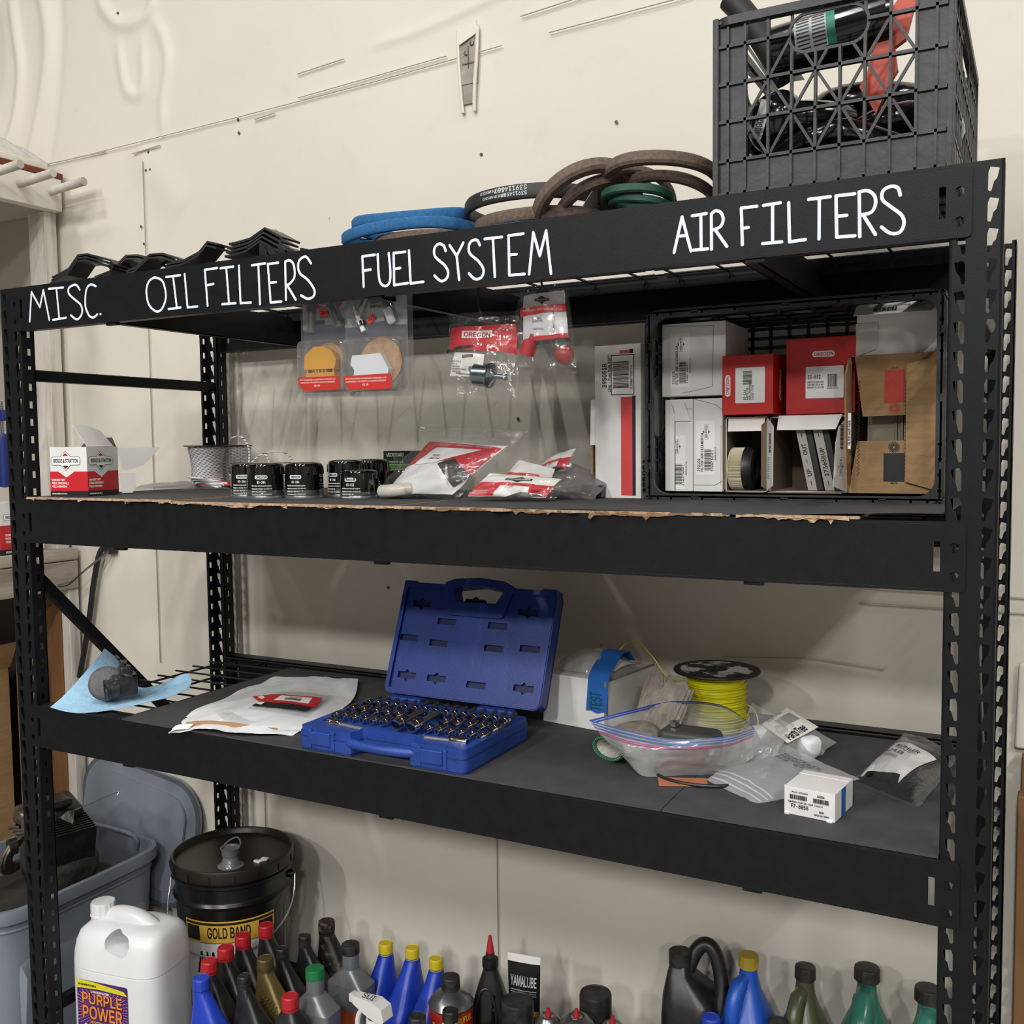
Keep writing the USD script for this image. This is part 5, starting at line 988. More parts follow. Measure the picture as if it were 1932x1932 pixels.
part(t, 'label', quad(fn, (.10, .26), (.93, .30), (.95, .92), (.10, .88), .001), mat('label_greywhite', '#dcdbe0', .4)); P.add('red_field', quad(fn, (.04, .62), (.95, .66), (.95, .75), (.04, .72), .002), RED); P.add('red_field', quad(fn, (.12, .29), (.93, .35), (.93, .40), (.12, .34), .002), RED); P.add('black_field', quad(fn, (.20, .24), (.95, .30), (.95, .35), (.20, .29), .0024), INK)
P.add('logo_outline', quad(fn, (.36, .79), (.64, .79), (.64, .825), (.36, .825), .002, 8, 4), INK); P.add('logo_triangle', quad(fn, (.42, .825), (.58, .825), (.5, .86), (.5, .86), .002, 4, 4), INK); P.add('logo_triangle', quad(fn, (.5, .755), (.5, .755), (.58, .79), (.42, .79), .002, 4, 4), INK)
P.add('lettering', on_sheet(fn, 'BRIGGS & STRATTON', .38, .798, .018, .24, 1, .0028), WHITEINK); P.add('lettering', on_sheet(fn, '799586S', .30, .565, .024, .18, 1, .003), INK); P.add('lettering', on_sheet(fn, 'FILTER-FUEL', .30, .535, .02, .22, 1, .003), INK); P.add('lettering', on_sheet(fn, '24847 34249', .72, .40, .03, .24, 1, .003, rot=84), INK); P.add('lettering', on_sheet(fn, 'MADE IN U.S.A.', .32, .44, .02, .2, 1, .003), INK)
P.add('lettering', on_sheet(fn, 'GENUINE PART   PIÈCE ORIGINALE   PIEZA', .10, .675, .02, .78, 1, .003), PAPER); P.flush(t)
part(t, 'fuel_filter', [mv(lathe([(0, 0), (.012, 0), (.013, .003), (.013, .022), (.004, .026), (.004, .036), (0, .036)], 24), 1.252, .075, 1.778, ry=20), mv(trimesh.creation.uv_sphere(.016), 1.318, .084, 1.775)], mat('filter_red', '#b23a3c', .4))
part(t, 'film', full(sheet4(*c, .020, 43, .010, 4.5)), FILM); part(t, 'film', full(sheet4((1.215, .10, 1.765), (1.335, .095, 1.745), (1.318, .095, 1.882), (1.222, .10, 1.876), -.008, 46, .008, 5)), FILM); hook(t, 1.283, .078, 1.975, 1.880)
# ================================================================ things on the third level
ZB = Z_B + .0038
# ---- blue shop towel
def net(rows, nu=30, nv=30, thick=0.0, seed=0, amp=0.0, freq=6):
    """smooth sheet through a net of points: rows of equal length"""
    A = np.array(rows, float); R1 = np.array([spline(r, 12) for r in A]); m = R1.shape[1]
    S = np.stack([spline(R1[:, k], 12) for k in range(m)], 1)
    def fn(U, V):
        i = (V * (S.shape[0] - 1)); j = (U * (m - 1)); i0, j0 = np.minimum(i.astype(int), S.shape[0] - 2), np.minimum(j.astype(int), m - 2); a, b = (i - i0)[..., None], (j - j0)[..., None]
        P = S[i0, j0] * (1 - a) * (1 - b) + S[i0 + 1, j0] * a * (1 - b) + S[i0, j0 + 1] * (1 - a) * b + S[i0 + 1, j0 + 1] * a * b
        if amp: P = P + np.array((0, -.4, 1.0)) * ((meshkit.fbm(np.stack([U * freq, V * freq, 0 * U + seed], -1), 3, seed) - .5) * 2 * amp)[..., None]
        return P[..., 0], P[..., 1], P[..., 2]
    return grid(fn, nu, nv, thick=thick)
TOWEL = mat('blue_towel', '#a9d2ee', .9, color2='#9bc6e6', vscale=70, bump=.6, bscale=220)
single('shop_towel', net([[(.115, -.005, 1.068), (.175, -.010, 1.068), (.255, .020, 1.070), (.300, .115, 1.076), (.318, .200, 1.085)],
                          [(.100, .070, 1.100), (.165, .060, 1.074), (.235, .085, 1.072), (.280, .150, 1.078), (.305, .222, 1.098)],
                          [(.075, .150, 1.140), (.135, .150, 1.096), (.195, .155, 1.074), (.240, .180, 1.077), (.280, .225, 1.111)],
                          [(.045, .200, 1.154), (.075, .215, 1.125), (.110, .205, 1.080), (.170, .200, 1.073), (.235, .215, 1.090)]], 36, 36, .0008, 3, .003), TOWEL, 'light blue shop towel with turned up corners at the left end of the third level', 'shop towel')
# ---- carburettor on it
CARB = mat('carb_black', '#26282b', .38, color2='#3a3b3d', vscale=60, bump=.2, bscale=200)
ALU = mat('cast_aluminium', '#77787a', .4, .8, color2='#5c5d5f', vscale=60)
t = thing('carburetor', 'black plastic carburettor lying on the blue shop towel', 'carburettor', (.212, .100, 1.108), -28)
part(t, 'bowl', mv(join([lathe([(0, 0), (.010, 0), (.011, .010), (.018, .014), (.030, .018), (.033, .024), (.034, .046), (.038, .047), (.038, .053), (.030, .055), (0, .055)], 40)]), -.040, -.012, -.012, ry=68, rx=20), CARB)
part(t, 'drain_boss', mv(lathe([(.003, -.004), (.008, -.004), (.010, .012), (0, .012)], 18), -.038, -.016, -.018, ry=68, rx=20), CARB)
part(t, 'body_block', [rbx(-.006, -.020, -.022, .040, .030, .024, .006), mv(rbx(-.016, -.012, -.010, .016, .014, .018, .005), .012, .008, .024)], CARB)
part(t, 'throat', [mv(lathe([(.013, 0), (.021, 0), (.021, .026), (.013, .026), (.013, 0)], 28), .024, -.036, -.004, rx=-90), plate(rrect(.046, .040, .010).difference(Point(0, 0).buffer(.0135)), (.026, -.033, -.004), (1, 0, 0), (0, 0, 1), .004)], CARB)
part(t, 'gasket', plate(rrect(.040, .034, .009).difference(rrect(.035, .029, .008)), (.026, -.0345, -.004), (1, 0, 0), (0, 0, 1), .0024), mat('gasket_red', '#9c3a35', .6))
part(t, 'throttle_shaft', [tube([(.004, .010, .030), (.004, .010, .052)], .004, 10), hull([(-.012, .004, .048), (.016, .002, .048), (.020, .012, .048), (-.006, .018, .048), (-.012, .004, .051), (.016, .002, .051), (.020, .012, .051), (-.006, .018, .051)])], CARB)
part(t, 'choke_lever', tube([(-.02, .012, .030), (-.022, .004, .052), (-.010, -.004, .060), (.006, -.002, .056)], .0035, 8, smooth=5), ALU)
part(t, 'linkage', [hull([(.028, .014, .020), (.050, .016, .026), (.052, .026, .028), (.030, .028, .024), (.04, .02, .036)]), tube([(.02, .0, .026), (.05, -.002, .030), (.058, .014, .026)], .003, 8, smooth=4)], CARB)
for x, z in ((.010, .016), (.044, .012), (.012, -.018)): part(t, 'screw', mv(lathe([(0, 0), (.004, 0), (.0038, .004), (0, .005)], 12), x, -.019, z, rx=90), ALU)
part(t, 'rib', [mv(bx(-.0015, -.012, 0, .0015, .012, .003), -.022, -.022, .010 + k * .001, ry=-20, rz=k * 12) for k in (-1, 1)], CARB)
# ---- white mailer with a flat parts bag on it
POLY = mat('poly_mailer', '#e9eaec', .38, color2='#e2e3e6', vscale=10)
mail_rows = [[(.484, -.016, ZB - .008), (.560, -.004, ZB + .006), (.650, .004, ZB + .010), (.742, .055, ZB + .003)],
             [(.440, .085, ZB + .003), (.540, .100, ZB + .016), (.640, .120, ZB + .018), (.735, .150, ZB + .006)],
             [(.405, .250, ZB + .003), (.500, .270, ZB + .014), (.600, .290, ZB + .016), (.700, .300, ZB + .006)],
             [(.360, .420, ZB + .002), (.450, .440, ZB + .006), (.530, .455, ZB + .008), (.600, .455, ZB + .014)]]
t = thing('mailer', 'white plastic mailer with a torn open front edge lying left of the blue case', 'mailer')
part(t, 'bag', net(mail_rows, 44, 44, .0006, 5, .0045, 7), POLY)
def off(rows, d): return [[(x, y, z + d) for x, y, z in r] for r in rows]
part(t, 'torn_inside', net([[(.500, -.006, ZB - .002), (.565, .010, ZB + .004), (.640, .020, ZB + .004), (.715, .046, ZB + .002)], [(.510, .010, ZB + .012), (.570, .022, ZB + .016), (.640, .034, ZB + .016), (.700, .060, ZB + .010)]], 20, 6, .0005, 8, .003, 5), mat('mailer_brown', '#9b7a58', .7), label='brown inside of the torn edge')
part(t, 'torn_strip', net([[(.484, -.016, ZB - .010), (.500, -.014, ZB - .001), (.53, -.006, ZB + .003)], [(.482, -.012, ZB - .012), (.496, -.006, ZB + .006), (.53, .008, ZB + .010)]], 10, 4, .0005), POLY)
part(t, 'clear_tape', net([[(.60, .020, ZB + .022), (.65, .040, ZB + .022)], [(.53, .060, ZB + .024), (.56, .075, ZB + .024)]], 8, 8), FILM)
lab_rows = [[(.555, .100, ZB + .021), (.620, .110, ZB + .0245), (.690, .125, ZB + .0205)], [(.545, .190, ZB + .021), (.605, .205, ZB + .024), (.670, .220, ZB + .021)], [(.520, .290, ZB + .020), (.585, .305, ZB + .022), (.640, .315, ZB + .019)]]
A_, B_, C_, D_ = (.575, .112, ZB + .0225), (.712, .132, ZB + .0165), (.655, .292, ZB + .0215), (.520, .265, ZB + .0205)
fn = sheet4(A_, B_, C_, D_, .004, 51, .003, 4, toward=(0, 0, 1)); t2 = thing('parts_bag', 'flat clear bag with red, black and white label lying on the white mailer', 'parts bag'); P = Print()
part(t2, 'film', full(fn, -.001, 18), clear_mat('thin_film', (.97, .97, .97), .12, .05)); P.add('red_field', quad(fn, (.02, .30), (.98, .34), (.94, .74), (.10, .70), .0006), RED); P.add('red_field', quad(fn, (-.22, .56), (.06, .30), (.12, .70), (.02, .72), .0006), RED); P.add('capsule', quad(fn, (-.12, .55), (.02, .42), (.04, .50), (-.06, .62), .0012, 6, 4), WHITEINK)
P.add('white_window', quad(fn, (.24, .40), (.84, .42), (.80, .66), (.26, .64), .0012), PAPER); P.add('black_field', quad(fn, (.02, .10), (.92, .14), (.98, .32), (.06, .29), .0010), INK); P.add('symbol', quad(fn, (.04, .19), (.16, .16), (.16, .27), (.05, .28), .0016, 5, 4), WHITEINK)
P.add('lettering', on_sheet(fn, '595660', .44, .56, .04, .2, .8, .0018), INK); P.add('barcode', join([quad(fn, (.40 + k * .02, .46), (.41 + k * .02, .46), (.41 + k * .02, .54), (.40 + k * .02, .54), .0018, 3, 3) for k in range(14)]), INK); P.flush(t2)

# ---- socket case
CASE = mat('case_blue', '#1d3a82', .40, color2='#26479a', vscale=14, bump=.25, bscale=500)
CASE_IN = mat('case_blue_lid', '#152f78', .42, color2='#1a3788', vscale=9, bump=.15, bscale=400)
cx0, cx1, cy0, cy1, cz0, cz1 = .807, 1.168, -.004, .236, ZB, 1.1135
t = thing('socket_case', 'open blue plastic tool case full of chrome bit sockets', 'tool case', (cx0, cy0, cz0)); w, d, h = cx1 - cx0, cy1 - cy0, cz1 - cz0
out = sbox(0, 0, w, d).buffer(-.014).buffer(.014, quad_segs=6); notch = Polygon([(.118, -.01), (.250, -.01), (.242, .032), (.128, .032)]).buffer(-.006).buffer(.006, quad_segs=4)
body = out.difference(notch).buffer(-.004).buffer(.004, quad_segs=3); tray = sbox(.012, .040, w - .012, d - .014)
part(t, 'tray', [mv(ext(body.buffer(-.004), .006), 0, 0, 0), mv(ext(body, h * .46), 0, 0, .005), mv(ext(body.buffer(-.0015), .0022), 0, 0, .005 + h * .46), mv(ext(body, h - .016 - h * .46), 0, 0, .0072 + h * .46), mv(ext(body.buffer(-.0025).difference(tray.buffer(-.006)), .0088), 0, 0, h - .0088)], CASE, 30)
part(t, 'tray_floor', bx(.012, .040, h - .014, w - .012, d - .014, h - .0075), CASE, False)
part(t, 'handle', tube([(.108, .012, h * .55), (.130, .002, h * .55), (.184, -.004, h * .55), (.238, .002, h * .55), (.260, .012, h * .55)], .0088, 12, smooth=6), CASE)
for x in (.055, .295): part(t, 'latch', [rbx(x - .022, -.0045, h * .30, x + .022, .003, h * .86, .002), rbx(x - .030, -.0025, h * .12, x - .022, .003, h * .92, .0015), rbx(x + .022, -.0025, h * .12, x + .030, .003, h * .92, .0015)], CASE)
part(t, 'rib', [rbx(.02 + .09 * k, .205, h - .012, .022 + .09 * k, .222, h - .004, .0008) for k in range(4)] + [bx(.013, y, h - .009, w - .013, y + .003, h - .004) for y in (.100, .142, .186)], CASE)
for x in (.075, .285): part(t, 'hinge', [rbx(x - .040, d - .004, h - .008, x + .040, d + .016, h + .006, .003)], CASE)
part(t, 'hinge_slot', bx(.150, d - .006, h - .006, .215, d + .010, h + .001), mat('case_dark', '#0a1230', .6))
# lid, leaning back
L0, LW, LH = np.array((.012, d + .014, h + .008)), .362, .236; tilt = math.atan2(.40, 1.0)
U_, V_ = np.array((1, 0, 0)), np.array((0, math.sin(tilt), math.cos(tilt)))
lo = sbox(0, 0, LW, LH).buffer(-.016).buffer(.016, quad_segs=6)
grip = Polygon([(.118, LH - .06), (.246, LH - .06), (.262, LH + .004), (.240, LH + .013), (.182, LH + .018), (.124, LH + .013), (.100, LH + .004)]).buffer(-.004).buffer(.004)
gh = Polygon([(.136, LH - .034), (.228, LH - .034), (.243, LH - .006), (.182, LH + .002), (.124, LH - .006)]).buffer(-.004).buffer(.004, quad_segs=4)
corner_ = unary_union([sbox(.0, LH - .01, .030, LH + .003), sbox(LW - .034, LH - .01, LW - .004, LH + .003)])
sil = unary_union([lo, grip, corner_]).difference(gh)
cells = []
for (x, y), k in zip([(.050, .192), (.176, .202), (.302, .190), (.118, .158), (.238, .158), (.034, .118), (.108, .112), (.238, .112), (.318, .118), (.046, .040), (.118, .040), (.212, .036), (.318, .040)], (1, 1, 1, 0, 0, 0, 0, 0, 0, 1, 1, 0, 1)):
    s = sbox(x - .021, y - .0055, x + .021, y + .0055).buffer(.001); s = s.union(Polygon([(x - .012, y), (x, y + .011), (x + .012, y), (x, y - .011)]).buffer(.001)) if k else s
    cells.append(s)
inner = lo.buffer(-.011).difference(grip.buffer(.004))
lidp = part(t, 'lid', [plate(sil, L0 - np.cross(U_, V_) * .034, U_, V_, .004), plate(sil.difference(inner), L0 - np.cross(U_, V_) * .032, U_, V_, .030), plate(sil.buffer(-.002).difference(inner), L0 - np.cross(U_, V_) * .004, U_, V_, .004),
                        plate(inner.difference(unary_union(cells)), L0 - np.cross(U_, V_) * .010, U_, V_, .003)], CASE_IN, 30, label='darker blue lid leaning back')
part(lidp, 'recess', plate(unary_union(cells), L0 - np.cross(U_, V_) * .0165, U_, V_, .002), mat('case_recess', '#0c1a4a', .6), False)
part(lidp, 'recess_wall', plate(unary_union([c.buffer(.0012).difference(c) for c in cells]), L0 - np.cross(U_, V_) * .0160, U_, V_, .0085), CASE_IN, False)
# bit sockets: one of each size, then copies
BIT = mat('bit_steel', '#55544f', .42, .6); BORE = mat('bore_dark', '#101012', .5)
def socket_mesh(r, L, bitL, bitr, hexs=6):
    so = join([lathe([(r * .55, 0), (r * .96, 0), (r, .001), (r, L * .30), (r * .93, L * .32), (r * .93, L * .40), (r, L * .42), (r, L * .8), (r * .8, L), (0, L)], 26)])
    bore = lathe([(0, .0025), (r * .60, .0025), (r * .60, .0002), (r * .55, .0002), (r * .55, .003), (0, .003)], 4)
    bit = lathe([(bitr, L * .8), (bitr, L + bitL * .7), (bitr * .75, L + bitL), (0, L + bitL)], hexs)
    return [m.apply_transform(Rot(-90, (1, 0, 0))) or m for m in (so, bore, bit)]
def nth(k): return ['first', 'second', 'third', 'fourth', 'fifth', 'sixth', 'seventh', 'eighth', 'ninth', 'tenth', 'eleventh', 'twelfth', 'thirteenth', 'fourteenth', 'fifteenth'][k]
def socket(kind, loc, rz, label, _p={}, group=None, up=8):
    if kind not in _p:
        o = thing('bit_socket', label, 'socket', loc, rz, group, up)
        so, bo, bi = socket_mesh(*kind); part(o, 'drive_end', so, CHROME, 40); part(o, 'square_bore', bo, BORE, False); part(o, 'bit', bi, BIT, 20); _p[kind] = o
    else:
        x = thing('bit_socket', label, 'socket', loc, rz, group, up); x.GetPrim().GetReferences().AddInternalReference(_p[kind].GetPrim().GetPath()); x.GetPrim().SetInstanceable(True)
back = [.848, .8695, .890, .911, .933, .956, .980, 1.0035, 1.026, 1.0455, 1.065, 1.0865, 1.110, 1.132, 1.153]
for k, x in enumerate(back): socket((.0088, .022, .026 + .004 * (k > 4), .0035 + .0004 * k / 2 if False else .004), (x, .150, 1.1195), -6, nth(k) + ' chrome bit socket from the left in the back row', group='back row of bit sockets')
for nm, xs, y, kind, z in (('second row, left bank', [.835, .861, .8905, .917, .942], .112, (.0085, .024, .010, .0038), 1.116), ('second row, right bank', [1.049, 1.0745, 1.101, 1.1275, 1.153], .110, (.0085, .024, .010, .0038), 1.116),
                           ('third row, left bank', [.828, .850, .873, .896, .919, .942], .072, (.0066, .020, .010, .003), 1.1145), ('third row, right bank', [1.0415, 1.064, 1.086, 1.108, 1.131, 1.1525], .070, (.0066, .020, .010, .003), 1.1145)):
    for k, x in enumerate(xs): socket(kind, (x, y, z), -14, nth(k) + ' chrome socket from the left in the ' + nm, group='sockets of the ' + nm)
socket((.0115, .030, .048, .0062), (.985, .056, 1.120), -10, 'left one of the two large bit sockets in the middle of the case')
socket((.0115, .030, .0475, .0062), (1.018, .056, 1.120), -10, 'right one of the two large bit sockets in the middle of the case')
for x, rz, lab in ((.848, -98, 'chrome adapter with a flat grey blade at the front left of the case'), (1.150, 94, 'chrome adapter with a flat grey blade at the front right of the case')):
    o = thing('socket_adapter', lab, 'socket', (x, .036, 1.1155), rz); so, bo, bi = socket_mesh(.0088, .034, .001, .003); part(o, 'drive_end', so, CHROME, 40); part(o, 'square_bore', bo, BORE, False); part(o, 'blade', rbx(-.004, .030, -.002, .004, .085, .002, .001), mat('blade_grey', '#9a9a9c', .4, .5))
# ---- white carton with taped packet
t = thing('carton', 'plain white carton with blue tape over its front, right of the blue case', 'box', (1.134, .362, ZB), -9); P = Print()
part(t, 'body', rbx(0, 0, 0, .150, .20, .100, .0012), WHITEBOX); part(t, 'flap_edge', [bx(.146, -.0012, .004, .1512, .004, .098), bx(.148, -.001, .098, .151, .19, .101)], mat('card_edge_dark', '#7d746a', .8), False)
t = thing('packet', 'clear bubble packet taped on top of the plain white carton', 'packet', (1.225, .425, ZB + .1005), -9)
part(t, 'film', mv(pillow(.150, .11, .040, 26, amp=.012, freq=9, seed=12), 0, 0, 0), clear_mat('packet_film', (.93, .93, .92), .20, .16, 60, .9, .08)); part(t, 'filling', mv(pillow(.13, .085, .030, 18, amp=.004, seed=14), 0, 0, .001), mat('packet_grey', '#b9b9b6', .5))
lp = part(t, 'printed_edge', grid(lambda U, V: (.040 + .034 * U, -.050 + .085 * V, .016 + .018 * np.sin(np.pi * V) * (1 - U * .75)), 8, 12, thick=.0005), PAPER)
part(lp, 'lettering', [mv(text_flat(s, True).copy().apply_scale((.0075, .006, .03)), .044 + .008 * k, -.022, .0355 - .006 * k, rz=90) for k, s in enumerate(('Husqvarna', 'Replacement'))], INK, False)
TAPE = mat('blue_tape', '#1d62b4', .6, color2='#1a58a4', vscale=30)
tape = thing('tape_strip', 'blue masking tape with green handwriting running over the packet and down the carton', 'tape')
def tp(U, V):
    y = np.interp(V, [0, .30, .48, .56, 1], [.47, .41, .36, .3435, .3415]); z = np.interp(V, [0, .12, .30, .50, .58, 1], [ZB + .118, ZB + .1415, ZB + .143, ZB + .116, ZB + .100, ZB + .038]); x = 1.2475 - .010 * V + .046 * U
    return x, y - .16 * (x - 1.25), z + .002 * np.sin(U * 9) * (V > .97)
part(tape, 'strip', grid(tp, 10, 40, thick=.0006), TAPE)
ft = Face((1.243, .3404, ZB + .03), (.988, -.155, 0), (0, 0, 1)); part(tape, 'lettering', [ft.text('TEST', .030, .012, .026, rot=90, bold=False, squeeze=.42, lift=.0012)], mat('green_marker', '#1f5c46', .6), False)
# ---- work gloves
KNIT = mat('grey_knit', '#9b9389', .95, color2='#6f675e', vscale=46, bump=.8, bscale=260, stretch=(1, 1, .25)); KNITW = mat('white_knit', '#d9d5cc', .95, color2='#c4bfb4', vscale=120, bump=.8, bscale=400)
def cuff(a, b, r0, r1, flat=.55, seed=0, side=(1, 0, 0)):
    a, b = np.array(a, float), np.array(b, float); ax = (b - a) / np.linalg.norm(b - a); s = np.array(side, float); s -= ax * (s @ ax); s /= np.linalg.norm(s); q = np.cross(ax, s)
    def fn(U, V):
        A = U * 2 * np.pi; r = r0 + (r1 - r0) * V + .0014 * np.sin(A * 18); e = .004 * np.sin(A * 5 + seed) * (V > .98)
        P = a + (b - a) * V[..., None] + s * (r * np.cos(A))[..., None] + q * (flat * r * np.sin(A))[..., None] + ax * e[..., None]; return P[..., 0], P[..., 1], P[..., 2]
    return grid(fn, 72, 14, True)
t = thing('work_glove', 'grey knitted glove cuff standing up in front of the white carton, left one', 'glove'); part(t, 'cuff', cuff((1.395, .275, 1.09), (1.385, .345, 1.190), .038, .022, .5, 1), KNIT); part(t, 'palm', mv(noise3(trimesh.creation.icosphere(3, 1.0).apply_scale((.05, .045, .028)), .008, 20, 4), 1.385, .235, ZB + .028), KNIT)
t = thing('work_glove', 'grey knitted glove cuff leaning right, beside the yellow spool', 'glove'); part(t, 'cuff', cuff((1.405, .265, 1.092), (1.432, .34, 1.178), .036, .026, .5, 2, (.8, -.2, -.6)), KNIT)
t = thing('work_glove', 'white knitted glove with a green hemmed cuff sticking out left of the zip bag', 'glove')
c0, c1 = np.array((1.395, .245, ZB + .026)), np.array((1.352, .182, ZB + .022)); part(t, 'cuff', cuff(c0, c1, .040, .046, .42, 3, (.8, -.35, .15)), KNITW)
ax = (c1 - c0) / np.linalg.norm(c1 - c0); s = np.array((.8, -.35, .15)); s -= ax * (s @ ax); s /= np.linalg.norm(s); q = np.cross(ax, s); A = np.arange(64) * 2 * np.pi / 64
ring = c1 + s * (.046 * np.cos(A))[:, None] + q * (.42 * .046 * np.sin(A))[:, None]; part(t, 'hem', tube(ring + ax * .001, .0036, 8, True), mat('hem_green', '#2c6a4c', .9, bump=.8, bscale=700))
part(t, 'stitch', [tube([p + ax * .0026 - (p - c1) * .05, p + ax * .0046, p + ax * .0030 + (p - c1) * .05], .0007, 4) for p in ring[::2]], mat('stitch_light', '#a9cbb6', .9), kind='stuff')
# ---- trimmer line spool
t = thing('line_spool', 'black spool wound with bright yellow trimmer line', 'spool', (1.462, .468, ZB)); YL = mat('yellow_line', '#e6e01a', .35)
part(t, 'flange', mv(lathe([(.020, 0), (.083, 0), (.084, .0015), (.083, .004), (.024, .004), (.020, .001), (.020, 0)], 64), 0, 0, .112), mat('spool_black', '#222224', .5)); part(t, 'flange', lathe([(.015, 0), (.083, 0), (.083, .004), (.015, .004), (.015, 0)], 48), mat('spool_black', ''))
lb = part(t, 'paper_remains', mv(lathe([(.021, 0), (.070, 0), (.070, .0004), (.021, .0004), (.021, 0)], 48), 0, 0, .1162), mat('torn_label', '#2c2c2e', .6, color2='#cfccc8', vscale=24, lo=.46, hi=.54), label='remains of a white paper label')
part(t, 'hub', mv(lathe([(.010, -.004), (.020, -.004), (.022, .002), (.016, .004), (.010, .003), (.010, -.004)], 24), 0, 0, .1155), mat('spool_black', ''))
zz = np.linspace(.006, .110, 38); part(t, 'line', [tube(np.stack([(.0545 + .0016 * math.sin(k * 2.3) + .006 * (k < 9)) * np.cos(A), (.0545 + .0016 * math.sin(k * 2.3) + .006 * (k < 9)) * np.sin(A), z + .003 * np.sin(A + k)], 1), .0019, 6, True) for k, z in enumerate(zz)] + [lathe([(0, .004), (.0545, .004), (.0545, .112), (0, .112)], 40)], YL, 30)
part(t, 'loose_line', tube([(-.04, .05, .095), (-.11, .05, .075), (-.155, .06, .115), (-.19, .05, .148), (-.228, .04, .118), (-.245, .0, .07)], .0011, 6, smooth=8), YL); part(t, 'loose_line', tube([(.050, .015, .050), (.066, .016, .042), (.078, .006, .03), (.088, -.028, .014), (.080, -.05, .006)], .0012, 6, smooth=8), YL)
# ---- zip bag standing open
ZIPF = clear_mat('zip_film', (.94, .94, .94), .36, .09, 26, .7, .14, (.72, .72, .71))
zb = thing('zip_bag', 'large clear zip bag standing open with blue and pink zipper', 'zip bag')
tl, tr = np.array((1.300, .215, 1.128)), np.array((1.608, .190, 1.158))
frontlip = spline([tl, (1.395, .160, 1.140 - .004), (1.485, .140, 1.137), (1.572, .150, 1.150), tr], 10); backlip = spline([tl, (1.355, .262, 1.140), (1.432, .300, 1.158), (1.530, .278, 1.166), tr], 10)
fb = spline([(1.405, .150, ZB + .012), (1.437, .128, ZB + .001), (1.495, .160, ZB + .001), (1.556, .200, ZB + .002), (1.600, .215, ZB + .03)], 10); bb_ = spline([(1.400, .20, ZB + .006), (1.43, .30, ZB + .003), (1.50, .34, ZB + .003), (1.56, .32, ZB + .006), (1.605, .26, ZB + .03)], 10)
def wall_of(lip, base, bulge, seed, tw, r=(0, 1), lift=0.0):
    def fn(U, V):
        V = r[0] + (r[1] - r[0]) * V; i = U * (len(lip) - 1); k = np.minimum(i.astype(int), len(lip) - 2); f = (i - k)[..., None]; a = base[k] * (1 - f) + base[k + 1] * f; b = lip[k] * (1 - f) + lip[k + 1] * f
        n = (meshkit.fbm(np.stack([U * 5, V * 4, 0 * U + seed], -1), 3, seed) - .5) * .014 * np.sin(np.pi * np.clip(V, 0, 1)); P = a + (b - a) * V[..., None] + np.array(tw) * (bulge * np.sin(np.pi * V) * np.sin(np.pi * (.1 + .8 * U)) + n + lift)[..., None]; return P[..., 0], P[..., 1], P[..., 2]
    return fn
part(zb, 'front_wall', grid(wall_of(frontlip, fb, .02, 3, (-.2, -.9, .3)), 44, 26), ZIPF); part(zb, 'rear_wall', grid(wall_of(backlip, bb_, .02, 6, (.1, .9, .3)), 44, 26), ZIPF); part(zb, 'bottom', net([list(map(tuple, fb[::10])), list(map(tuple, bb_[::10]))], 20, 8), ZIPF)
ZB_BLUE = mat('zip_blue', '#3a57b5', .35); ZPINK = mat('zip_pink', '#b2437f', .4)
zp = part(zb, 'zipper', [grid(wall_of(frontlip, fb, .02, 3, (-.2, -.9, .3), q, .0006), 40, 3) for q in ((.96, 1.0), (.88, .93), (.80, .85))], clear_mat('zip_blue_film', (.42, .52, .80), .55, .10, 26, .3, .2, (.16, .25, .62)), label='blue zipper tracks'); part(zb, 'zipper', [grid(wall_of(backlip, bb_, .02, 6, (.1, .9, .3), q, -.0006), 40, 3) for q in ((.90, .94), (.955, 1.0))], ZB_BLUE, label='blue zipper tracks'); part(zb, 'pink_line', [grid(wall_of(frontlip, fb, .02, 3, (-.2, -.9, .3), q, .0007), 40, 3) for q in ((.735, .755), (.69, .715))], ZPINK)
single('hose_ring', tube(np.stack([1.520 + .075 * np.cos(A), .170 + .055 * np.sin(A), ZB + .004 + 0 * A], 1), .003, 8, True), BLK_PLASTIC, 'thin black ring lying under the zip bag', 'ring')
single('packet', mv(rbx(-.04, -.02, 0, .04, .02, .002, .0008), 1.506, .128, ZB + .0002, rz=22), mat('orange_faded', '#b9714f', .6), 'faded orange card sticking out under the zip bag', 'card')
t = thing('small_part', 'dark part lying inside the open zip bag', 'engine part', (1.485, .235, ZB + .03)); part(t, 'body', noise3(rbx(-.05, -.03, -.025, .05, .03, .03, .01), .004, 30, 3), mat('part_grey', '#4b4b48', .5))
part(t, 'nut', mv(lathe([(.004, 0), (.009, 0), (.009, .008), (.004, .008), (.004, 0)], 6), -.03, 0, .032), STEEL)
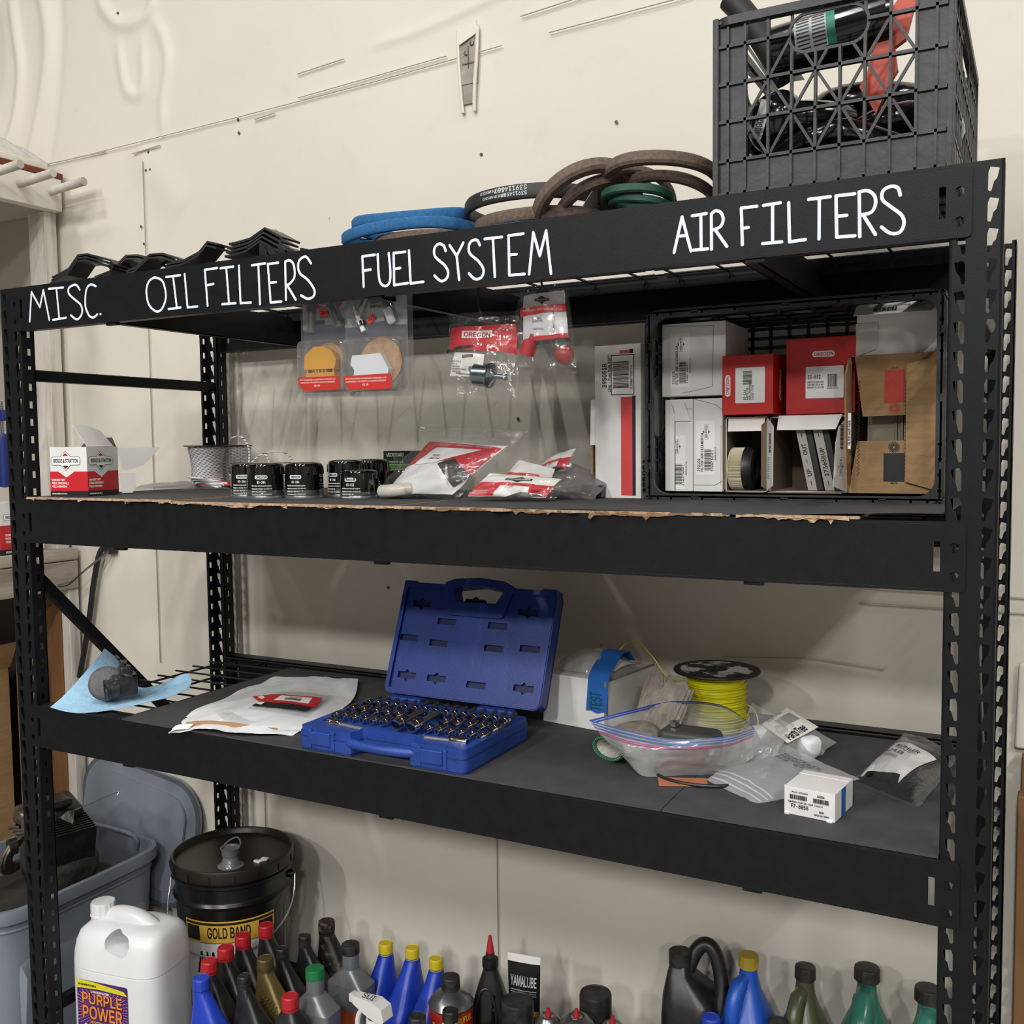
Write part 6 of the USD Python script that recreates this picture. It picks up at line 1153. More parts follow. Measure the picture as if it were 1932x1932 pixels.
# ---- clear bags at the right
t = thing('parts_bag', 'clear bag with a PartsTree label, behind the white ignition carton', 'parts bag'); c = ((1.560, .330, ZB + .002), (1.655, .245, ZB + .004), (1.700, .420, ZB + .012), (1.590, .490, ZB + .022)); fn = sheet4(*c, .040, 61, .010, 4, toward=(-.2, -.3, 1)); P = Print()
part(t, 'film', full(sheet4(*c, .048, 62, .012, 4, toward=(-.2, -.3, 1))), clear_mat('frosted_film', (.93, .93, .92), .28, .09, 34, .7, .12)); fn2 = sheet4((1.580, .350, ZB + .050), (1.640, .290, ZB + .040), (1.672, .392, ZB + .046), (1.605, .440, ZB + .062), .006, 63, .002, 3, toward=(-.2, -.4, 1))
P.add('label', quad(fn2, (0, 0), (1, 0), (1, 1), (0, 1), .0), PAPER); P.add('lettering', on_sheet(fn2, 'PartsTree', .98, .10, .16, .75, .8, .0016, rot=92), INK); P.add('barcode', join([quad(fn2, (.22 + k * .018, .30), (.23 + k * .018, .30), (.23 + k * .018, .85), (.22 + k * .018, .85), .001, 3, 4) for k in range(20)]), INK_GREY); P.add('lettering', on_sheet(fn2, 'A-ZIL 37263', .14, .15, .07, .7, .8, .0016, rot=92), INK_GREY); P.flush(t)
part(t, 'white_part', mv(noise3(rbx(-.018, -.026, 0, .018, .026, .044, .010), .003, 30, 5), 1.578, .345, ZB + .004, rz=-30), FOAM); part(t, 'white_part', mv(noise3(rbx(-.015, -.02, 0, .015, .02, .036, .010), .003, 30, 6), 1.665, .345, ZB + .004, rz=-30), FOAM)
t = thing('zip_bag', 'empty milky zip bag lying flat under the white ignition carton', 'zip bag'); c = ((1.536, .158, ZB + .002), (1.640, .082, ZB + .002), (1.765, .260, ZB + .006), (1.600, .345, ZB + .030)); fn = sheet4(*c, .016, 66, .008, 4, toward=(0, -.2, 1))
part(t, 'film', full(fn), clear_mat('milky_film', (.88, .89, .90), .42, .10, 26, .6, .14, (.72, .74, .77))); part(t, 'zip_track', [quad(fn, (.02, v), (.98, v), (.98, v + .018), (.02, v + .018), .0012, 20, 3) for v in (.10, .15, .04)], clear_mat('milky_track', (.9, .91, .93), .6, .15, 20, .2, .15, (.8, .82, .86)))
part(t, 'lettering', [on_sheet(fn, s, .36, .74 - k * .05, .035, .45 - .05 * k, .8, .002) for k, s in enumerate(('CONTENTS', 'PRODUCT', 'DATE     QTY'))], INK_GREY, False)
t = thing('parts_bag', 'small crumpled clear bag between the zip bag and the PartsTree bag', 'parts bag'); c = ((1.545, .235, ZB + .001), (1.620, .200, ZB + .001), (1.640, .33, ZB + .060), (1.560, .36, ZB + .085)); part(t, 'film', full(sheet4(*c, .024, 71, .018, 5)), FILM_HAZY); part(t, 'fitting', mv(lathe([(0, 0), (.010, 0), (.012, .004), (.012, .014), (.006, .018), (0, .018)], 18), 1.598, .24, ZB + .004), mat('dark_steel', ''))
t = thing('carton', 'small white ignition carton with F7-8858 label and a strip of blue tape', 'box', (1.685, .0655, ZB), -7); fw, fd, fh = .0765, .088, .0425
part(t, 'body', rbx(0, 0, 0, fw, fd, fh, .0012), WHITEBOX); F = Face((0, -.0003, 0), (1, 0, 0), (0, 0, 1)); P = Print(); P.add('barcode', F.bars(.009, .0245, .026, .007, 21), INK); P.add('barcode', F.bars(.044, .0245, .024, .007, 22), INK)
P.add('lettering', F.text('F7-8858', .0105, .0115, .0058, w=.026), INK); P.add('lettering', F.text('Ignition Coil 20-560 7462 P', .0065, .0195, .0024, w=.052), INK); P.add('lettering', F.text('A004', .050, .0335, .0036, w=.011), INK); P.add('lettering', F.text('PO:11-22710041', .012, .0345, .0022, w=.024), INK); P.add('lettering', F.text('NEW', .053, .0105, .0028, w=.007), INK); P.add('lettering', F.text('MADE IN CHINA', .046, .0055, .0024, w=.022), INK); P.flush(t)
part(t, 'tape', [bx(fw - .0002, .030, .001, fw + .0005, .050, fh - .001)], TAPE, False); part(t, 'flap_tab', [rbx(.001, -.0022, -.0005, .009, .001, .004, .0008), rbx(fw - .012, -.003, -.0005, fw - .003, .001, .003, .0008), bx(.0, .0, fh, fw, .004, fh + .0007), bx(.0, fd - .02, fh, fw, fd - .016, fh + .0007)], WHITEBOX)
t = thing('parts_bag', 'black KOHLER parts bag with white label at the right end of the third level', 'parts bag'); c = ((1.755, .262, ZB + .002), (1.850, .192, ZB + .002), (1.900, .420, ZB + .010), (1.800, .520, ZB + .012)); fn = sheet4(*c, .026, 81, .006, 4, toward=(0, -.2, 1)); P = Print()
part(t, 'film', full(sheet4((1.75, .25, ZB + .001), (1.862, .170, ZB + .001), (1.902, .45, ZB + .012), (1.80, .54, ZB + .014), .030, 82, .008, 4, toward=(0, -.2, 1))), FILM); part(t, 'bag', full(fn), mat('bag_black', '#15171f', .18)); P.add('label', quad(fn, (.06, .05), (.70, .10), (.86, .70), (.10, .72), .0016), mat('label_white', '')); P.add('black_field', quad(fn, (.10, .02), (.70, .08), (.66, .18), (.14, .10), .0024), mat('bag_black', ''))
P.add('lettering', on_sheet(fn, 'KOHLER', .22, .58, .055, .42, .5, .003, rot=-6), INK); P.add('lettering', on_sheet(fn, 'KOHLER', .12, .47, .05, .32, .5, .003, rot=-6), INK); P.add('lettering', on_sheet(fn, 'GENUINE PARTS', .22, .545, .02, .4, .5, .003, rot=-6), INK_GREY); P.add('barcode', join([quad(fn, (.14 + k * .02, .39 - k * .002), (.15 + k * .02, .39 - k * .002), (.15 + k * .02, .44 - k * .002), (.14 + k * .02, .44 - k * .002), .003, 3, 3) for k in range(14)]), INK_GREY); P.flush(t)
# ================================================================ things on the lowest level
ZC = Z_C + .0005
def pl(name, col, rough=.38, **k): return mat(name, col, rough, **k)
def bottle(label, x, y, h, body, capm, rz=0, w=.108, d=.058, cap_r=.0185, cap_h=.024, neck=.012, neck_r=.0160, sh=.50, name='oil_bottle', off_=None, nk_m=None, seam=True, window=None, tilt=0, grp=None):
    """oil bottle: flat body, long sloping shoulder, neck towards one end; (x, y) is where the neck stands"""
    t = thing(name, label, 'bottle', (x, y, ZC), rz, grp); o = -(w / 2 - .022) if off_ is None else off_   # body centre lies at -o from the neck
    hb = h - cap_h * .8 - neck; z1 = hb * sh; rings = []
    for z, ws, ds, cx, p in [(0, .86, .84, -o, 4), (.004, .97, .96, -o, 5), (.012, 1, 1, -o, 5), (z1 * .9, 1, 1, -o, 5), (z1, .99, .99, -o, 4.5)]: rings.append(superring(w * ws, d * ds, z, 36, p, cx))
    n = 7
    for k in range(1, n + 1):
        q = k / n; e = q * q * (3 - 2 * q); ww = w * .99 * (1 - q) + neck_r * 2.2 * q; dd = d * .99 * (1 - e) + neck_r * 2.2 * e; cx = (-o) * (1 - q) ** 1.05
        rings.append(superring(ww, dd, z1 + (hb - z1) * q, 36, 4.5 * (1 - q) + 2 * q, cx))
    rings += [superring(neck_r * 2, neck_r * 2, hb + .004, 36, 2, 0), superring(neck_r * 2, neck_r * 2, h - cap_h * .6, 36, 2, 0)]
    part(t, 'body', loft(rings), body, 50)
    n_ = 48; a = np.arange(n_) * 2 * np.pi / n_; kn = cap_r * (1 + .018 * np.sign(np.sin(a * 24))); ring = lambda r, z: np.stack([r * np.cos(a), r * np.sin(a), np.full(n_, z)], 1)
    part(t, 'cap', loft([ring(kn, h - cap_h), ring(kn, h - .004), ring(kn * .96, h - .0015), ring(kn * .86, h), ring(kn * .80, h - .0012), ring(kn * .1, h - .0010)]), capm, 40)
    part(t, 'collar', mv(lathe([(neck_r, 0), (cap_r * .98, 0), (cap_r * .98, .004), (neck_r, .004), (neck_r, 0)], 32), 0, 0, h - cap_h - .006), nk_m or capm)
    if seam: part(t, 'mould_seam', [tube([(-o - s * -1 * w * .3, s2 * d * .497, .02), (-o - s * -1 * w * .3, s2 * d * .497, z1)], .0012, 6) for s in (-1, 1) for s2 in (-1,)] + [tube([(w - .03, -d * .30, z1 * .97), (w * .30, -d * .26, z1 + (hb - z1) * .55), (neck_r, -neck_r * .6, hb)], .0014, 6, smooth=4)], body)
    return t
C_BLUE, C_BLK, C_RED = pl('bottle_blue', '#1f3fb5', .36), pl('bottle_black', '#161617', .36, color2='#2b2b2b', vscale=26), pl('cap_red', '#b5222b', .45)
C_BLKCAP, C_GOLD, C_GREY, C_YEL = pl('cap_black', '#1b1b1c', .5, color2='#3a3735', vscale=60), pl('bottle_gold', '#7d6c3f', .36, metal=.45, color2='#6b5c36', vscale=40), pl('bottle_grey', '#7d7f82', .34, metal=.3), pl('cap_yellow', '#d3bb26', .45)
t = bottle('blue oil bottle with blue cap, foremost of the bottles beside the white jug', .408, .122, .241, C_BLUE, pl('cap_blue', '#2442b8', .45)); F = Face((0, -.0297, .0), (1, 0, 0), (0, 0, 1)); part(t, 'label', F.rect(-.02, .01, .075, .098, .0005), INK, False); part(t, 'lettering', F.text('WYNN', .0, .078, .014, lift=.0008), WHITEINK, False)
for k, (x, y) in enumerate(((.372, .182), (.361, .244), (.356, .306), (.370, .371))): bottle('black oil bottle with red cap, %s from the front of the row of four' % nth(k), x, y, .243, C_BLK, C_RED, grp='row of red capped bottles')
bottle('black oil bottle with small black cap between the blue bottle and the gold one', .474, .183, .232, C_BLK, C_BLKCAP, cap_r=.0145, cap_h=.020, neck_r=.0125)
t = bottle('dusty gold oil bottle with gold cap and dimpled shoulder', .468, .258, .236, C_GOLD, pl('cap_gold', '#6f6137', .45, metal=.4, color2='#57492a', vscale=60))
part(t, 'dimple', [mv(trimesh.creation.icosphere(1, .0022), .010 + .010 * i + .004 * (j % 2), -.0285 + .001 * j, .150 - .008 * j + .003 * (5 - i)) for i in range(5) for j in range(4)], C_GOLD, 40, kind='stuff')
bottle('dull black oil bottle with black cap, behind the gold one', .462, .322, .228, C_BLK, C_BLKCAP, cap_r=.0145, cap_h=.020, neck_r=.0125); bottle('dull black oil bottle with black cap, third back behind the gold one', .470, .394, .228, C_BLK, C_BLKCAP, cap_r=.0145, cap_h=.020, neck_r=.0125)
bottle('grimy black oil bottle with dust stuck to its cap, farthest back in the left group', .486, .458, .240, pl('bottle_grimy', '#141312', .5, color2='#57493a', vscale=70, lo=.5, hi=.68), pl('cap_grimy', '#151312', .6, color2='#5a4a3a', vscale=80, lo=.5, hi=.66), cap_r=.020, cap_h=.026)
def additive(label, x, y, h, capm, body, rz=0):
    t = thing('additive_bottle', label, 'bottle', (x, y, ZC), rz); w, d = .105, .062; z1 = h - .090
    r = [superring(w * a, d * a, z, 32, 5) for z, a in ((0, .9), (.006, 1), (z1, 1), (z1 + .002, .985))] + [superring(w * (1 - q) + .042 * q, d * (1 - q) + .042 * q, z1 + .034 * q, 32, 5 - 3 * q) for q in (.3, .65, 1)] + [superring(.039, .039, z1 + .036, 32, 2), superring(.039, .039, h - .022, 32, 2)]
    part(t, 'body', loft(r), body, 40); part(t, 'cap', mv(lathe([(0, 0), (.0205, 0), (.0208, .002), (.0208, .019), (.0195, .021), (0, .0215)], 40), 0, 0, h - .0215), capm); part(t, 'label', Face((0, -d / 2 - .0002, 0), (1, 0, 0), (0, 0, 1)).rect(-.045, .01, .045, z1 * .7, .0004), pl('label_orange', '#b5502e', .5), False); return t
t = additive('grey additive bottle with green cap', .632, .236, .262, pl('cap_green', '#1c7a43', .45), C_GREY); part(t, 'embossing', Face((0, -.0312, 0), (1, 0, 0), (0, 0, 1)).text('STA-BIL', -.02, .125, .010, w=.04, lift=0), pl('emboss_grey', '#a3a4a6', .4), False)
additive('grey additive bottle with black cap, behind the green capped one', .636, .358, .262, C_BLKCAP, C_GREY)
bottle('narrow black bottle with red cap, in front of the green capped bottle', .622, .165, .233, C_BLK, C_RED, w=.07, d=.05, off_=-.002, sh=.86)
for k, (x, y) in enumerate(((.676, .440), (.744, .450), (.820, .434))): bottle('bright blue oil bottle with yellow cap, %s from the left of three' % nth(k), x, y, .236, C_BLUE, C_YEL, rz=-98, cap_r=.0165, cap_h=.022, w=.115, d=.07, sh=.42, off_=-.030, grp='blue bottles with yellow caps')
# spray bottle head
t = thing('spray_bottle', 'white trigger spray bottle with handwriting on its head', 'spray bottle', (.815, .200, ZC), -6); WP = pl('white_plastic', '#e7e6e4', .35)
part(t, 'body', lathe([(0, 0), (.036, 0), (.038, .004), (.038, .14), (.030, .175), (.014, .195), (.013, .208), (0, .208)], 36), pl('spray_body', '#cfd4da', .25, trans=.3)); part(t, 'collar', mv(lathe([(.012, 0), (.0165, 0), (.016, .018), (.012, .018), (.012, 0)], 24), 0, 0, .198), WP)
part(t, 'head', [hull([(x, y * s, z) for x, y, z in [(-.050, .010, .236), (-.050, .010, .254), (.010, .016, .258), (.034, .016, .250), (.040, .015, .226), (.030, .014, .216), (-.010, .012, .222), (-.012, .012, .236)] for s in (-1, 1)])], WP, 30); part(t, 'nozzle', rbx(-.062, -.009, .236, -.049, .009, .254, .002), pl('nozzle_pink', '#d9cfca', .5)); part(t, 'trigger', tube([(-.022, 0, .234), (-.040, 0, .214), (-.046, 0, .190), (-.040, 0, .170)], .0055, 8, smooth=5), WP)
part(t, 'lettering', Face((-.040, -.0145, .2565), (1, -.05, .06), (.0, .97, .20)).text('SUI', .016, .004, .014, bold=False, lift=.002), INK, False)
def can(label, x, y, r, h, body, name='spray_can', capm=None, cap_r=None, cap_h=.05, red=False, dome=True):
    t = thing(name, label, 'can', (x, y, ZC)); top = h - (cap_h if capm else .012)
    part(t, 'body', lathe([(0, 0), (r, 0), (r * 1.02, .003), (r, .006), (r, top - .02), (r * 1.02, top - .018), (r * 1.0, top - .014), (r * .90, top - .006), (r * .62, top + .003), (r * .45, top + .004), (r * .42, top), (0, top)], 40), body)
    if capm: part(t, 'cap', mv(lathe([(cap_r or r * .95, 0), (cap_r or r * .95, cap_h - .006), ((cap_r or r * .95) * .95, cap_h - .001), ((cap_r or r * .95) * .90, cap_h), ((cap_r or r * .95) * .86, cap_h - .003), (0, cap_h - .004)], 40), 0, 0, h - cap_h), capm)
    if red: part(t, 'nozzle', mv(lathe([(0, 0), (.0055, 0), (.0055, .012), (.004, .013), (.004, .020), (0, .020)], 16), 0, 0, h - .014), C_RED); part(t, 'valve_cup', mv(lathe([(.004, 0), (.014, 0), (.015, .003), (.012, .006), (.006, .005), (.004, 0)], 24), 0, 0, h - .014), STEEL)
    return t
TIN = pl('tin_plate', '#9a9b9d', .28, metal=.9)
t = thing('fuel_can', 'round red and silver fuel can with black cap and 50:1 print', 'can', (.918, .338, ZC)); part(t, 'body', lathe([(0, 0), (.047, 0), (.047, .205), (.049, .207), (.047, .210), (.040, .222), (.020, .236), (.017, .238), (0, .238)], 48), TIN)
def wraplab(r, a0, a1, z0, z1, dr=.0004): return grid(lambda U, V: ((r + dr) * np.cos(np.radians(a0 + (a1 - a0) * U)), (r + dr) * np.sin(np.radians(a0 + (a1 - a0) * U)), z0 + (z1 - z0) * V), 40, 3)
def wraptext(m, r, a_mid, dr=.0010):
    m = m.copy(); m = m.subdivide_to_size(max(.006, (m.bounds[1] - m.bounds[0]).max() / 40)); v = np.array(m.vertices); a = np.radians(a_mid) + v[:, 0] / r; m.vertices = np.stack([(r + dr + v[:, 2] * .02) * np.cos(a), (r + dr + v[:, 2] * .02) * np.sin(a), v[:, 1]], 1); return m
def wt(s, h, w=None, x=0, z=0, bold=True):
    m = text_flat(s, bold).copy(); m.apply_scale((h, h, .03)); 
    if w: m.apply_scale((w / (m.bounds[1][0] - m.bounds[0][0]), 1, 1))
    m.apply_translation((x - (m.bounds[1][0] + m.bounds[0][0]) / 2, z, 0)); return m
part(t, 'label', wraplab(.047, -170, 80, .01, .203), pl('fuel_red', '#a82a24', .4)); part(t, 'label_panel', wraplab(.047, -48, -8, .12, .172, .0008), pl('fuel_cream', '#d9c79a', .45)); part(t, 'lettering', wraptext(wt('92', .018, .022, 0, .135), .047, -30), INK, False); part(t, 'lettering', wraptext(wt('TRUFUEL', .013, .045, 0, .182), .047, -22), pl('fuel_yellow', '#e0b83a', .45), False); part(t, 'lettering', wraptext(wt('50:1', .026, .038, 0, .155), .047, -92), pl('fuel_yellow', ''), False); part(t, 'lettering', wraptext(wt('ENGINE FUEL', .009, .040, 0, .14), .047, -90), WHITEINK, False)
part(t, 'cap', mv(lathe([(0, 0), (.0195, 0), (.020, .002), (.0195, .026), (.018, .028), (0, .028)], 32), 0, 0, .236), C_BLKCAP)
bottle('small white bottle with black cap in front of the fuel can', .948, .286, .225, WP, C_BLKCAP, w=.05, d=.05, off_=0, sh=.8, cap_r=.0165, cap_h=.024, seam=False); bottle('small black capped bottle low between spray bottle and fuel can', .892, .246, .218, C_BLK, C_BLKCAP, w=.05, d=.05, off_=0, sh=.8, cap_r=.018, cap_h=.022, seam=False)
# gear oil bottle with red tip
t = thing('gear_oil_bottle', 'black gear oil bottle with pointed red tip and scooped grip', 'bottle', (.963, .432, ZC), 20); r = [superring(.085 * a, .07 * b, z, 36, p) for z, a, b, p in ((0, .9, .9, 4), (.005, 1, 1, 4), (.13, 1, 1, 4), (.17, .92, .9, 3.4), (.215, .62, .64, 2.6), (.248, .36, .42, 2), (.252, .42, .50, 2), (.27, .42, .50, 2), (.273, .30, .36, 2))]; part(t, 'body', loft(r), C_BLK, 45)
part(t, 'grip', hull(np.vstack([superring(.046, .004, z, 12, 2) * np.array((1, 1, 1)) + np.array((-.008, -.036 + .012 * max(0, (z - .13) / .08), 0)) for z in (.07, .10, .15, .20)])), BLK_GLOSS, 40); part(t, 'grip_rim', tube([(-.030, -.036, .08), (-.032, -.036, .14), (-.018, -.026, .205), (.004, -.024, .205), (.018, -.034, .15), (.016, -.037, .08)], .003, 8, smooth=6), C_BLK)
part(t, 'spout', mv(lathe([(.008, 0), (.010, 0), (.010, .010), (.0085, .011), (0, .011)], 20), 0, 0, .273), C_BLKCAP); part(t, 'tip', mv(lathe([(0, 0), (.0085, 0), (.0085, .006), (.0035, .038), (0, .039)], 20), 0, 0, .283), C_RED)
# squeeze tube
t = thing('squeeze_tube', 'black and white YAMALUBE tube with gold stripe standing on its cap', 'tube', (1.040, .445, ZC + .0), 8); sec = lambda q: superring(.066 + .010 * q, .044 * (1 - q) + .0025 * q, .045 + .245 * q, 40, 2); part(t, 'body', loft([sec(q) for q in np.linspace(0, .93, 12)]), pl('tube_black', '#19191b', .3), 60); part(t, 'seal', loft([sec(q) for q in (.93, 1.0)]), WP, 60); part(t, 'cap', lathe([(0, 0), (.030, 0), (.030, .045), (0, .045)], 32), C_BLKCAP)
def on_tube(m, dr):
    v = np.array(m.vertices); q = (v[:, 1] - .045) / .245; b = (.044 * (1 - q) + .0025 * q) / 2; a = (.066 + .010 * q) / 2; y = -b * np.sqrt(np.clip(1 - (v[:, 0] / a) ** 2, 0, 1)) - dr; m.vertices = np.stack([v[:, 0], y, v[:, 1]], 1); return m
fl_ = lambda x0, z0, x1, z1: trimesh.Trimesh(*(lambda g: (g.vertices, g.faces))(grid(lambda U, V: (x0 + (x1 - x0) * U, z0 + (z1 - z0) * V, 0 * U), 16, 4)), process=False)
part(t, 'stripe', on_tube(fl_(-.034, .150, .034, .170), .0008), pl('tube_gold', '#c9972f', .4)); part(t, 'lettering', on_tube(wt('YAMALUBE', .022, .060, 0, .222).subdivide_to_size(.004), .0010), WHITEINK, False); part(t, 'lettering', on_tube(wt('LUBRICANT', .0095, .040, 0, .155).subdivide_to_size(.004), .0012), INK, False); part(t, 'lettering', [on_tube(fl_(-.028, z, .030, z + .0016), .0009) for z in (.212, .207, .202)] + [on_tube(wt('GREASE', .010, .03, 0, .130).subdivide_to_size(.004), .0010)], pl('tube_grey', '#b5b5b5', .4), False)
can('spray can with wide black cap in front of the squeeze tube', 1.062, .372, .036, .232, TIN, capm=C_BLKCAP, cap_r=.0345); can('spray can with wide black cap, lower, in front of the other black capped can', 1.060, .290, .036, .198, TIN, capm=C_BLKCAP, cap_r=.035)
can('spray can with black cap between the silver cans, far back', 1.205, .455, .036, .243, TIN, capm=C_BLKCAP, cap_r=.034)
can('silver spray can with red nozzle, left one of three', 1.139, .362, .0285, .232, TIN, red=True); can('larger silver spray can with red nozzle, middle one of three', 1.205, .358, .036, .250, TIN, red=True); can('silver spray can with red nozzle, right one of three', 1.267, .398, .028, .231, TIN, red=True)
# big jugs at the right
def big_jug(label, x, y, h, body, capm, rz=0, w=.135, d=.125, cap_r=.020, cap_h=.026, neck=(0, .0), hang=(0, -1), name='oil_jug', sh=.60, hr=.016):
    """gallon-like jug; handle loops from the neck down to the shoulder on the side 'hang'"""
    t = thing(name, label, 'jug', (x, y, ZC), rz); hb = h - cap_h - .010; z1 = hb * sh; rings = [superring(w * a, d * a, z, 40, 4) for z, a in ((0, .86), (.006, .97), (.02, 1), (z1, 1))]; hx, hy = hang
    for k in range(1, 9):
        q = k / 8; e = q * q * (3 - 2 * q); cx, cy = neck[0] * q, neck[1] * q; rings.append(superring(w * (1 - e) + .036 * e, d * (1 - e) + .036 * e, z1 + (hb - z1) * q, 40, 4 - 2 * q, cx, cy))
    rings.append(superring(.034, .034, h - cap_h * .7, 40, 2, *neck)); part(t, 'body', loft(rings), body, 55); a0 = np.array((neck[0], neck[1], hb - .012)); ext_ = d * .47 if abs(hy) > abs(hx) else w * .47
    part(t, 'handle', tube([a0, (neck[0] + hx * .030, neck[1] + hy * .030, hb - .016), (hx * ext_ * .82, hy * ext_ * .82, hb - (hb - z1) * .42), (hx * ext_, hy * ext_, z1 - .004), (hx * ext_ * .9, hy * ext_ * .9, z1 - .045)], [hr * .8] * 8 + [hr] * 24 + [hr * 1.2], 14, smooth=8), body); n_ = 48; a = np.arange(n_) * 2 * np.pi / n_; kn = cap_r * (1 + .02 * np.sign(np.sin(a * 24))); ring = lambda r, z: np.stack([r * np.cos(a) + neck[0], r * np.sin(a) + neck[1], np.full(n_, z)], 1)
    part(t, 'cap', loft([ring(kn, h - cap_h), ring(kn, h - .004), ring(kn * .95, h - .001), ring(kn * .85, h), ring(kn * .1, h)]), capm, 40); return t
t = thing('oil_jug', 'black oil jug with tall looped handle, leftmost of the jugs at the wall', 'jug', (1.400, .520, ZC), 0); part(t, 'body', loft([superring(.12 * a, .13 * b, z, 36, 4, cx) for z, a, b, cx in ((0, .9, .9, 0), (.01, 1, 1, 0), (.22, 1, 1, 0), (.26, .9, .85, -.005), (.30, .42, .45, -.028), (.318, .32, .32, -.030))]), C_BLK, 50)
part(t, 'handle', tube([(-.02, .0, .29), (-.004, .02, .335), (.014, .03, .352), (.034, .03, .340), (.052, .02, .290), (.055, .0, .235), (.045, -.01, .20)], .0155, 14, smooth=7), C_BLK); part(t, 'cap', mv(lathe([(0, 0), (.024, 0), (.024, .026), (.022, .028), (0, .028)], 36), -.030, 0, .314), C_BLKCAP)
big_jug('bright blue oil jug with yellow cap', 1.507, .535, .355, pl('jug_blue', '#1f52b5', .36), pl('cap_mustard', '#b39a2f', .5), w=.11, d=.13, neck=(0, .01), hang=(-.35, -.9)); big_jug('olive grey oil jug with black cap between the blue jug and the green ones', 1.618, .545, .352, pl('jug_olive', '#4f5138', .3, color2='#45472f', vscale=9), C_BLKCAP, w=.105, d=.13, neck=(0, .012), hang=(-.2, -.97))
GREEN = pl('jug_green', '#2b6757', .25, trans=.15, color2='#3a7c6b', vscale=7); big_jug('green antifreeze jug with black cap, left of the two green ones', 1.734, .548, .372, GREEN, C_BLKCAP, w=.115, d=.14, neck=(0, .022), hang=(0, -1), cap_r=.024, hr=.022); big_jug('green antifreeze jug with black cap, partly behind the right front post', 1.845, .550, .358, pl('jug_green2', '#3f8472', .25, trans=.15), C_BLKCAP, w=.105, d=.13, neck=(0, .02), hang=(0, -1), cap_r=.024, hr=.020)
bottle('small bottle with blue cap in front of the blue jug', 1.463, .430, .272, C_BLUE, pl('cap_blue', ''), w=.06, d=.05, off_=0, sh=.8, cap_r=.018, seam=False); bottle('small bottle with black cap in front of the olive jug', 1.585, .470, .276, C_BLK, C_BLKCAP, w=.06, d=.05, off_=0, sh=.8, cap_r=.019, seam=False)
# ---- five gallon bucket
BK = pl('bucket_black', '#0e0e0f', .28, color2='#171717', vscale=12)
bk = thing('oil_bucket', 'black GOLD BAND oil bucket with lid and grey pull-up spout', 'bucket', (.195, .447, ZC)); R0 = .146
part(bk, 'pail', lathe([(0, 0), (.131, 0), (.133, .004), (.1425, .272), (.148, .276), (.150, .282), (.146, .288), (.1435, .292), (.1435, .322), (.149, .326), (.149, .333), (.145, .336), (.145, .345), (0, .345)], 72), BK, 40)
part(bk, 'lid', lathe([(.1475, .340), (.1525, .341), (.1535, .345), (.1535, .366), (.151, .372), (.147, .373), (.143, .370), (.139, .358), (.060, .356), (0, .3555)], 72), pl('bucket_lid', '#17140f', .34, color2='#221d15', vscale=9), 40)
part(bk, 'lid_notch', [mv(bx(-.0015, -.002, 0, .0015, .0012, .018), .1535 * math.cos(a), .1535 * math.sin(a), .344, rz=math.degrees(a) + 90) for a in np.arange(16) * 2 * np.pi / 16], BK, False, kind='stuff')
sp = np.array((.045, -.055)); GP = pl('spout_grey', '#6c6e71', .4); so = part(bk, 'spout', mv(join([lathe([(.020, 0), (.031, 0), (.032, .002), (.024, .006), (.019, .018), (.018, .026), (.0205, .030), (.0215, .042), (.024, .046), (.0245, .048), (.021, .048), (.0195, .044), (0, .042)], 40)]), sp[0], sp[1], .3555), GP); part(so, 'pull_ring', tube([(sp[0] - .024, sp[1] + .004, .4035), (sp[0] - .018, sp[1] + .018, .412), (sp[0], sp[1] + .026, .420), (sp[0] + .018, sp[1] + .018, .412), (sp[0] + .024, sp[1] + .004, .4035)], .0022, 8, smooth=6), GP); part(so, 'clear_neck', mv(lathe([(.030, .001), (.0245, .008), (.0195, .020), (.0190, .026)], 36), sp[0], sp[1], .3556), FILM)
for k, (x, y, rz) in enumerate(((.098, .012, 12), (.092, -.010, -8), (.106, -.004, 60))): single('plastic_chip', mv(rbx(-.010, -.005, 0, .010, .005, .005, .0015), .195 + x, .447 + y, ZC + .3565 + .0045 * (k == 2), rz=rz), FOAM, ('rear', 'front', 'middle')[k] + ' small white plastic chip lying on the bucket lid', 'plastic chip')
for az in (-150, 28):
    a = math.radians(az); part(bk, 'handle_ear', mv(join([lathe([(0, 0), (.010, 0), (.010, .014), (.006, .018), (0, .018)], 20)]), .140 * math.cos(a), .140 * math.sin(a), .305, ry=90, rz=az), BK)
ea, eb = [np.array((.158 * math.cos(math.radians(q)), .158 * math.sin(math.radians(q)), .305)) for q in (-150, 28)]
hw = []
for q in np.linspace(0, 1, 40):
    an = math.radians(-150 + 178 * q); e = math.sin(math.pi * q) ** .6; hw.append(((.158 + .010 * e) * math.cos(an), (.158 + .010 * e) * math.sin(an), .305 - .135 * e))
part(bk, 'wire_handle', tube(hw, .0022, 8), pl('handle_wire', '#c9cacb', .3, metal=.8))
def rz_(z): return .133 + (.1425 - .133) * z / .272 + .0008
def bkl(a0, a1, z0, z1, dr=0): return grid(lambda U, V: ((rz_(0) + (z0 + (z1 - z0) * V) * .035 + dr) * np.cos(np.radians(a0 + (a1 - a0) * U)), (rz_(0) + (z0 + (z1 - z0) * V) * .035 + dr) * np.sin(np.radians(a0 + (a1 - a0) * U)), z0 + (z1 - z0) * V), 48, 4)
AM = -52; YB = pl('label_gold', '#d9ae45', .4); lw = part(bk, 'label', bkl(AM - 47, AM + 47, .02, .192), pl('label_bucket_white', '#e3e3e4', .4), label='white paper label of the bucket')
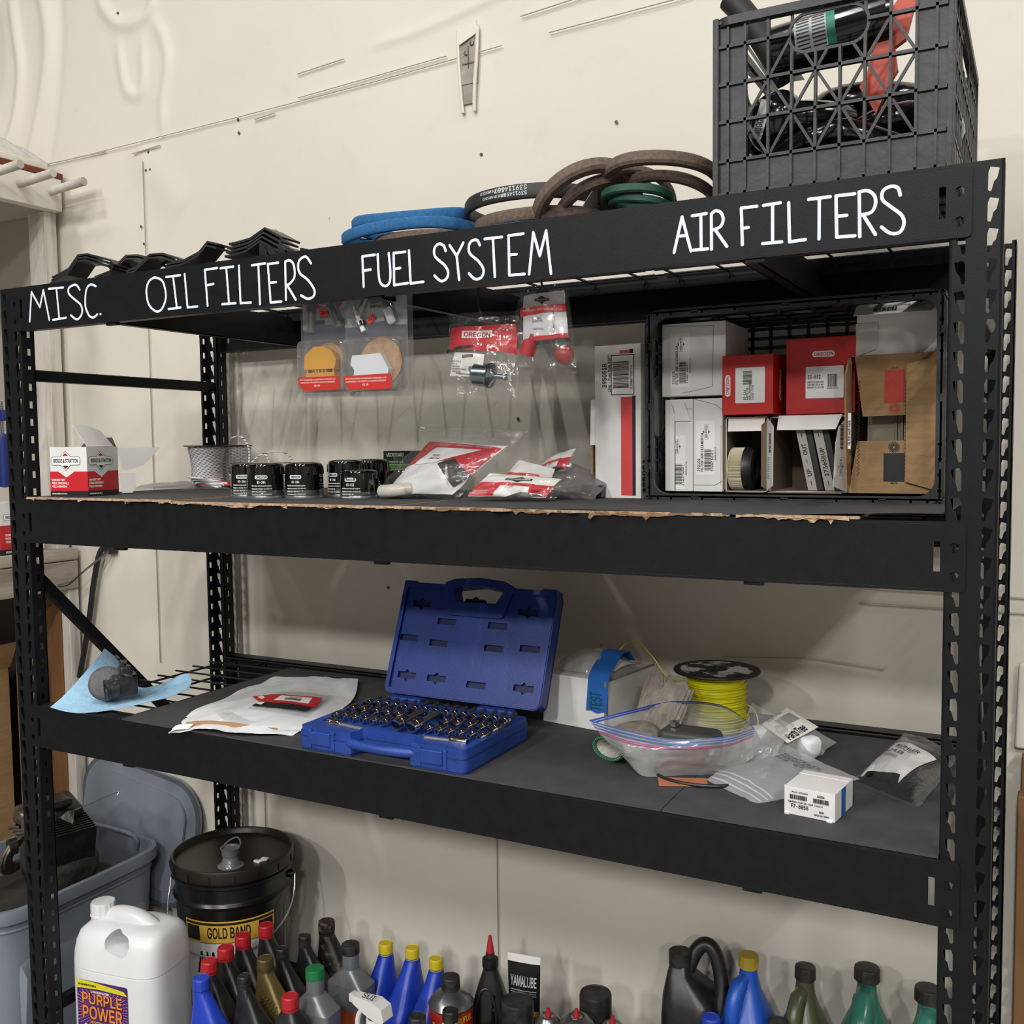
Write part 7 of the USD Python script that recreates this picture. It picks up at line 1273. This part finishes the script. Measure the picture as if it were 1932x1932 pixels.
part(lw, 'gold_band', bkl(AM - 48, AM + 48, .190, .246, .0004), YB, False); part(lw, 'black_panel', [bkl(AM - 47, AM + 47, .236, .242, .0008), bkl(AM - 46, AM - 30, .196, .233, .0008), bkl(AM + 30, AM + 46, .196, .233, .0008), bkl(AM - 30, AM + 30, .190, .1915, .0008)], INK, False); part(lw, 'lettering', [wraptext(wt('GOLD BAND', .026, .105, 0, .204), rz_(.21), AM, .0014), wraptext(wt('AW', .052, .062, -.052, .115), rz_(.14), AM, .0012), wraptext(wt('46', .052, .055, .030, .115), rz_(.14), AM, .0012), wraptext(wt('HYDRAULIC OIL', .02, .13, 0, .070), rz_(.09), AM, .0012)], INK, False)
part(bk, 'side_print', [wraptext(wt('A&W', .012, .03, 0, .245), rz_(.2), 25), wraplab(.1412, 14, 15.2, .09, .235), wraplab(.1412, 38, 39.2, .09, .235), wraptext(wt('OIL', .02, .03, 0, .17), rz_(.16), 27)], pl('print_grey', '#8c8d8e', .5), False)
# ---- white cleaner jug
JW = pl('jug_white', '#e3e4e6', .34, color2='#d9dadd', vscale=6); jg = thing('cleaner_jug', 'big white PURPLE POWER cleaner jug with white screw cap', 'jug', (.172, .140, ZC), 9); JWd, JD = .245, .165
r = [superring(JWd * a, JD * b, z, 56, 4.2, cx) for z, a, b, cx in ((0, .90, .88, 0), (.008, .98, .98, 0), (.02, 1, 1, 0), (.218, 1, 1, 0), (.2195, .985, .98, 0), (.222, .985, .98, 0), (.2235, 1, 1, 0), (.252, .99, .98, 0), (.278, .965, .93, .002), (.297, .92, .84, .004), (.309, .83, .68, .008), (.315, .66, .45, .012))]
body_ = tm(m3.Manifold(m3.Mesh(np.array(loft(r).vertices, np.float32), np.array(loft(r).faces, np.uint32))) - m3.Manifold(m3.Mesh(np.array(mv(rbx(-.034, -.11, -.021, .034, .11, .021, .020, 5), .020, 0, .288, ry=14).vertices, np.float32), np.array(mv(rbx(-.034, -.11, -.021, .034, .11, .021, .020, 5), .020, 0, .288, ry=14).faces, np.uint32))))
nk = loft([superring(.075, .080, .26, 32, 2.2, -.074), superring(.058, .058, .303, 32, 2, -.079), superring(.050, .050, .316, 32, 2, -.079), superring(.048, .048, .325, 32, 2, -.079)])
part(jg, 'body', [body_, nk], JW, 50); part(jg, 'handle', tube([(-.070, 0, .300), (-.040, 0, .319), (.006, 0, .322), (.048, 0, .309), (.080, 0, .285), (.09, 0, .25)], [.020] * 33 + [.022] * 7 + [.02], 16, smooth=8), JW, 50)
n_ = 60; a = np.arange(n_) * 2 * np.pi / n_; kn = .0275 * (1 + .02 * np.sign(np.sin(a * 15))); ring = lambda r, z: np.stack([r * np.cos(a) - .079, r * np.sin(a), np.full(n_, z)], 1); part(jg, 'cap', loft([ring(kn * 1.04, .314), ring(kn * 1.04, .319), ring(kn, .320), ring(kn, .341), ring(kn * .96, .345), ring(kn * .90, .346), ring(kn * .1, .3455)]), pl('cap_white', '#dfdfe0', .45), 30)
F = Face((-JWd / 2, -JD / 2 - .0006, 0), (1, 0, 0), (0, 0, 1)); P = Print(); lx0, lx1, lt = .036, .176, .200
PUR = pl('label_purple', '#4a2266', .4); P.add('label', F.rect(lx0, .02, lx1, lt, .0005, 0, .006), PUR); P.add('yellow_band', F.poly(Polygon([(lx0, lt + .001), (lx0, lt - .020), (lx0 + .06, lt - .0165), (lx1, lt - .020), (lx1 - .01, lt - .010), (lx0 + .055, lt - .002)]), .0002, .0006), pl('label_yellow', '#d8cf2a', .4))
bc = (lx0 + .070, .135); rays = unary_union([Polygon([(bc[0] + .035 * math.cos(q), bc[1] + .025 * math.sin(q)), (bc[0] + .08 * math.cos(q - .012), bc[1] + .06 * math.sin(q - .012)), (bc[0] + .08 * math.cos(q + .012), bc[1] + .06 * math.sin(q + .012))]) for q in np.arange(48) * math.pi / 24]).intersection(sbox(lx0 + .001, .085, lx1 - .001, lt - .021)); P.add('sunburst', F.poly(rays, .0001, .0006), pl('ray_pink', '#c98bb0', .5))
ORG = pl('letter_orange', '#e8892a', .4); P.add('lettering', F.text('PURPLE', lx0 + .011, .146, .026, w=.112, lift=.0011), INK); P.add('lettering', F.text('POWER', lx0 + .011, .111, .030, w=.112, lift=.0011), INK); P.add('lettering', F.text('PURPLE', lx0 + .012, .1475, .0245, w=.110, lift=.0014), ORG); P.add('lettering', F.text('POWER', lx0 + .012, .1125, .0285, w=.110, lift=.0014), ORG)
P.add('lettering', F.text('CONCENTRATED', lx0 + .040, .174, .0045, w=.05, lift=.0012), WHITEINK); P.add('lettering', F.text('INDUSTRIAL STRENGTH', lx0 + .035, .102, .005, w=.07, lift=.0012), pl('letter_gold', '#d9a93a', .4)); P.add('lettering', F.text('CLEANER/DEGREASER', lx0 + .018, .090, .008, w=.102, lift=.0012), WHITEINK); P.add('lettering', F.text('NEW AND IMPROVED FORMULA!', lx0 + .004, lt - .0125, .0042, w=.05, lift=.001), INK); P.flush(jg)
part(jg, 'embossing', [Face((-JWd / 2, -JD / 2 + .003, 0), (1, 0, 0), (0, .10, .995)).text(s, .055, .245 - .009 * k, .006, lift=.0002) for k, s in enumerate(('SHAKE WELL', 'BEFORE USE'))], JW, False)
# ================================================================ at the left of the rack
WPAINT = mat('white_painted_wood', '#d9d3cb', .7, color2='#b3a89b', vscale=3.0, stretch=(14, 14, 1.2), bump=.3, bscale=60, lo=.5, hi=.75)
WPLANK = mat('weathered_plank', '#b9aea2', .8, color2='#8d7f71', vscale=2.6, stretch=(10, 1.2, 10), bump=.4, bscale=50); BWOOD = mat('brown_stud', '#8a5f3a', .8, color2='#6f4a2c', vscale=2.5, stretch=(12, 12, 1.2)); WHITEW = mat('white_rail', '#e6e1d8', .55, color2='#d8d2c6', vscale=5)
t = thing('peg_shelf', 'white wooden shelf unit with three round pegs at the left end of the wall', 'shelf')
part(t, 'rail', rbx(-.640, -.55, 2.345, -.602, .640, 2.440, .002), WHITEW)
for y in (.602, .50, .398): part(t, 'peg', mv(lathe([(0, 0), (.0125, 0), (.0125, .145), (.0115, .148), (0, .148)], 24), -.603, y, 2.398, ry=86), mat('peg_wood', '#d5cfc6', .6, color2='#a79d91', vscale=10, stretch=(1, 1, .2)))
part(t, 'shelf_board', rbx(-1.25, -.55, 2.440, -.600, .645, 2.458, .002), mat('red_brown_edge', '#7a3b28', .7, color2='#55281b', vscale=30))
part(t, 'post', [rbx(-.708, .600, 1.32, -.634, .642, 2.345, .002)], WPAINT); part(t, 'back_board', bx(-1.25, .644, 1.32, -.71, .650, 2.345), mat('shade_board', '#b5aea2', .8)); part(t, 'post', rbx(-.708, -.55, 1.32, -.634, -.51, 2.345, .002), WPAINT)
single('sheet_stack', rbx(-1.22, -.5, 2.4585, -.606, .60, 2.478, .003), WHITEW, 'flat white board lying on top of the peg shelf', 'board'); single('plastic_wrap', mv(pillow(.16, .32, .060, 24, amp=.022, freq=9, seed=2), -.70, .46, 2.479), FILM_HAZY, 'crumpled clear plastic wrap on the corner of the peg shelf', 'plastic wrap')
b = thing('workbench', 'weathered wooden workbench left of the rack with plank top and white apron', 'workbench')
for k in range(5): part(b, 'top_plank', rbx(-1.32 + k * .145, -1.1, 1.294, -1.32 + k * .145 + .142, .645, 1.330, .004), WPLANK)
part(b, 'apron', rbx(-.634, -1.1, 1.205, -.598, .642, 1.292, .003), WPLANK); part(b, 'apron', rbx(-1.30, .60, 1.205, -.64, .642, 1.292, .003), WPLANK)
part(b, 'leg', rbx(-.735, .604, 0, -.640, .644, 1.205, .003), BWOOD, label='brown rear leg'); part(b, 'leg', rbx(-.638, .606, 0, -.602, .644, 1.205, .003), WPAINT, label='white painted rear post'); part(b, 'leg', rbx(-.72, -1.08, 0, -.62, -1.0, 1.205, .003), BWOOD); part(b, 'back_panel', bx(-1.32, .646, 0, -.74, .652, 1.29), mat('dark_panel', '#57504a', .8))
t = thing('carton', 'white and red parts carton standing on the workbench behind the left front post', 'box', (-.705, .395, 1.331), 0); part(t, 'body', rbx(0, 0, 0, .098, .098, .150, .001), WHITEBOX); P = Print()
for F, w_ in ((Face((0, 0, 0), (1, 0, 0), (0, 0, 1)), .098), (Face((.098, 0, 0), (0, 1, 0), (0, 0, 1)), .098)):
    P.add('red_band', F.rect(0, .016, w_, .085, .0002, .0001), RED); P.add('black_band', F.rect(0, 0, w_, .016, .0002, .0001), INK); bs_logo(P, F, w_ * .5, .108, w_ * .78)
    for k, s in enumerate(('GENUINE PART', 'PIÈCE ORIGINALE', 'PIEZA GENUINA')): P.add('lettering', F.text(s, .014, .054 - k * .010, .0056, w=(.046, .056, .052)[k]), WHITEINK)
    P.add('lettering', F.text('MILWAUKEE, WI', .014, .005, .005, w=.04), WHITEINK)
P.flush(t)
t = thing('bar_clamp', 'blue handled bar clamp hanging above the workbench', 'clamp', (-.585, .40, 1.66), 0); BL = mat('clamp_blue', '#1d2f7a', .45)
part(t, 'grip', lathe([(0, -.135), (.013, -.132), (.017, -.10), (.015, -.02), (.018, .005), (.014, .018), (0, .02)], 24), BL); part(t, 'screw', [lathe([(.0055, .02), (.0055, .11), (0, .11)], 16)] + [mv(lathe([(.005, 0), (.0066, .001), (.005, .002)], 16), 0, 0, .022 + k * .0045) for k in range(19)], STEEL); part(t, 'slider', rbx(-.03, -.012, .055, .018, .012, .085, .004), BL); part(t, 'bar', rbx(-.055, -.004, -.16, -.042, .004, .30, .001), mat('dark_zinc', ''))
single('paper_bag', mv(noise3(rbx(-.05, -.05, 0, .05, .05, .13, .02), .008, 24, 3), -.80, .52, 1.331), mat('grey_bag', '#c3c2bf', .6), 'pale grey bag standing on the workbench behind the carton', 'bag')
t = thing('power_cable', 'thick black cable hanging down the wall left of the rack', 'cable'); part(t, 'cable', tube([(-.455, .648, 1.345), (-.490, .638, 1.325), (-.520, .635, 1.235), (-.545, .635, 1.13), (-.575, .635, 1.02), (-.60, .632, .93)], .0085, 12, smooth=8), BLK_PLASTIC); part(t, 'clamp', rbx(-.475, .636, 1.318, -.435, .655, 1.345, .003), BLK_PLASTIC)
t = thing('thin_wire', 'thin grey wires drooping from the workbench to the cable clamp', 'wire'); part(t, 'wire', tube([(-.45, .636, 1.325), (-.505, .60, 1.275), (-.56, .58, 1.235), (-.63, .56, 1.225), (-.72, .52, 1.24)], .0022, 6, smooth=8), mat('wire_grey', '#6a6259', .6)); part(t, 'wire', tube([(-.45, .638, 1.332), (-.515, .595, 1.268), (-.575, .575, 1.222), (-.65, .55, 1.232), (-.75, .50, 1.26)], .0022, 6, smooth=8), mat('wire_dark', '#3b352f', .6))
bt = thing('shipping_box', 'large brown cardboard box under the workbench', 'box', (-1.28, .12, 0)); part(bt, 'side', [bx(0, 0, 0, .50, .004, .97), bx(0, .40, 0, .50, .404, .97), bx(0, 0, 0, .004, .404, .97), bx(.496, 0, 0, .50, .404, .97)], CARD, False); part(bt, 'flap', plate(Polygon([(0, 0), (.4, 0), (.39, .10), (.01, .10)]), (.499, .004, .968), (0, 1, 0), (.55, 0, .83), .004), CARD, False)
rg = random.Random(6); pts = [(0, 0), (.10, 0)] + [(.10 + rg.uniform(-.012, .016), z) for z in np.linspace(.03, .88, 24)] + [(.02, .90), (0, .88)]
single('torn_cardboard', plate(Polygon(pts).buffer(0), (-.792, .560, .12), (1, 0, 0), (0, 0, 1), .006), mat('torn_kraft', '#b0967c', .9, color2='#8f6f50', vscale=30), 'torn strip of cardboard standing against the brown bench leg', 'cardboard', None, False)
single('teal_cord', tube([(-.78, .07, .70), (-.70, .09, .80), (-.62, .105, .895), (-.56, .12, .95), (-.50, .16, .99)], .004, 8, smooth=6), mat('cord_teal', '#5d8f96', .8, color2='#a8c4c4', vscale=90), 'thin teal cord hanging in front of the cardboard box', 'cord')
# ---- grey storage tote with an engine in it, lid leaning behind
TG = mat('tote_grey', '#858c97', .45, color2='#7b828d', vscale=5); tt = thing('storage_tote', 'grey plastic storage tote standing left of the rack', 'storage tote', (-.435, .335, 0)); TW, TD, TH = .450, .54, .485
def shell(w0, d0, w1, d1, z0, z1, t_):
    o = [superring(w0, d0, z0, 72, 6), superring(w1, d1, z1, 72, 6)]; i = [superring(w1 - 2 * t_, d1 - 2 * t_, z1, 72, 6), superring(w0 - 2 * t_, d0 - 2 * t_, z0 + .004, 72, 6)]; n = 72; S = o + i; v = np.vstack(S); f = []
    for k in range(3):
        for j in range(n): j2 = (j + 1) % n; a, b, c, d = k * n + j, k * n + j2, (k + 1) * n + j2, (k + 1) * n + j; f += [(a, b, c), (a, c, d)]
    k = len(v); v = np.vstack([v, S[0].mean(0), S[-1].mean(0)])
    for j in range(n): j2 = (j + 1) % n; f += [(k, j2, j), (k + 1, 3 * n + j, 3 * n + j2)]
    return trimesh.Trimesh(v, np.array(f), process=False)
part(tt, 'tub', shell(TW * .86, TD * .86, TW * .97, TD * .97, 0, TH, .004), TG, 40); 
def ringpart(w, d, z0, z1, t_): 
    a = np.array([superring(w, d, z0, 72, 6), superring(w + .004, d + .004, (z0 + z1) / 2, 72, 6), superring(w, d, z1, 72, 6), superring(w - 2 * t_, d - 2 * t_, z1, 72, 6), superring(w - 2 * t_, d - 2 * t_, z0, 72, 6)]); n = 72; v = a.reshape(-1, 3); f = []
    for k in range(5):
        k2 = (k + 1) % 5
        for j in range(n): j2 = (j + 1) % n; f += [(k * n + j, k * n + j2, k2 * n + j2), (k * n + j, k2 * n + j2, k2 * n + j)]
    return trimesh.Trimesh(v, np.array(f), process=False)
part(tt, 'rim', ringpart(TW * 1.02, TD * 1.01, TH - .032, TH, .012), TG, 40); part(tt, 'rim', ringpart(TW * .965, TD * .96, TH - .060, TH - .052, .004), TG, 40)
part(tt, 'panel_step', [hull([(TW * .455, -.20, .05), (TW * .455, .20, .05), (TW * .478, -.19, .30), (TW * .478, .19, .30), (TW * .470, -.17, .34), (TW * .470, .17, .34), (TW * .44, -.2, .05), (TW * .44, .2, .34), (TW * .44, -.2, .34), (TW * .44, .2, .05)])], TG, 30); part(tt, 'grip_lip', [tube([(-.13, TD * .462, TH - .03), (-.12, TD * .452, TH + .012), (.10, TD * .452, TH + .012), (.115, TD * .462, TH - .03)], .006, 8, smooth=5)], TG)
ld = thing('leaning_cover', 'grey plastic tote lid leaning against the wall behind the tote', 'lid', (-.395, .612, .30), 0, None, -4, 8); lo_ = sbox(-.245, 0, .245, .385).buffer(-.115).buffer(.115, quad_segs=10)
part(ld, 'panel', [plate(lo_, (0, .006, 0), (1, 0, 0), (0, 0, 1), .006), plate(lo_.difference(lo_.buffer(-.012)), (0, .014, 0), (1, 0, 0), (0, 0, 1), .014)], TG, 40); part(ld, 'raised_field', [plate(lo_.buffer(-.048), (0, .002, 0), (1, 0, 0), (0, 0, 1), .008), plate(lo_.buffer(-.050), (0, -.0055, 0), (1, 0, 0), (0, 0, 1), .002)], TG, 40)
GR = mat('greasy_metal', '#4b4843', .5, .4, color2='#1a1816', vscale=26, bump=.7, bscale=90, detail=6); OILY = mat('oily_black', '#151413', .30, color2='#2b2825', vscale=18, bump=.6, bscale=70); ALG = mat('dull_alloy', '#8b857a', .45, .6, color2='#453d33', vscale=30)
en = thing('small_engine', 'greasy small engine lying in the grey tote', 'engine', (-.350, .335, .560), -18)
part(en, 'crankcase', noise3(mv(loft([superring(.20 * a, .17 * a, z, 36, 3) for z, a in ((-.09, .7), (-.075, 1), (-.02, 1.05), (.0, .95))]), .04, 0, 0, ry=14), .003, 28, 2), GR); part(en, 'oil_pan', noise3(mv(loft([superring(.19 * a, .16 * a, z, 36, 2.4) for z, a in ((-.115, .5), (-.105, .85), (-.085, .95))]), .055, -.01, 0, ry=14), .004, 30, 4), OILY)
part(en, 'cylinder', noise3(mv(rbx(-.065, -.06, -.01, .075, .06, .085, .012, 3), .045, 0, 0, ry=14), .004, 30, 5), OILY)
for k in range(9): part(en, 'fin', mv(rbx(-.002, -.068, 0, .002, .062, .095, .001), .035 + k * .0105, 0, -.004 - k * .0025, ry=14), OILY, 20)
part(en, 'head_cover', noise3(mv(rbx(-.06, -.055, 0, .05, .055, .035, .012, 3), .030, .0, .085, ry=10), .004, 34, 7), GR); part(en, 'air_intake', noise3(mv(rbx(-.045, -.03, 0, .045, .03, .022, .006, 2), .055, -.01, .118, ry=-6), .003, 40, 8), OILY)
part(en, 'flange', [mv(lathe([(.03, 0), (.062, 0), (.064, .004), (.060, .010), (.03, .010), (.03, 0)], 36), -.105, -.06, -.045, ry=-70, rz=30), mv(lathe([(.03, 0), (.058, 0), (.058, .006), (.03, .006), (.03, 0)], 36), -.098, -.056, -.043, ry=-70, rz=30)], ALG); part(en, 'port', mv(lathe([(.010, 0), (.022, 0), (.022, .020), (.010, .020), (.010, 0)], 24), -.075, -.075, -.01, rx=90), OILY)
part(en, 'casting', noise3(mv(rbx(-.05, -.05, -.03, .05, .05, .045, .014, 3), -.080, .0, .010), .012, 22, 9), ALG); part(en, 'casting', noise3(mv(rbx(-.04, -.035, -.02, .04, .035, .03, .010, 3), -.155, -.01, .035), .010, 26, 10), ALG); part(en, 'stud', [tube([(-.10 + .03 * k, -.06, .03), (-.10 + .03 * k, -.085, .035)], .005, 8) for k in range(3)], ALG); part(en, 'choke_lever', hull([(.10, -.02, .10), (.14, .0, .088), (.14, .004, .095), (.10, .02, .108), (.11, 0, .115)]), OILY)
part(en, 'governor_rod', tube([(.095, .01, .105), (.15, .05, .135), (.205, .09, .165), (.214, .095, .168), (.216, .092, .160)], .0016, 6), STEEL); part(en, 'lead', tube([(.10, -.06, -.03), (.125, -.075, -.01), (.13, -.07, .02), (.115, -.05, .035)], .0045, 8, smooth=6), BLK_PLASTIC)
for k, (x, y, z, s, lab) in enumerate(((-.56, .16, .43, .055, 'dark round part under the engine, left'), (-.50, .12, .425, .035, 'small brown round part at the rim of the tote'), (-.45, .115, .425, .028, 'reddish knob beside the left front post inside the tote'))): single('engine_debris', mv(noise3(trimesh.creation.icosphere(3, s), .006, 20, k), x, y, z), (GR, mat('brown_rubber', '#4a332b', .6), mat('knob_red', '#5a2f2c', .5))[k], lab, 'engine part')
single('white_cup', mv(lathe([(0, 0), (.06, 0), (.075, .03), (.075, .034), (.056, .006), (0, .006)], 36), -.315, .34, .415), mat('cup_grey', '#9a9d98', .4), 'pale dish lying in the tote below the engine', 'dish'); struct_pad = single('tote_filling', mv(noise3(rbx(-.17, -.21, 0, .17, .21, .12, .03, 3), .02, 9, 6), -.435, .335, .30), mat('dark_rags', '#2a2724', .9, color2='#3b352f', vscale=20), 'dark oily rags filling the bottom of the tote', 'rags')
# ---- at the right of the rack
WB = mat('raw_lumber', '#7d5a38', .8, color2='#684827', vscale=2.0, stretch=(10, 10, .8)); st = thing('lumber_stack', 'raw wooden board standing against the wall at the right of the rack', 'wood board'); part(st, 'board', rbx(1.995, .600, 0, 2.14, .640, 1.045, .003), WB); part(st, 'board', rbx(1.990, .560, .0, 2.14, .598, .985, .003), WB)
single('sheet_scrap', mv(noise3(rbx(0, 0, 0, .12, .012, .16, .005, 2), .006, 22, 3), 1.985, .640, 1.05), mat('sheet_curl', '#d9d3c8', .6), 'curled piece of pale wall sheet above the standing boards at the right', 'wall sheet')
